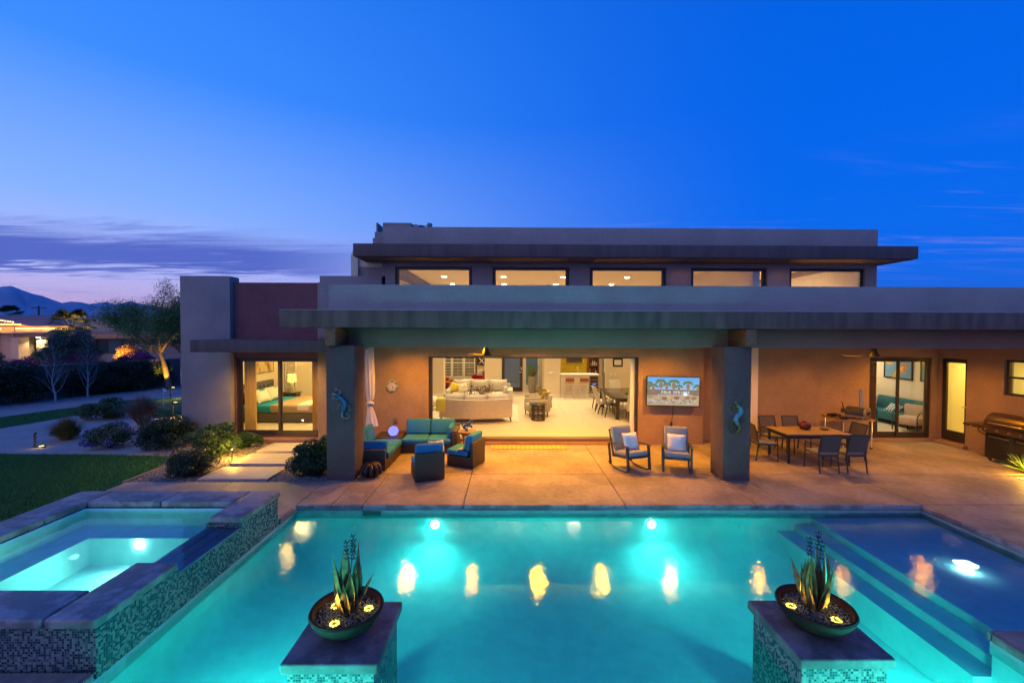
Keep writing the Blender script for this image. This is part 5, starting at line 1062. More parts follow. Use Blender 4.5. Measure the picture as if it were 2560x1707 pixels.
wf = thing('white_stool', 'fluffy white round stool beside the curved sofa', 'stool', (-2.95, 16.9, ZI)); ob('cushion', mat('white_fur', (.74, .68, .58), 1, bump=(50, 1)), wf, lambda b: b.sphere((0, 0, .33), .24, 20, 12, (1, 1, .9)), smooth=60)
for a in range(3): ob('leg', DKLEG, wf, lambda b: b.cyl((.16*math.cos(a*2.1), .16*math.sin(a*2.1), 0), (.12*math.cos(a*2.1), .12*math.sin(a*2.1), .2), .016))
# striped armchair + throw, drum table
STR = stripes('armchair_stripe', (.46, .38, .27), (.30, .24, .17), 2, 26, .55)
def armchair(loc, rz, label):
    t = thing('striped_armchair', label, 'armchair', (*loc, ZI), rz, 'striped armchairs')
    bx('seat', STR, -.28, .28, -.36, .30, .18, .46, t, r=.04); ob('back', STR, t, lambda b: b.rbox(-.36, .36, -.07, .07, 0, .62, .05, 2, Matrix.Translation((0, .34, .18)) @ Matrix.Rotation(R(-12), 4, 'X')), smooth=45)
    for sx in (-.38, .285): bx('arm', STR, sx, sx+.095, -.38, .34, .18, .62, t, r=.035)
    for sx in (-.32, .32):
        for sy in (-.33, .33): ob('leg', DKLEG, t, lambda b: b.tube([(sx, sy, 0), (sx, sy, .18)], [.014, .026], 8))
    return t
armchair((1.05, 15.75), R(-78), 'striped armchair beside the drum table'); armchair((1.10, 16.85), R(-80), 'striped armchair behind the first, nearer the bar')
for yy_, lb in ((15.78, 'yellow throw over the back of the armchair beside the drum table'), (16.88, 'yellow throw over the back of the armchair nearer the bar')):
    ob('throw_blanket', YEL, None, lambda b: b.tube([(1.20, yy_, .62), (1.32, yy_, .90), (1.42, yy_, .975), (1.53, yy_+.01, .93), (1.575, yy_, .70), (1.60, yy_-.02, .45)], [.05, .10, .11, .11, .10, .07], 10, flat=.30), smooth=60, label=lb, cat='throw', group='yellow throws')
dr = thing('drum_table', 'slatted dark drum side table with glass top', 'table', (1.06, 14.98, ZI)); DKW = wood('drum_walnut', (.075, .045, .028), (.035, .02, .012), 5, .4)
for k in range(6): ob('hoop', DKW, dr, lambda b: b.lathe([(.235, .01+k*.098), (.25, .01+k*.098), (.25, .058+k*.098), (.235, .058+k*.098)], 0, 0, 32, None, True), smooth=40)
for k in range(8): a = k*PI/4; ob('post', DKW, dr, lambda b: b.box(-.02, .02, .205, .2345, .01, .545, Matrix.Rotation(a, 4, 'Z')))
ob('glass_top', glass('table_glass', (.72, .88, .86), .1), dr, lambda b: b.lathe([(.001, .556), (.31, .556), (.31, .568), (.001, .568)], 0, 0, 36)); bx('inner_shelf', OAT, -.15, .15, -.15, .15, .25, .27, dr)
# alcove
REDL = mat('red_leather', (.40, .018, .012), .38, var=(6, .2)); t = thing('red_daybed', 'low red bench seat in the alcove under the shutters', 'bench', (-3.60, 23.4, ZI)); bx('seat', REDL, -.75, .40, -.35, .35, .10, .42, t, r=.05); ob('bolster', REDL, t, lambda b: b.tube([(-.70, -.25, .53), (.38, -.25, .53)], .13, 16), smooth=50); bx('plinth', DKLEG, -.7, .36, -.3, .3, 0, .10, t)
t = thing('red_armchair', 'red leather club armchair in the alcove', 'armchair', (-1.55, 24.7, ZI), R(-20)); bx('seat', REDL, -.30, .30, -.38, .25, .08, .42, t, r=.04); bx('back', REDL, -.42, .42, .255, .42, .08, .82, t, r=.06)
for sx in (-.45, .305): bx('arm', REDL, sx, sx+.145, -.42, .25, .08, .64, t, r=.05)
for sx in (-.4, .4):
    for sy in (-.38, .36): ob('leg', DKLEG, t, lambda b: b.cyl((sx, sy, 0), (sx, sy, .08), .022))
pillow((-1.62, 24.72, .86), (R(-20), 0, R(-20)), .42, PATT, 'patterned pillow on the red armchair')
t = thing('oval_table', 'oval orange-wood low table before the red bench', 'table', (-3.05, 22.9, ZI)); OW = wood('orange_wood', (.50, .22, .06), (.36, .14, .04)); ob('top', OW, t, lambda b: b.lathe([(.001, .40), (.48, .40), (.5, .42), (.48, .435), (.001, .435)], 0, 0, 30, Matrix.Diagonal((1.1, .62, 1, 1))), smooth=40)
for sx in (-.32, .32):
    for sy in (-.14, .14): ob('leg', OW, t, lambda b: b.tube([(sx, sy, .40), (sx*1.25, sy*1.2, 0)], [.026, .014], 8))
t = thing('fruit_bowl', 'small bowl of fruit on the oval table', 'bowl', (-3.05, 22.9, ZI+.436)); ob('bowl', DKLEG, t, lambda b: b.lathe([(.06, 0), (.14, .05), (.15, .05), (.06, .012), (.001, .012)], 0, 0, 20), smooth=40)
for q in range(4): ob('fruit', OW, t, lambda b: b.sphere((.06*math.cos(q*1.6), .06*math.sin(q*1.6), .06), .045, 10, 7), smooth=60)
COW = patches('cowhide', [(0, (.72, .66, .55)), (.56, (.72, .66, .55)), (.58, (.04, .025, .02))], 3.2); t = thing('cowhide_ottoman', 'cowhide cube ottoman in front of the red armchair', 'ottoman', (-2.25, 23.6, ZI)); bx('body', COW, -.32, .32, -.32, .32, .03, .46, t, r=.03); bx('plinth', DKLEG, -.29, .29, -.29, .29, 0, .03, t)
# shutters across the alcove window: three panels with louvres
NIGHT = mat('night_garden', (.015, .03, .035), .8)
sw = hb('alcove_window', NIGHT, -4.2, -1.95, 26.26, 26.295, .45, 2.5)
for k, x0 in enumerate((-4.16, -3.44, -2.72)):
    p = thing('plantation_shutter', f'white louvred shutter panel in the alcove, {("leftmost", "middle", "nearest the XO art")[k]}', 'shutter', (x0, 26.2, .42), group='alcove shutters')
    ob('frame', SHUT, p, lambda b: holes_wall(b, 'y', -.02, .02, 0, .70, 0, 2.0, [(.06, .64, .08, .88), (.06, .64, .96, 1.92)]))
    for q in range(20):
        z = .10+q*.04*1 if q < 0 else .115+q*.095
        if .86 < z < .98 or z > 1.9: continue
        ob('louvre', SHUT, p, lambda b: b.box(.062, .638, -.035, .035, -.004, .004, Matrix.Translation((0, 0, z)) @ Matrix.Rotation(R(18), 4, 'X')))
    ob('tilt_rod', SHUT, p, lambda b: b.box(.345, .355, -.055, -.045, .1, 1.9))
# XO art
XO = thing('letter_art', 'square brown wall art with cream X and O letters', 'wall art', (-1.33, 26.24, 1.72)); bx('panel', DKW, -.60, .60, 0, .03, -.52, .60, XO)
def ring(b, cx, cz, r): b.tube([(cx+r*math.cos(q*PI/10), -.012, cz+r*1.1*math.sin(q*PI/10)) for q in range(21)], .03, 6, flat=.4)
for cx, cz, l in ((-.30, .25, 'O'), (.28, .25, 'X'), (-.30, -.25, 'X'), (.28, -.25, 'O')):
    if l == 'O': ob('letter', TRIMW, XO, lambda b: ring(b, cx, cz, .15), smooth=50)
    else: ob('letter', TRIMW, XO, lambda b: (b.tube([(cx-.15, -.012, cz-.17), (cx+.15, -.012, cz+.17)], .03, 6, flat=.4), b.tube([(cx-.15, -.013, cz+.17), (cx+.15, -.013, cz-.17)], .03, 6, flat=.4)))
# entry planter
pl = thing('tall_planter', 'tall round taupe planter holding a snake plant by the entry', 'planter', (1.22, 21.55, ZI)); ob('pot', mat('planter_taupe', (.30, .24, .18), .6, var=(12, .2)), pl, lambda b: b.lathe([(.14, 0), (.17, .06), (.20, .30), (.205, .84), (.195, .86), (.17, .86), (.17, .80), (.001, .80)], 0, 0, 28), smooth=50)
SNK = leafmat('snake_leaf', (.05, .09, .02), (.16, .20, .06), .4); snp = thing('snake_plant', 'spiky snake plant in the tall planter', 'plant', (1.22, 21.55, ZI+.80))
for k in range(13): a = k*2.4; ob('leaf', SNK, snp, lambda b: leaf(b, (.07*math.cos(a), .07*math.sin(a), 0), a, random.uniform(.05, .42), random.uniform(.45, .9), .085, random.uniform(-.1, .3)), smooth=40)
# bar
bar = thing('bar_counter', 'ivory breakfast bar with pale stone top', 'bar', (3.15, 20.5, ZI)); bx('front', IVORY, -.66, .68, -.34, -.22, 0, 1.06, bar); bx('top', TRIMW, -.67, 1.15, -.38, .30, 1.062, 1.105, bar, r=.008); bx('kick', TRIMW, -.66, .68, -.352, -.342, 0, .14, bar); bx('side', IVORY, .56, .68, -.215, .28, 0, 1.06, bar)
YWALL = mat('yellow_relief', (.66, .50, .025), .5)
yw = thing('relief_panel', 'yellow wall panel with raised spirals behind the bar', 'wall panel', (3.38, 21.95, ZI)); bx('panel', YWALL, -.71, .70, -.03, .03, 1.0, 3.2, yw)
def spiral(b, cx, cz, r, tn=3): b.tube([(cx+r*(t/60)*math.cos(t/60*tn*2*PI), -.032, cz+r*(t/60)*math.sin(t/60*tn*2*PI)) for t in range(3, 61)], .012, 5)
for i in range(3):
    for k in range(4): ob('spiral', YWALL, yw, lambda b: spiral(b, -.52+i*.50, 1.15+k*.46+(.1 if i == 1 else 0), .215), smooth=50)
t = thing('bar_television', 'dark flat television on the yellow bar wall', 'television', (3.40, 21.86, 1.92)); bx('screen', mat('tv_glass', (.05, .04, .035), .2), -.40, .40, -.03, .02, -.22, .40, t, r=.008); bx('mount', BLACKM, -.1, .1, .02, .055, -.1, .1, t)
t = thing('bar_faucet', 'curved steel faucet on the bar counter', 'faucet', (3.36, 20.6, ZI+1.105)); ob('spout', CHROME, t, lambda b: b.tube([(0, 0, 0), (0, 0, .25), (0, -.04, .33), (0, -.11, .33), (0, -.13, .27)], .014, 8), smooth=50); ob('lever', CHROME, t, lambda b: b.tube([(.06, 0, 0), (.06, 0, .06), (.12, 0, .09)], .01, 6))
CHER = wood('cherry_cabinet', (.26, .06, .02), (.17, .035, .012), 4, .35, (8, 8, 1))
cb = thing('bar_cabinet', 'open cherry-wood shelf cabinet beside the yellow wall', 'cabinet', (4.36, 21.8, ZI)); 
for nm, a in (('side_panel', (-.27, -.24)), ('side_panel', (.24, .27))): bx(nm, CHER, *a, -.18, .18, .98, 3.2, cb)
bx('back_panel', CHER, -.24, .24, .16, .18, .98, 3.2, cb)
for z in (.98, 1.38, 2.05): bx('shelf', CHER, -.24, .24, -.18, .16, z, z+.03, cb)
BOT = [mat('bottle_clear', (.65, .65, .62), .1), mat('bottle_amber', (.25, .09, .02), .15), mat('bottle_violet', (.20, .08, .22), .2)]
for k in range(9):
    x = 4.17+.05*k; z = (1.41 if k % 2 else 1.01)+ZI; h = random.uniform(.14, .28)
    ob('bottle', BOT[0 if z > 1.4 else k//2 % 3], None, lambda b: b.lathe([(.022, z), (.024, z+h*.6), (.009, z+h*.75), (.009, z+h), (.001, z+h)], x, 21.72, 10), smooth=50, label=('small bottle on the upper cherry shelf, ' if k % 2 else 'small bottle on the lower cherry shelf, ')+('first from the yellow wall', 'second from the yellow wall', 'third from the yellow wall', 'fourth from the yellow wall', 'nearest the louvred shutter')[k//2], cat='bottle', group='bottles on upper cherry shelf' if k % 2 else 'bottles on lower cherry shelf')
t = thing('wine_fridge', 'steel-framed wine fridge with dark glass under the cabinet', 'fridge', (4.35, 21.75, ZI)); bx('cabinet', mat('fridge_steel', (.35, .30, .26), .35, .7), -.27, .27, -.25, .25, .03, .95, t, r=.008); bx('door_glass', mat('fridge_glass', (.05, .035, .03), .12), -.20, .20, -.262, -.252, .14, .86, t)
for q in range(4): bx('rack', CHROME, -.19, .19, -.268, -.264, .22+q*.16, .232+q*.16, t)
bx('display', emit('fridge_blue', (.1, .25, 1), 2.5), -.08, .08, -.268, -.2645, .46, .49, t)
STW = wood('stool_walnut', (.30, .10, .03), (.20, .06, .02), 4, .35)
def stool():
    t = thing('bar_stool', 'x', 'bar stool', (0, 0, ZI), R(0), 'bar stools')
    ob('seat', STW, t, lambda b: b.rbox(-.20, .20, -.17, .17, .73, .755, .01), smooth=40); ob('backrest', STW, t, lambda b: b.rbox(-.20, .20, -.23, -.205, .80, .98, .03, 3, Matrix.Rotation(R(0), 4, 'X')), smooth=40)
    for sx in (-1, 1):
        for sy in (-1, 1): ob('leg', CHROME, t, lambda b: b.tube([(sx*.16, sy*.13, .73), (sx*.235, sy*.20, 0)], .010, 6))
        ob('back_post', CHROME, t, lambda b: b.tube([(sx*.12, -.16, .73), (sx*.12, -.22, .84)], .008, 6))
    ob('footrest', CHROME, t, lambda b: b.tube([(-.21, -.18, .26), (.21, -.18, .26), (.21, .18, .26), (-.21, .18, .26), (-.21, -.18, .26)], .008, 6)); return t
st = stool(); st.location = (2.86, 19.90, ZI); st['label'] = 'walnut bar stool on chrome legs, the one nearer the entry'; dup(st, (3.53, 19.90, ZI), 0, 'walnut bar stool on chrome legs, the one nearer the wine fridge')
# indoor dining
it = thing('indoor_dining_table', 'dark espresso dining table inside the opening', 'table', (4.62, 16.3, ZI)); ESP = mat('espresso_gloss', (.035, .024, .016), .18)
bx('tabletop', ESP, -.82, .62, -1.30, 1.45, .72, .77, it, r=.006)
for sx in (-.80, .48):
    for sy in (-1.28, 1.30): bx('leg', ESP, sx, sx+.12, sy, sy+.12, 0, .718, it)
bx('apron', ESP, -.76, .56, -1.25, 1.38, .62, .718, it)
def parsons():
    t = thing('upholstered_chair', 'x', 'chair', (0, 0, ZI), 0, 'beige dining chairs')
    bx('seat', OAT, -.26, .26, -.30, .24, .36, .50, t, r=.05); ob('back', OAT, t, lambda b: b.add(*(lambda n: ([((-.27+.54*i/n)*(1-.10*(k/6)), .20+.20*(k/6)**1.5+.06*(1-(2*i/n-1)**2) + (0 if s == 0 else .055), .36+.66*k/6) for s in (0, 1) for k in range(7) for i in range(n+1)],
        [(s*7*(n+1)+k*(n+1)+i, s*7*(n+1)+k*(n+1)+i+1, s*7*(n+1)+(k+1)*(n+1)+i+1, s*7*(n+1)+(k+1)*(n+1)+i)[::1 if s == 0 else -1] for s in (0, 1) for k in range(6) for i in range(n)] + [(6*(n+1)+i, 6*(n+1)+i+1, 13*(n+1)+i+1, 13*(n+1)+i) for i in range(n)] + [(k*(n+1)+e*n, (k+1)*(n+1)+e*n, 7*(n+1)+(k+1)*(n+1)+e*n, 7*(n+1)+k*(n+1)+e*n) for k in range(6) for e in (0, 1)]))(8)), smooth=50)
    for sx in (-.21, .21):
        for sy, dy in ((-.25, -.02), (.20, .12)): ob('leg', mat('walnut_leg', (.10, .045, .02), .35) if 'walnut_leg' not in MATS else MATS['walnut_leg'], t, lambda b: b.tube([(sx, sy, .37), (sx*1.05, sy+dy, 0)], [.03, .018], 8))
    return t
pc = parsons()
def put(o, first, loc, rz, lb):
    if first: o.location = (*loc, ZI); o.rotation_euler = (0, 0, rz); o['label'] = lb; return o
    return dup(o, (*loc, ZI), rz, lb)
put(pc, True, (4.43, 14.95), R(172), 'beige upholstered chair at the near head of the espresso table'); put(pc, False, (3.72, 16.35), R(92), 'beige upholstered chair on the sofa side of the espresso table'); put(pc, False, (4.60, 18.05), R(0), 'beige upholstered chair at the far head of the espresso table')
def darkchair():
    t = thing('slatted_chair', 'x', 'chair', (0, 0, ZI), 0, 'dark dining chairs')
    bx('seat', ESP, -.23, .23, -.24, .22, .42, .47, t, r=.01); ob('backrest', ESP, t, lambda b: b.rbox(-.23, .23, -.015, .015, 0, .50, .012, 2, Matrix.Translation((0, .235, .48)) @ Matrix.Rotation(R(-11), 4, 'X')), smooth=40)
    for sx in (-.20, .20):
        for sy, dy in ((-.21, 0), (.21, .08)): ob('leg', ESP, t, lambda b: b.tube([(sx, sy, .42), (sx, sy+dy, 0)], [.024, .018], 6))
    return t
dc = darkchair(); put(dc, True, (3.80, 15.65), R(95), 'dark wood chair between two beige chairs on the sofa side'); put(dc, False, (3.74, 17.15), R(95), 'dark wood chair at the far corner of the sofa side'); put(dc, False, (5.42, 16.9), R(-92), 'dark wood chair on the wall side of the espresso table')
fb = thing('pear_platter', 'dark platter of green and cream pears on the espresso table', 'platter', (4.72, 16.15, ZI+.771)); ob('platter', BLACKM, fb, lambda b: b.lathe([(.10, 0), (.27, .025), (.28, .03), (.26, .032), (.10, .01), (.001, .01)], 0, 0, 28), smooth=40)
PG = mat('pear_green', (.30, .42, .04), .4); PCm = mat('pear_cream', (.62, .55, .30), .4)
for q, (x, m_) in enumerate(((-.10, PG), (-.03, PG), (.04, PCm), (.12, PCm), (.0, PCm))): ob('pear', m_, fb, lambda b: b.lathe([(.001, .01), (.055, .03), (.065, .075), (.045, .125), (.02, .165), (.001, .18)], x, -.06+.04*(q % 3), 14), smooth=60)
pf = thing('framed_print', 'small dark-framed print on the dining room wall', 'picture', (5.78, 22.44, 1.66)); ob('frame', BLACKM, pf, lambda b: holes_wall(b, 'y', -.03, 0, -.26, .26, -.21, .21, [(-.19, .19, -.14, .14)])); bx('print', patches('print_sketch', [(0, (.70, .66, .55)), (.56, (.70, .66, .55)), (.6, (.45, .42, .36))], 16), -.19, .19, -.012, -.004, -.14, .14, pf)
for x, y_, z, lb, w_ in ((5.42, 22.44, 1.02, 'white switch plate under the framed print, nearer the bar', .055), (5.64, 22.44, 1.02, 'white switch plate under the framed print, nearer the opening', .055), (2.02, 20.125, 1.32, 'white switch plate on the wall between entry and bar', .09)):
    p = thing('switch_plate', lb, 'switch', (x, y_, z), group='switch plates'); bx('plate', TRIMW, -w_, w_, -.012, 0, -.06, .06, p, r=.004); bx('toggle', TRIMW, -.012, .012, -.018, -.0125, -.03, .03, p)
p = thing('plantation_shutter', 'narrow louvred shutter on the return beside the cherry cabinet', 'shutter', (4.90, 21.60, 1.2)); ob('frame', SHUT, p, lambda b: holes_wall(b, 'x', -.02, .02, 0, .40, 0, 2.2, [(.05, .35, .1, 2.1)]))
for q in range(20): ob('louvre', SHUT, p, lambda b: b.box(-.035, .035, .052, .348, -.004, .004, Matrix.Translation((0, 0, .16+q*.10)) @ Matrix.Rotation(R(25), 4, 'Y')))
hb('interior_wall', IVORY, 4.922, 4.948, 21.55, 22.02, ZI, 5.4)

# ================================================================ BEDROOM
bed = thing('bed', 'double bed with turquoise sheet and tan blanket in the bedroom', 'bed', (-7.85, 15.55, ZI)); VEL = mat('grey_velvet', (.10, .085, .07), .8, bump=(40, .3)); TQ = mat('turquoise_sheet', (.006, .26, .40), .8, bump=(5, .5)); TANB = mat('tan_blanket', (.42, .30, .18), .95, var=(12, .15), bump=(70, .6)); LIN = mat('white_linen', (.68, .62, .52), .9, bump=(6, .5))
bx('base', VEL, -1.30, 1.25, -1.12, 1.05, .02, .32, bed, r=.02); bx('mattress', TQ, -1.25, 1.22, -1.10, 1.03, .322, .58, bed, r=.07, seg=3)
bx('blanket', TANB, -.20, 1.26, -1.145, 1.06, .325, .615, bed, r=.08, seg=3); bx('folded_throw', LIN, .72, 1.15, -1.17, -.2, .42, .64, bed, r=.06, seg=3)
hbd = bx('headboard', VEL, -1.335, -1.22, -1.05, 1.05, .02, 1.25, bed, r=.05, seg=3)
for i in range(8):
    for k in range(3): ob('tuft', VEL, hbd, lambda b: b.sphere((-1.205, -.92+i*.26+(.13 if k % 2 else 0), .72+k*.18), .085, 10, 7, (.35, 1, .9)), smooth=60)
for q, (x, y, m_, an) in enumerate(((-1.0, -.65, LIN, 20), (-.80, -.50, LIN, 28), (-1.02, .35, LIN, 18), (-.82, .30, LIN, 26), (-1.08, -.2, TQ, 15))):
    o = MB().cushion((0, 0, 0), (.72, .22, .46)).build('bed_pillow', m_, smooth=60); o.location = (-7.85+x, 15.55+y, ZI+.80); o.rotation_euler = (R(-an), 0, R(84)); tag(o, ('white pillow nearest the bedroom window door, against the headboard', 'cream pillow in front, nearest the bedroom window door', 'white pillow against the headboard, far side of the bed', 'cream pillow in front, far side of the bed', 'turquoise pillow in the middle of the headboard')[q], 'pillow', 'bed pillows')
ns = thing('nightstand', 'dark wood nightstand beside the bed', 'nightstand', (-8.72, 17.1, ZI)); bx('top', DKW, -.36, .36, -.24, .24, .62, .66, ns, r=.008)
for sx in (-.32, .28):
    for sy in (-.2, .16): bx('leg', DKW, sx, sx+.04, sy, sy+.04, 0, .618, ns)
bx('drawer', DKW, -.31, .31, -.22, .2, .46, .617, ns)
SHADE = bpy.data.materials.new('lamp_shade'); SHADE.use_nodes = True; SHADE.node_tree.nodes['Principled BSDF'].inputs['Base Color'].default_value = (.9, .72, .25, 1); SHADE.node_tree.nodes['Principled BSDF'].inputs['Emission Color'].default_value = (1, .72, .16, 1); SHADE.node_tree.nodes['Principled BSDF'].inputs['Emission Strength'].default_value = .9
def table_lamp(loc, label, e):
    l = thing('table_lamp', label, 'lamp', loc); ob('shade', SHADE, l, lambda b: b.lathe([(.165, .42), (.15, .72), (.147, .72), (.162, .42)], 0, 0, 28, None, True), smooth=40); ob('base', mat('lamp_ceramic', (.45, .40, .28), .3) if 'lamp_ceramic' not in MATS else MATS['lamp_ceramic'], l, lambda b: (b.rbox(-.06, .06, -.06, .06, .02, .40, .02), b.rbox(-.085, .085, -.085, .085, 0, .02, .004)), smooth=40); ob('stem', CHROME, l, lambda b: b.cyl((0, 0, .40), (0, 0, .52), .01)); ob('bulb', emit('lamp_bulb', (1, .75, .3), 12) if 'bulbm' not in MATS else MATS['bulbm'], l, lambda b: b.sphere((0, 0, .55), .035, 10, 8), smooth=60); lamp('POINT', (loc[0], loc[1], loc[2]+.58), e, (1, .66, .2), l, .05); return l
table_lamp((-8.62, 17.05, ZI+.661), 'table lamp with yellow shade on the bedroom nightstand', 22)
pt = thing('painting', 'golden landscape painting above the bed', 'painting', (-9.19, 16.05, 2.12)); bx('canvas', patches('painting_gold', [(.25, (.05, .025, .01)), (.38, (.30, .15, .03)), (.5, (.55, .38, .12)), (.62, (.62, .50, .24)), (.75, (.20, .10, .03))], 2.6, .6, (1, 1.4, 1.0), 7, 'LINEAR', .6), 0, .03, -.65, .65, -.42, .42, pt); ob('frame', DKW, pt, lambda b: holes_wall(b, 'x', 0, .036, -.67, .67, -.44, .44, [(-.65, .65, -.42, .42)]))
p = thing('plantation_shutter', 'white louvred shutter behind the bedroom lamp', 'shutter', (-9.16, 17.57, .9)); ob('frame', SHUT, p, lambda b: holes_wall(b, 'y', -.02, .02, 0, .46, 0, 1.9, [(.05, .41, .08, 1.82)]))
for q in range(19): ob('louvre', SHUT, p, lambda b: b.box(.052, .408, -.035, .035, -.004, .004, Matrix.Translation((0, 0, .13+q*.09)) @ Matrix.Rotation(R(35), 4, 'X')))
CURT = mat('gold_curtain', (.62, .40, .12), .85, bump=(4, .2))
def hang(name, label, x0, x1, y, z0, z1, m, n=7, amp=.035):
    def f(b):
        k = n*10; vs = []
        for s in (0, 1):
            for z in (z0, z1):
                for i in range(k+1): t = i/k; vs.append((x0+(x1-x0)*t, y+amp*math.sin(t*n*2*PI)+.006*math.sin(t*37)+s*.012, z))
        q = k+1; fs = [(i, i+1, q+i+1, q+i) for i in range(k)] + [(2*q+i+1, 2*q+i, 3*q+i, 3*q+i+1) for i in range(k)] + [(0, q, 3*q, 2*q), (k, 2*q+k, 3*q+k, q+k)]; b.add(vs, fs)
    return ob(name, m, None, f, smooth=60, label=label, cat='curtain')
hang('curtain', 'gold curtain gathered at the wall end of the bedroom sliding door', -8.0, -7.64, 12.98, ZI+.01, 2.75, CURT); hang('curtain', 'gold curtain gathered at the column end of the bedroom sliding door', -5.95, -5.66, 12.98, ZI+.01, 2.75, CURT, 5)
# ================================================================ GUEST ROOM
BRC = mat('brown_curtain', (.12, .065, .03), .9, bump=(4, .2)); hang('curtain', 'brown curtain inside the guest-room sliding door', 10.83, 11.28, 12.96, .13, 2.7, BRC, 5)
sf = thing('teal_sofa', 'teal sofa along the guest-room wall', 'sofa', (13.45, 14.9, .12)); TSF = mat('teal_velvet', (.008, .13, .18), .7, bump=(20, .2)); bx('seat', TSF, -.42, .25, -1.15, 1.15, .14, .44, sf, r=.05); bx('back', TSF, .255, .45, -1.15, 1.15, .14, .86, sf, r=.06)
for sy in (-1.12, 1.06):
    for sx in (-.38, .36): ob('leg', DKLEG, sf, lambda b: b.cyl((sx, sy, 0), (sx, sy, .14), .02))
pillow((13.38, 15.60, .80), (R(-14), 0, R(-80)), .52, mat('shaggy_cream', (.55, .48, .38), 1, bump=(40, 1.5)), 'shaggy cream pillow on the teal sofa', .2); pillow((13.32, 14.55, .66), (R(-55), R(10), R(-70)), .42, stripes('pillow_blue_white', (.6, .58, .5), (.02, .16, .26), 0, 14, .5), 'blue and white patterned pillow on the teal sofa')
ac = thing('guest_armchair', 'rounded tan armchair in the guest room', 'armchair', (12.95, 13.55, .12), R(-70)); bx('seat', OAT, -.30, .30, -.30, .30, .20, .46, ac, r=.06); ob('back', OAT, ac, lambda b: b.rbox(-.32, .32, .24, .36, .40, .82, .05), smooth=45)
for sx in (-.33, .33):
    ob('arm_hoop', DKLEG, ac, lambda b: b.tube([(sx, -.32, 0), (sx, -.33, .50), (sx, -.22, .62), (sx, .1, .64), (sx, .33, .60)], .018, 8), smooth=50); ob('leg', DKLEG, ac, lambda b: b.cyl((sx, .32, 0), (sx, .30, .40), .018))
MAPM = patches('map_print', [(0, (.12, .28, .42)), (.52, (.16, .34, .46)), (.54, (.55, .14, .04)), (.60, (.62, .40, .06)), (.66, (.20, .36, .12))], 2.3, .5)
for y, lb in ((15.15, 'framed world map on the guest-room wall, farther from the door'), (13.75, 'framed map on the guest-room wall, nearer the door')):
    p = thing('framed_map', lb, 'picture', (13.985, y, 2.02), group='framed maps'); bx('print', MAPM, -.012, 0, -.52, .52, -.36, .36, p); ob('frame', BLACKM, p, lambda b: holes_wall(b, 'x', -.03, .002, -.56, .56, -.40, .40, [(-.52, .52, -.36, .36)]))
bx('wool_blanket', mat('dark_teal_wool', (.01, .07, .08), 1, bump=(20, 1)), 11.30, 11.42, 13.0, 13.3, .12, .95, r=.05, label='dark teal blanket hanging beside the guest-room curtain', cat='blanket')
cn = thing('hall_console', 'slim pale console table in the side hall', 'console', (14.9, 12.35, .12)); bx('top', TRIMW, -.4, .4, -.2, .2, .80, .84, cn)
for sx in (-.38, .34):
    for sy in (-.18, .14): bx('leg', TRIMW, sx, sx+.04, sy, sy+.04, 0, .798, cn)
table_lamp((14.9, 12.35, .962), 'table lamp with yellow shade in the side hall behind the glass door', 10)
# ================================================================ GARDEN
path = thing('garden_path', None, None, (-6.0, 10.8, 0), kind='structure')
STEP = mat('step_concrete', (.44, .36, .30), .6, var=(1.1, .2), bump=(24, .15), detail=6)
for y0, y1 in ((9.31, 10.17), (10.40, 11.29), (11.50, 12.37)): bx('stepping_slab', STEP, -6.79, -5.26, y0, y1, -.07, .02, path, r=.012, world=True)
GRAV = leafmat('river_gravel', (.10, .085, .08), (.36, .31, .29), .7)
def gravel(label, poly, box, n, size=.02, z=-.045, excl=()):
    x = rng.uniform(box[0], box[1], n); y = rng.uniform(box[2], box[3], n); k = in_poly(x, y, poly)
    for a, b_, c, d in excl: k &= ~((x > a) & (x < b_) & (y > c) & (y < d))
    x, y = x[k], y[k]; stones('gravel', np.stack([x, y, np.full(len(x), z)+rng.uniform(-.008, .010, len(x))], 1), size, GRAV, kind='stuff', label=label, cat='gravel')
gravel('grey-brown gravel around the stepping slabs beside the bedroom door', [(-8.2, 9.2), (-3.97, 9.2), (-3.97, 12.25), (-5.5, 12.44), (-8.0, 12.48), (-9.4, 12.4), (-9.6, 11.4), (-8.9, 11.25), (-8.3, 10.1)], (-9.6, -3.9, 9.15, 12.5), 26000, .021, -.04, ((-6.81, -5.24, 9.29, 10.19), (-6.81, -5.24, 10.38, 11.31), (-6.81, -5.24, 11.48, 12.39)))
gravel('dark gravel at the foot of the spa near the viewer', [(-7.3, 2.2), (-5.62, 2.2), (-5.2, 3.2), (-4.75, 3.98), (-7.3, 4.0)], (-7.3, -4.7, 2.2, 4.02), 6500, .022, -.03)
gravel('gravel strip of the planting bed by the side wing', [(11.42, 6.5), (12.84, 6.5), (12.84, 9.3), (11.42, 9.62)], (11.4, 12.84, 6.5, 9.65), 5000, .022, -.03)
bx('bed_edging', mat('edging_metal', (.25, .19, .17), .7), -8.32, -8.29, 9.2, 10.2, -.08, .0, label='thin edging strip between lawn and gravel bed', cat='edging')
BARK = mat('grey_bark', (.10, .085, .07), .95, var=(14, .4), bump=(40, .6))
L_DARK = leafmat('leaf_dark', (.007, .026, .007), (.024, .06, .014)); L_MID = leafmat('leaf_mid', (.014, .052, .011), (.05, .11, .022)); L_OLIVE = leafmat('leaf_olive', (.04, .07, .025), (.10, .14, .05)); L_DRY = leafmat('leaf_dry', (.16, .10, .06), (.36, .24, .16), .8); L_YEL = leafmat('leaf_golden', (.10, .10, .02), (.28, .20, .05), .7)
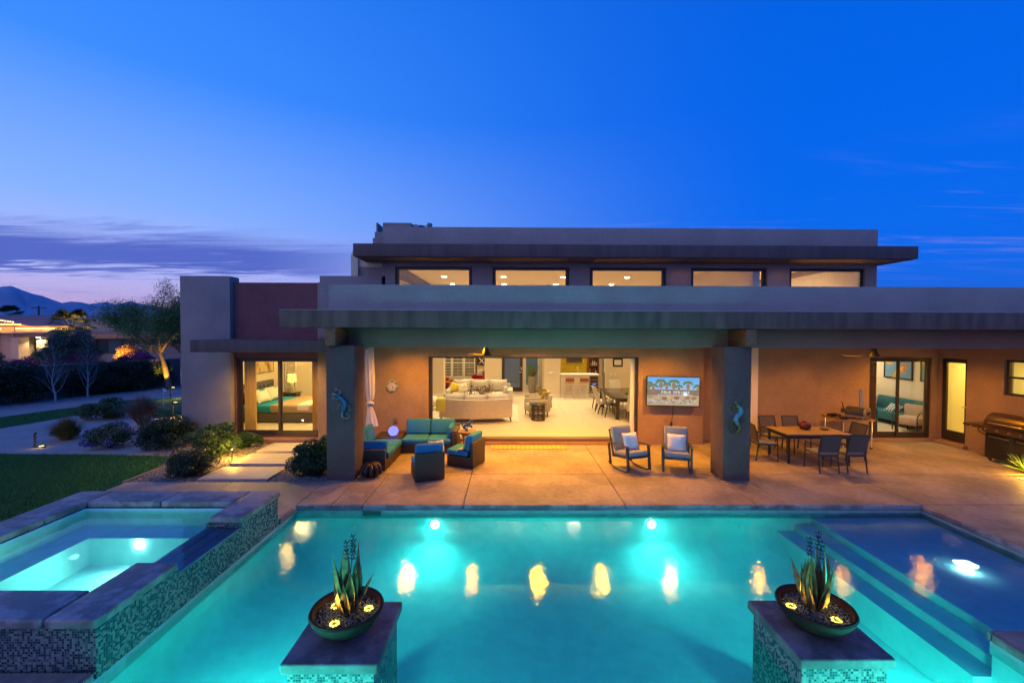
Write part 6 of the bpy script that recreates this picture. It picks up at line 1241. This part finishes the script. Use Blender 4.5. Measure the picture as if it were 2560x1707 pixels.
def leafcloud(pts, nrm, size, aspect=.55):
    n = len(pts); a = rng.normal(size=(n, 3)); d = nrm + .9*a/np.linalg.norm(a, axis=1, keepdims=True); d /= np.linalg.norm(d, axis=1, keepdims=True)
    t = np.cross(d, rng.normal(size=(n, 3))); t /= np.linalg.norm(t, axis=1, keepdims=True); b_ = np.cross(d, t); s = size*rng.uniform(.6, 1.35, (n, 1))
    v = np.stack([pts-t*s, pts+b_*s*aspect, pts+t*s, pts-b_*s*aspect], 1); return v.reshape(-1, 3), np.arange(4*n).reshape(-1, 4)
def lumps(rx, ry, rz_, k, n, cz=0, shell=.35):
    """points on many small lobes that fill an ellipsoid unevenly"""
    c = rng.normal(size=(k, 3)); c /= np.linalg.norm(c, axis=1, keepdims=True); c *= (rng.uniform(.35, .86, (k, 1))); rad = rng.uniform(.20, .42, k)
    i = rng.integers(0, k, n); u = rng.normal(size=(n, 3)); u /= np.linalg.norm(u, axis=1, keepdims=True)
    p = c[i]+u*rad[i][:, None]*(1-shell*rng.uniform(0, 1, (n, 1))**2); p = p*np.array([rx, ry, rz_])+np.array([0, 0, cz]); return p, u
def shrub(name, label, loc, rx, ry, h, n, size, m, cat='shrub', k=26, group=None, flowers=None, aspect=.55):
    t = thing(name, label, cat, (*loc, -.06), group=group)
    n = int(n*1.9); size *= .82; p, u = lumps(rx, ry, h*.52, int(k*1.5), n, h*.5); ok = p[:, 2] > .02; v, f = leafcloud(p[ok], u[ok], size, aspect); raw_mesh('foliage', v, f, m, t)
    def stems(b):
        for q in range(9): a = q*.7; b.tube([(.03*math.cos(a), .03*math.sin(a), 0), (rx*.35*math.cos(a), ry*.35*math.sin(a), h*.35), (rx*.6*math.cos(a), ry*.6*math.sin(a), h*.65)], [.014, .009, .004], 5)
    ob('stems', BARK, t, stems)
    if flowers:
        fm, fn, fs = flowers; q = rng.permutation(len(p))[:fn*6]; pp = p[q]; s_ = np.linalg.norm((pp-np.array([0, 0, h*.5]))/np.array([rx, ry, h*.52]), axis=1); pp = pp[np.argsort(-s_)][:fn]
        pts = np.repeat(pp, 5, axis=0)+rng.normal(0, fs*.8, (len(pp)*5, 3)); v, f = leafcloud(pts, np.tile([0, -.3, .8], (len(pts), 1)), fs, .9); raw_mesh('blossoms', v, f, fm, t)
    return t
shrub('shrub', 'rounded dark green shrub at the corner of the house beside the path light', (-7.75, 11.25), .66, .52, .92, 7000, .028, L_MID)
shrub('shrub', 'small green shrub beside the bedroom door step', (-7.42, 12.10), .42, .32, .52, 3600, .026, L_MID, k=16)
shrub('shrub', 'low dark green shrub at the edge of the lawn and deck', (-7.25, 9.70), .60, .42, .62, 6000, .026, L_DARK)
shrub('shrub', 'dense dark green shrub between stepping slabs and column', (-4.50, 9.72), .54, .44, .86, 7000, .030, L_DARK)
shrub('shrub', 'small green shrub behind the column by the patio', (-4.55, 11.1), .34, .32, .72, 3000, .028, L_MID, k=14)
shrub('shrub', 'broad black-green shrub against the corner of the house', (-9.55, 12.0), .80, .55, .90, 9000, .032, L_DARK, k=30)
shrub('flowering_shrub', 'low shrub with violet blossoms beside the lawn', (-11.3, 12.15), .72, .55, .66, 5500, .028, L_OLIVE, flowers=(leafmat('violet_blossom', (.14, .08, .46), (.36, .26, .78)), 120, .020))
shrub('flowering_shrub', 'trimmed green shrub with yellow blossoms before the grass strip', (-15.1, 16.1), .85, .7, .76, 6500, .034, L_MID, flowers=(leafmat('yellow_blossom', (.5, .36, .03), (.7, .55, .08)), 14, .02))
def tuft(label, loc, r, h, n, m, lean=.75):
    t = thing('ornamental_grass', label, 'grass', (*loc, -.06), group='ornamental grasses')
    a = rng.uniform(0, 2*PI, n); ln = rng.uniform(0, lean, n)**.8; L = h*rng.uniform(.65, 1.15, n); r0 = r*.25*np.sqrt(rng.uniform(0, 1, n)); a0 = rng.uniform(0, 2*PI, n)
    seg = 4; V = np.zeros((n, seg+1, 2, 3)); wd = .011
    x = r0*np.cos(a0); y = r0*np.sin(a0); z = np.zeros(n); ang = ln*.55
    for s in range(seg+1):
        w_ = wd*(1-s/(seg+.3)); V[:, s, 0] = np.stack([x-w_*np.sin(a), y+w_*np.cos(a), z], 1); V[:, s, 1] = np.stack([x+w_*np.sin(a), y-w_*np.cos(a), z], 1)
        x = x+np.cos(a)*np.sin(ang)*L/seg; y = y+np.sin(a)*np.sin(ang)*L/seg; z = z+np.cos(ang)*L/seg; ang = ang+ln*.22
    base = (np.arange(n)*(seg+1)*2)[:, None, None]; s_ = np.arange(seg)[None, :, None]*2; F = base+s_+np.array([0, 1, 3, 2])[None, None, :]
    raw_mesh('blades', V.reshape(-1, 3), F.reshape(-1, 4), m, t)
tuft('large dry russet grass clump on the gravel mound', (-12.9, 15.1), .5, 1.0, 2200, L_DRY, 1.1); tuft('smaller golden grass clump beside the iron stake', (-13.4, 13.0), .5, .68, 1500, L_YEL, 1.35)
# hedges along the boundary
def hedge(label, p0, p1, wd, h, n):
    p0 = Vector((*p0, -.06)); p1 = Vector((*p1, -.06)); L = (p1-p0).length; t = thing('hedge', label, 'hedge', tuple(p0), math.atan2(p1.y-p0.y, p1.x-p0.x), 'boundary hedges'); k = int(L*14)
    c = np.stack([rng.uniform(0, L, k), rng.uniform(-wd*.45, wd*.45, k), rng.uniform(.1, h*.86, k)], 1); rad = rng.uniform(.22, .42, k); i = rng.integers(0, k, n); u = rng.normal(size=(n, 3)); u /= np.linalg.norm(u, axis=1, keepdims=True)
    p = c[i]+u*rad[i][:, None]*(1-.3*rng.uniform(0, 1, (n, 1))**2); ok = (p[:, 2] > .02); v, f = leafcloud(p[ok], u[ok], .042); raw_mesh('foliage', v, f, L_DARK, t)
    ob('stems', BARK, t, lambda b: [b.tube([(x, 0, 0), (x+.1, .1, h*.4), (x-.05, -.1, h*.75)], [.03, .02, .01], 5) for x in np.arange(.3, L, .6)])
hedge('dark hedge along the boundary wall, nearer the viewer', (-24.0, 14.8), (-21.75, 20.6), 1.1, 2.0, 26000)
hedge('dark hedge along the boundary wall, between the pale trees and the leaning tree', (-21.6, 20.9), (-20.0, 25.3), 1.0, 1.85, 24000)
def brickmat(name, col, mortar, bw, bh):
    m = bpy.data.materials.new(name); m.use_nodes = True; n = NT(m.node_tree); bs = n.n['Principled BSDF']; bs.inputs['Roughness'].default_value = .95
    t = n.new('ShaderNodeTexCoord'); sp = n.new('ShaderNodeSeparateXYZ'); n.link(t.outputs['Object'], sp.inputs[0]); cbn = n.new('ShaderNodeCombineXYZ'); n.link(n.math('ADD', sp.outputs[0], sp.outputs[1]), cbn.inputs[0]); n.link(sp.outputs[2], cbn.inputs[1])
    bt = n.new('ShaderNodeTexBrick'); bt.inputs['Color1'].default_value = (*col, 1); bt.inputs['Color2'].default_value = (*[c*.8 for c in col], 1); bt.inputs['Mortar'].default_value = (*mortar, 1); bt.inputs['Scale'].default_value = 1; bt.inputs['Brick Width'].default_value = bw; bt.inputs['Row Height'].default_value = bh; bt.inputs['Mortar Size'].default_value = .008
    n.link(cbn.outputs[0], bt.inputs['Vector']); n.link(bt.outputs['Color'], bs.inputs['Base Color']); bn = n.new('ShaderNodeBump'); bn.inputs['Strength'].default_value = .4; n.link(bt.outputs['Fac'], bn.inputs['Height']); bn.invert = True; n.link(bn.outputs[0], bs.inputs['Normal']); return m
CMU = brickmat('block_wall', (.22, .16, .14), (.13, .10, .09), .4, .2)
def gwall(label, p0, p1, h):
    p0 = Vector((*p0, 0)); p1 = Vector((*p1, 0)); L = (p1-p0).length; t = thing('garden_wall', label, 'wall', (p0.x, p0.y, -.06), math.atan2(p1.y-p0.y, p1.x-p0.x)); bx('blocks', CMU, 0, L, -.10, .10, 0, h-.05, t); bx('cap', mat('wall_cap', (.36, .31, .30), .9), -.01, L+.01, -.12, .12, h-.048, h, t, r=.008)
gwall('block boundary wall along the side of the garden', (-24.6, 14.5), (-20.25, 26.4), 1.64); gwall('block boundary wall behind the leaning lit tree', (-20.1, 26.5), (-10.5, 26.5), 1.64)
# trees
def branch(b, p, d, L, r, depth, tips, spread=.55, up=.25, segs=4, rs=random, minr=.004):
    pts = [p.copy()]; rr = [r]; q = p.copy(); dd = d.normalized()
    for i in range(segs):
        dd = (dd+Vector((rs.gauss(0, .13), rs.gauss(0, .13), rs.gauss(0, .08)+up*.12))).normalized(); q = q+dd*L/segs; pts.append(q.copy()); rr.append(max(minr, r*(1-.5*(i+1)/segs)))
    b.tube(pts, rr, 8 if r > .05 else 5)
    tips.append((q.copy(), dd.copy(), depth))
    if depth <= 0: return
    for k in range(3 if depth > 1 else 4):
        t = rs.uniform(.35, 1) if k else 1; j = pts[min(segs, max(1, int(t*segs)))]
        nd = (dd+Vector((rs.gauss(0, spread), rs.gauss(0, spread), rs.gauss(0, spread*.5)+up))).normalized(); branch(b, j, nd, L*rs.uniform(.6, .82), max(minr, r*.52), depth-1, tips, spread, up, segs, rs, minr)
GBARK = mat('palo_verde_bark', (.26, .20, .09), .85, var=(10, .4), bump=(30, .5))
pv = thing('palo_verde_tree', 'leaning palo verde tree with warm-lit trunk beside the house corner', 'tree', (-19.45, 24.6, -.06)); tips = []; rs = random.Random(5); b = MB()
b.tube([(0, 0, 0), (-.10, 0, .5), (-.22, .02, 1.1), (-.42, .05, 1.7), (-.55, .08, 2.05)], [.17, .15, .13, .12, .11], 10)
for d, L in (((-.9, .1, 1.0), 1.5), ((.45, .1, 1.2), 1.45), ((-.25, -.3, 1.4), 1.4), ((.75, -.2, .75), 1.4), ((-1.3, -.1, .55), 1.6)): branch(b, Vector((-.55, .08, 2.0)), Vector(d), L, .075, 3, tips, .5, .22, 4, rs)
b.build('trunk', GBARK, pv, smooth=60)
P_, N_ = [], []
for q, dd, dp in tips:
    if dp > 2: continue
    k = 210 if dp == 0 else 60
    off = rng.normal(size=(k, 3))*np.array([.24, .24, .19]); P_.append(np.array(q)+off+np.outer(rng.uniform(-.2, .35, k), np.array(dd))); N_.append(rng.normal(size=(k, 3)))
v, f = leafcloud(np.concatenate(P_), np.concatenate(N_)*.3, .055, .26); raw_mesh('crown', v, f, leafmat('leaf_palo_verde', (.055, .14, .025), (.15, .25, .05)), pv)
def spray(b):
    for q, dd, dp in tips:
        if dp == 0 and dd.z > .25 and q.z > 3.2 and rs.random() < .5: b.tube([q, q+dd*.25+Vector((0, 0, .1)), q+dd*.5+Vector((rs.gauss(0, .06), 0, .32))], [.005, .004, .003], 4)
ob('twigs', GBARK, pv, spray, kind='stuff')
up_ = thing('tree_uplight', 'small ground spotlight at the foot of the palo verde', 'light', (-19.0, 23.9, -.06)); ob('housing', BLACKM, up_, lambda b: b.tube([(0, 0, 0), (0, 0, .06), (-.05, .07, .14)], [.02, .03, .04], 10)); lamp('SPOT', (-19.05, 23.75, .12), 520, (1, .50, .07), up_, .04, (-19.75, 24.6, 1.3), R(46))
PBARK = mat('pale_bark', (.42, .42, .42), .9, var=(14, .3))
def paletree(loc, label, h, seed, lm):
    t = thing('pale_bark_tree', label, 'tree', (*loc, -.06), group='pale-barked trees'); rs = random.Random(seed); tips = []; b = MB(); tr = [(.05*math.sin(k*1.3+seed), .03*math.cos(k), h*k/9) for k in range(10)]; b.tube(tr, [.045*(1-k/10.5) for k in range(10)], 8)
    for k in range(30): a = k*2.4+seed; q = .18+.77*k/30; p0 = Vector(tr[int(q*9)]); L = h*.26*(1.1-q)+.12; branch(b, p0, Vector((math.cos(a)*.5, math.sin(a)*.5, 1)), L, .011, 1, tips, .22, .3, 3, rs, .004)
    b.build('trunk', PBARK, t, smooth=60); P_ = []
    for q, dd, dp in tips: P_.append(np.array(q)+rng.normal(size=(30, 3))*np.array([.16, .16, .2]))
    P_ = np.concatenate(P_); v, f = leafcloud(P_, rng.normal(size=P_.shape), .03, .35); raw_mesh('crown', v, f, lm, t)
paletree((-21.1, 19.95), 'pale-barked young tree nearer the viewer at the hedge', 3.1, 1, L_DARK); paletree((-20.75, 21.2), 'pale-barked young tree with slender branches beside the dark hedge', 3.1, 4, L_DARK)
def treeblob(name, label, loc, rx, ry, z0, z1, n, size, m, k=30, group=None):
    t = thing(name, label, 'tree', (*loc, -.06), group=group); h = (z1-z0)/2; p, u = lumps(rx, ry, h, k, n, (z0+z1)/2); v, f = leafcloud(p, u, size, .45); raw_mesh('crown', v, f, m, t)
    def tr(b):
        b.tube([(0, 0, 0), (.1, 0, z0*.6), (0, 0, z0+h*.4)], [.14, .11, .08], 8)
        for q in range(6): a = q*1.05; b.tube([(0, 0, z0*.8), (rx*.4*math.cos(a), ry*.4*math.sin(a), z0+h*.5), (rx*.7*math.cos(a), ry*.7*math.sin(a), z0+h)], [.06, .035, .012], 6)
    ob('trunk', BARK, t, tr)
treeblob('mesquite_tree', 'dark bushy tree in front of the neighbouring house', (-27.0, 26.6), 1.5, 1.2, 1.2, 3.25, 12000, .06, leafmat('leaf_mesquite', (.012, .035, .028), (.03, .07, .05)), 34)
treeblob('mesquite_tree', 'dark tree behind the flat-roofed wing at the house corner', (-26.5, 35), 2.4, 1.5, 1.6, 4.2, 8000, .07, L_DARK, 30)
def shrubz(name, label, loc, rx, ry, h, n, m, z, **k): s = shrub(name, label, loc, rx, ry, h, n, .05, m, **k); s.location.z = z; return s
BOUG = leafmat('bougainvillea', (.12, .006, .07), (.34, .02, .20)); bk = dict(group='bougainvilleas')
shrubz('bougainvillea', 'round magenta bougainvillea bush by the white urns', (-30.6, 27.0), 1.15, .9, 1.35, 5000, BOUG, .2, **bk); shrubz('bougainvillea', 'magenta bougainvillea behind the hedge between the pale trees', (-26.5, 26.2), 1.6, .7, 1.5, 5000, BOUG, .55, **bk); shrubz('bougainvillea', 'dark magenta bougainvillea in front of the lit bushes', (-24.2, 28.2), 1.7, .7, 1.3, 5000, BOUG, .55, **bk)
shrubz('shrub', 'clipped green shrub below the lit garage', (-33.2, 31), 1.7, 1, 1.7, 6000, L_MID, .3); shrubz('shrub', 'grey-green shrubs at the far edge of the neighbouring garden', (-38.5, 31.5), 2.2, 1, 1.5, 6000, L_OLIVE, .2)
shrubz('shrub', 'golden-lit shrub under the neighbour window', (-29.3, 33.0), .7, .6, 1.2, 3000, leafmat('leaf_gold_lit', (.16, .15, .02), (.30, .28, .05)), 1.0); shrubz('shrub', 'orange and red lit bush beside the neighbour window', (-28.0, 32.0), 1.1, .8, 1.6, 4500, leafmat('leaf_orange_lit', (.30, .06, .02), (.36, .26, .04)), .7)  # golden and orange lamp light is put into these leaf colours
lamp('POINT', (-28.2, 30.8, 1.2), 380, (1, .52, .09), None, .1, name='garden_light'); lamp('POINT', (-29.4, 32.2, 1.2), 90, (1, .62, .10), None, .1, name='garden_light')
for x, y, lb in ((-32.6, 27.2, 'white ball finial beside the bougainvillea'), (-37.0, 27.2, 'white ball finial at the far edge of view')):
    u = thing('ball_finial', lb, 'finial', (x, y, -.06), group='ball finials'); ob('ball', mat('finial_white', (.6, .6, .6), .6), u, lambda b: b.sphere((0, 0, 1.15), .28, 16, 10), smooth=60); ob('post', CMU, u, lambda b: b.box(-.2, .2, -.2, .2, 0, .88))
# fan palms
def fan_palm(label, loc, h, r, n, m, seed):
    t = thing('fan_palm', label, 'palm tree', (*loc, -.06), group='fan palms'); rs = random.Random(seed); ob('trunk', mat('palm_trunk', (.20, .13, .07), .95, bump=(20, 1)) if 'palm_trunk' not in MATS else MATS['palm_trunk'], t, lambda b: b.tube([(0, 0, 0), (.03, 0, h*.5), (0, 0, h)], [.20, .17, .16], 10), smooth=60)
    for k in range(n):
        az = k*2.4+rs.uniform(-.2, .2); e = rs.uniform(-.55, 1.25)
        def fr(b):
            d = Vector((math.cos(az)*math.cos(e), math.sin(az)*math.cos(e), math.sin(e))); s = Vector((-math.sin(az), math.cos(az), 0)); upv = d.cross(s)*-1
            o_ = Vector((0, 0, h)); c = o_+d*r*.48; b.tube([o_, c], [.018, .012], 5)
            for q in range(15):
                a = (q-7)/7*1.25; dd = (d*math.cos(a)+s*math.sin(a)); L = r*.58*(.75+.25*math.cos(a)); side_ = dd.cross(upv).normalized()*.034*r; mid = c+dd*L*.55; tip = c+dd*L-Vector((0, 0, .14*r))
                b.add([c, mid-side_, tip, mid+side_], [(0, 1, 2, 3)])
        ob('frond', m, t, fr)
fan_palm('fan palm lit from below before the neighbouring house', (-29.4, 29.0), 3.55, 1.5, 30, leafmat('palm_leaf', (.03, .055, .018), (.08, .11, .03)), 2); lamp('SPOT', (-28.9, 28.2, .6), 900, (1, .55, .10), None, .06, (-29.4, 29.0, 4.0), R(52), name='garden_light')
fan_palm('dark fan palm silhouette behind the neighbouring roof', (-69.5, 60), 5.3, 1.9, 24, L_DARK, 6); fan_palm('small dark palm top beyond the neighbouring roof ridge', (-75, 72), 5.3, 1.1, 18, L_DARK, 8)
pp = thing('utility_pole', 'distant utility pole with crossarms above the neighbouring roof', 'pole', (-98, 90, -.06)); ob('post', BARK, pp, lambda b: b.cyl((0, 0, 0), (0, 0, 8.4), .16)); ob('crossarm', BARK, pp, lambda b: b.box(-1.5, 1.5, -.1, .1, 7.9, 8.1)); ob('crossarm', BARK, pp, lambda b: b.box(-1.1, 1.1, -.1, .1, 6.3, 6.5))

# ================================================================ NEIGHBOURING HOUSE
nh = thing('neighbour_house', 'low stucco house with sloping tiled roof and string lights beyond the boundary wall', 'house', (-44, 42, -.06)); NW_ = mat('neighbour_stucco', (.42, .33, .27), .9, var=(.8, .15)); NR = stripes('neighbour_roof_tile', (.26, .13, .12), (.18, .09, .09), 1, 3.2, .75, .9); NS = brickmat('neighbour_stone', (.30, .27, .27), (.17, .15, .15), .9, .16)
def nb(name, m, *a, **k): return bx(name, m, *a, nh, world=True, **k)
nb('wall', NW_, -60, -46.2, 40.3, 50, -.06, 3.85); nb('wall', NW_, -46.19, -40.9, 40.35, 50, 2.62, 3.62); nb('wall', NW_, -43.1, -40.9, 40.35, 50, -.06, 2.61); nb('fascia', NW_, -60, -40.8, 39.6, 40.29, 2.98, 3.12)
nb('pier', NW_, -46.19, -45.5, 40.0, 40.9, -.06, 2.61); nb('pier', NW_, -48.6, -47.6, 39.8, 40.3, -.06, 2.9)
ob('roof', NR, nh, lambda b: b.add([(-62, 39.7, 3.86), (-45.2, 39.7, 3.86), (-44.6, 40.2, 3.66), (-39.2, 40.2, 3.66), (-38.6, 46.0, 4.86), (-62, 46.0, 4.86), (-62, 39.7, 3.78), (-45.2, 39.7, 3.78), (-44.6, 40.2, 3.58), (-39.2, 40.2, 3.58), (-38.6, 46.0, 4.78), (-62, 46.0, 4.78)], [(0, 1, 2, 3, 4, 5), (11, 10, 9, 8, 7, 6), (0, 6, 7, 1), (1, 7, 8, 2), (2, 8, 9, 3), (3, 9, 10, 4), (4, 10, 11, 5)]), world=True)
nb('gable', NW_, -56, -47.5, 39.3, 39.68, 3.95, 4.3)
nb('garage_back', NW_, -45.49, -43.11, 41.6, 41.8, -.06, 2.61)
gd = nb('garage_door', mat('garage_frame', (.05, .05, .05), .5), -45.45, -43.15, 41.45, 41.5, 1.0, 2.45)
FG = mat('garage_frosted', (.62, .66, .60), .4)
for i in range(3):
    for k in range(3): bx('pane', FG, -45.40+i*.76, -44.70+i*.76, 41.42, 41.448, 1.06+k*.46, 1.46+k*.46, gd, world=True)
for x in (-44.85, -43.4):
    nb('soffit_lamp', emit('garage_lamp', (1, .8, .4), 30), x-.09, x+.09, 41.0, 41.18, 2.55, 2.6); lamp('SPOT', (x, 41.05, 2.5), 160, (1, .70, .30), nh, .05, (x, 41.3, 0), R(140))
nb('flat_wing', NS, -36.9, -24, 38.2, 48, -.06, 3.0); nb('flat_wing_parapet', NW_, -36.95, -24, 38.1, 48, 3.02, 4.15); nb('wing_canopy', mat('canopy_orange', (.40, .22, .13), .9), -37.4, -28, 37.2, 38.09, 2.55, 2.98)
wd_ = nb('window', BRONZE, -36.6, -33.2, 38.12, 38.19, 1.2, 2.5); bx('pane', mat('dusk_pane', (.05, .10, .12), .08), -35.4, -34.2, 38.09, 38.115, 1.3, 2.4, wd_, world=True); bx('pane', mat('dark_pane', (.02, .03, .04), .08), -36.5, -35.5, 38.09, 38.115, 1.3, 2.4, wd_, world=True); nb('pier', NW_, -37.3, -36.7, 37.6, 38.1, -.06, 2.54)
BULB = emit('string_bulb', (1, .55, .12), 16); SW_ = mat('string_wire', (.03, .03, .03), .8)
for lb, p0, p1 in (('string of warm bulbs along the neighbour gable slope', (-52, 39.55, 4.95), (-45.3, 39.55, 4.02)), ('string of warm bulbs along the neighbour upper eave', (-54, 39.5, 3.82), (-44.6, 39.5, 3.82)), ('long string of warm bulbs along the neighbour lower eave', (-45.7, 39.95, 3.46), (-40.6, 39.95, 3.46)), ('string of warm bulbs at the far eave of the neighbour', (-54, 39.6, 3.40), (-46.5, 39.6, 3.40))):
    t = thing('string_lights', lb, 'string lights', p0); L = (Vector(p1)-Vector(p0)); n = int(L.length/.24); ob('wire', SW_, t, lambda b: b.tube([(0, 0, 0), tuple(L)], .012, 5))
    ob('bulbs', BULB, t, lambda b: [b.sphere(tuple(L*(i+.5)/n-Vector((0, 0, .045))), .042, 6, 4) for i in range(n)], kind='stuff')
    for i in range(3): lamp('POINT', tuple(Vector(p0)+L*(i+.5)/3+Vector((0, -.25, -.1))), 60, (1, .48, .08), t, .3)

# ================================================================ GARDEN LIGHTS AND ORNAMENTS
pl_ = thing('path_light', 'hat-topped path light between the shrubs and stepping slabs', 'path light', (-7.02, 10.85, -.06)); ob('stem', BLACKM, pl_, lambda b: b.cyl((0, 0, 0), (0, 0, .34), .012)); ob('hat', BLACKM, pl_, lambda b: b.lathe([(.10, .33), (.102, .335), (.02, .385), (.001, .39)], 0, 0, 20), smooth=40); ob('bulb', emit('path_bulb', (1, .75, .15), 20), pl_, lambda b: b.sphere((0, 0, .31), .018, 8, 6)); lamp('POINT', (-7.02, 10.85, .20), 80, (1, .52, .05), pl_, .03)
def armlight(loc, label, e):
    t = thing('arm_path_light', label, 'path light', (*loc, -.06), group='arm path lights'); ob('post', BLACKM, t, lambda b: b.box(-.02, .02, -.02, .02, 0, .62)); ob('arm', BLACKM, t, lambda b: b.box(.021, .20, -.03, .03, .585, .62)); ob('lens', emit('arm_lens', (1, .7, .2), 10) if True else None, t, lambda b: b.box(.06, .18, -.02, .02, .578, .584)); lamp('SPOT', (loc[0]+.12, loc[1], .50), e, (1, .55, .08), t, .03, (loc[0]+.4, loc[1]-.2, 0), R(150))
armlight((-12.85, 16.4), 'black arm path light at the edge of the putting green nearer the house', 60); armlight((-16.3, 20.7), 'black arm path light near the foot of the leaning tree', 60)
fl_ = thing('golf_flag', 'small white golf flag on the putting green', 'flag', (-15.25, 18.95, -.05)); ob('pole', TRIMW, fl_, lambda b: b.cyl((0, 0, 0), (0, 0, .78), .012)); ob('flag', mat('flag_cloth', (.55, .5, .6), .8), fl_, lambda b: b.add([(.0, 0, .62), (.09, .01, .58), (.16, -.01, .64), (.14, 0, .72), (.07, .01, .70), (0, 0, .76), (0, .004, .62), (.09, .014, .58), (.16, -.006, .64), (.14, .004, .72), (.07, .014, .70), (0, .004, .76)], [(0, 1, 2, 3, 4, 5), (11, 10, 9, 8, 7, 6)])); ob('cup', TRIMW, fl_, lambda b: b.lathe([(.06, .001), (.08, .012), (.06, .016)], 0, 0, 16))
sk = thing('iron_stake', 'knobbly dark iron stake on an L-shaped plate beside the small lamp', 'sculpture', (-13.42, 12.15, -.06)); IRN = mat('iron_rust', (.03, .03, .035), .7, var=(12, .4)); ob('stake', IRN, sk, lambda b: b.tube([(0, 0, .0), (.0, 0, .10), (.02, 0, .15), (-.005, 0, .2), (.02, 0, .27), (-.005, 0, .31), (.02, .0, .38), (.05, 0, .42)], [.022, .018, .03, .02, .034, .02, .034, .015], 8), smooth=50); ob('plate', IRN, sk, lambda b: b.box(-.04, .28, -.05, .05, 0, .02))
gl_l = thing('ground_spot', 'small yellow-lit ground lamp at the foot of the iron stake', 'light', (-13.20, 12.12, -.039)); ob('lens', emit('ground_lens', (1, .85, .2), 5), gl_l, lambda b: b.lathe([(.001, .016), (.055, .016), (.06, .004)], 0, 0, 18)); ob('rim', BLACKM, gl_l, lambda b: b.lathe([(.061, 0), (.075, 0), (.075, .02), (.061, .02)], 0, 0, 18, None, True)); lamp('POINT', (-13.2, 12.05, .08), 1.0, (1, .72, .12), gl_l, .03)
shrub('shrub', 'flat bluish ground plant behind the iron stake', (-13.75, 13.35), .45, .3, .26, 1500, .03, leafmat('leaf_blue', (.03, .05, .05), (.08, .12, .12)), k=12)
yc = thing('yucca', 'spiky green yucca in the planting bed before the grill', 'plant', (12.05, 9.72, -.06)); YCM = leafmat('yucca_leaf', (.05, .11, .02), (.13, .20, .05), .45)
for k in range(46): a = k*2.4; e = random.uniform(.1, 1.35); ob('leaf', YCM, yc, lambda b: leaf(b, (.03*math.cos(a), .03*math.sin(a), .10), a, e, random.uniform(.36, .52), .028, random.uniform(.1, .5), n=5), smooth=40)
pl2 = thing('path_light', 'hat-topped path light in the planting bed before the grill', 'path light', (11.85, 9.40, -.06)); ob('stem', BLACKM, pl2, lambda b: b.cyl((0, 0, 0), (0, 0, .34), .012)); ob('hat', BLACKM, pl2, lambda b: b.lathe([(.10, .33), (.102, .335), (.02, .385), (.001, .39)], 0, 0, 20), smooth=40); ob('bulb', emit('path_bulb_amber', (1, .6, .1), 20), pl2, lambda b: b.sphere((0, 0, .31), .018, 8, 6)); lamp('POINT', (11.83, 9.42, .20), 90, (1, .50, .05), pl2, .03)

# ================================================================ HAZE

hm = bpy.data.materials.new('haze_air'); hm.use_nodes = True; nh_ = NT(hm.node_tree); nh_.n.clear()
pvh = nh_.new('ShaderNodeVolumePrincipled'); pvh.inputs['Color'].default_value = (.26, .56, 1, 1); pvh.inputs['Density'].default_value = 3.6e-5; pvh.inputs['Anisotropy'].default_value = 0
oh = nh_.new('ShaderNodeOutputMaterial'); nh_.link(pvh.outputs[0], oh.inputs['Volume'])
MB().box(-11900, 11900, -250, 13900, -21.5, 900).build('haze', hm, kind='stuff', label='thin blue dusk haze over the valley', cat='haze')
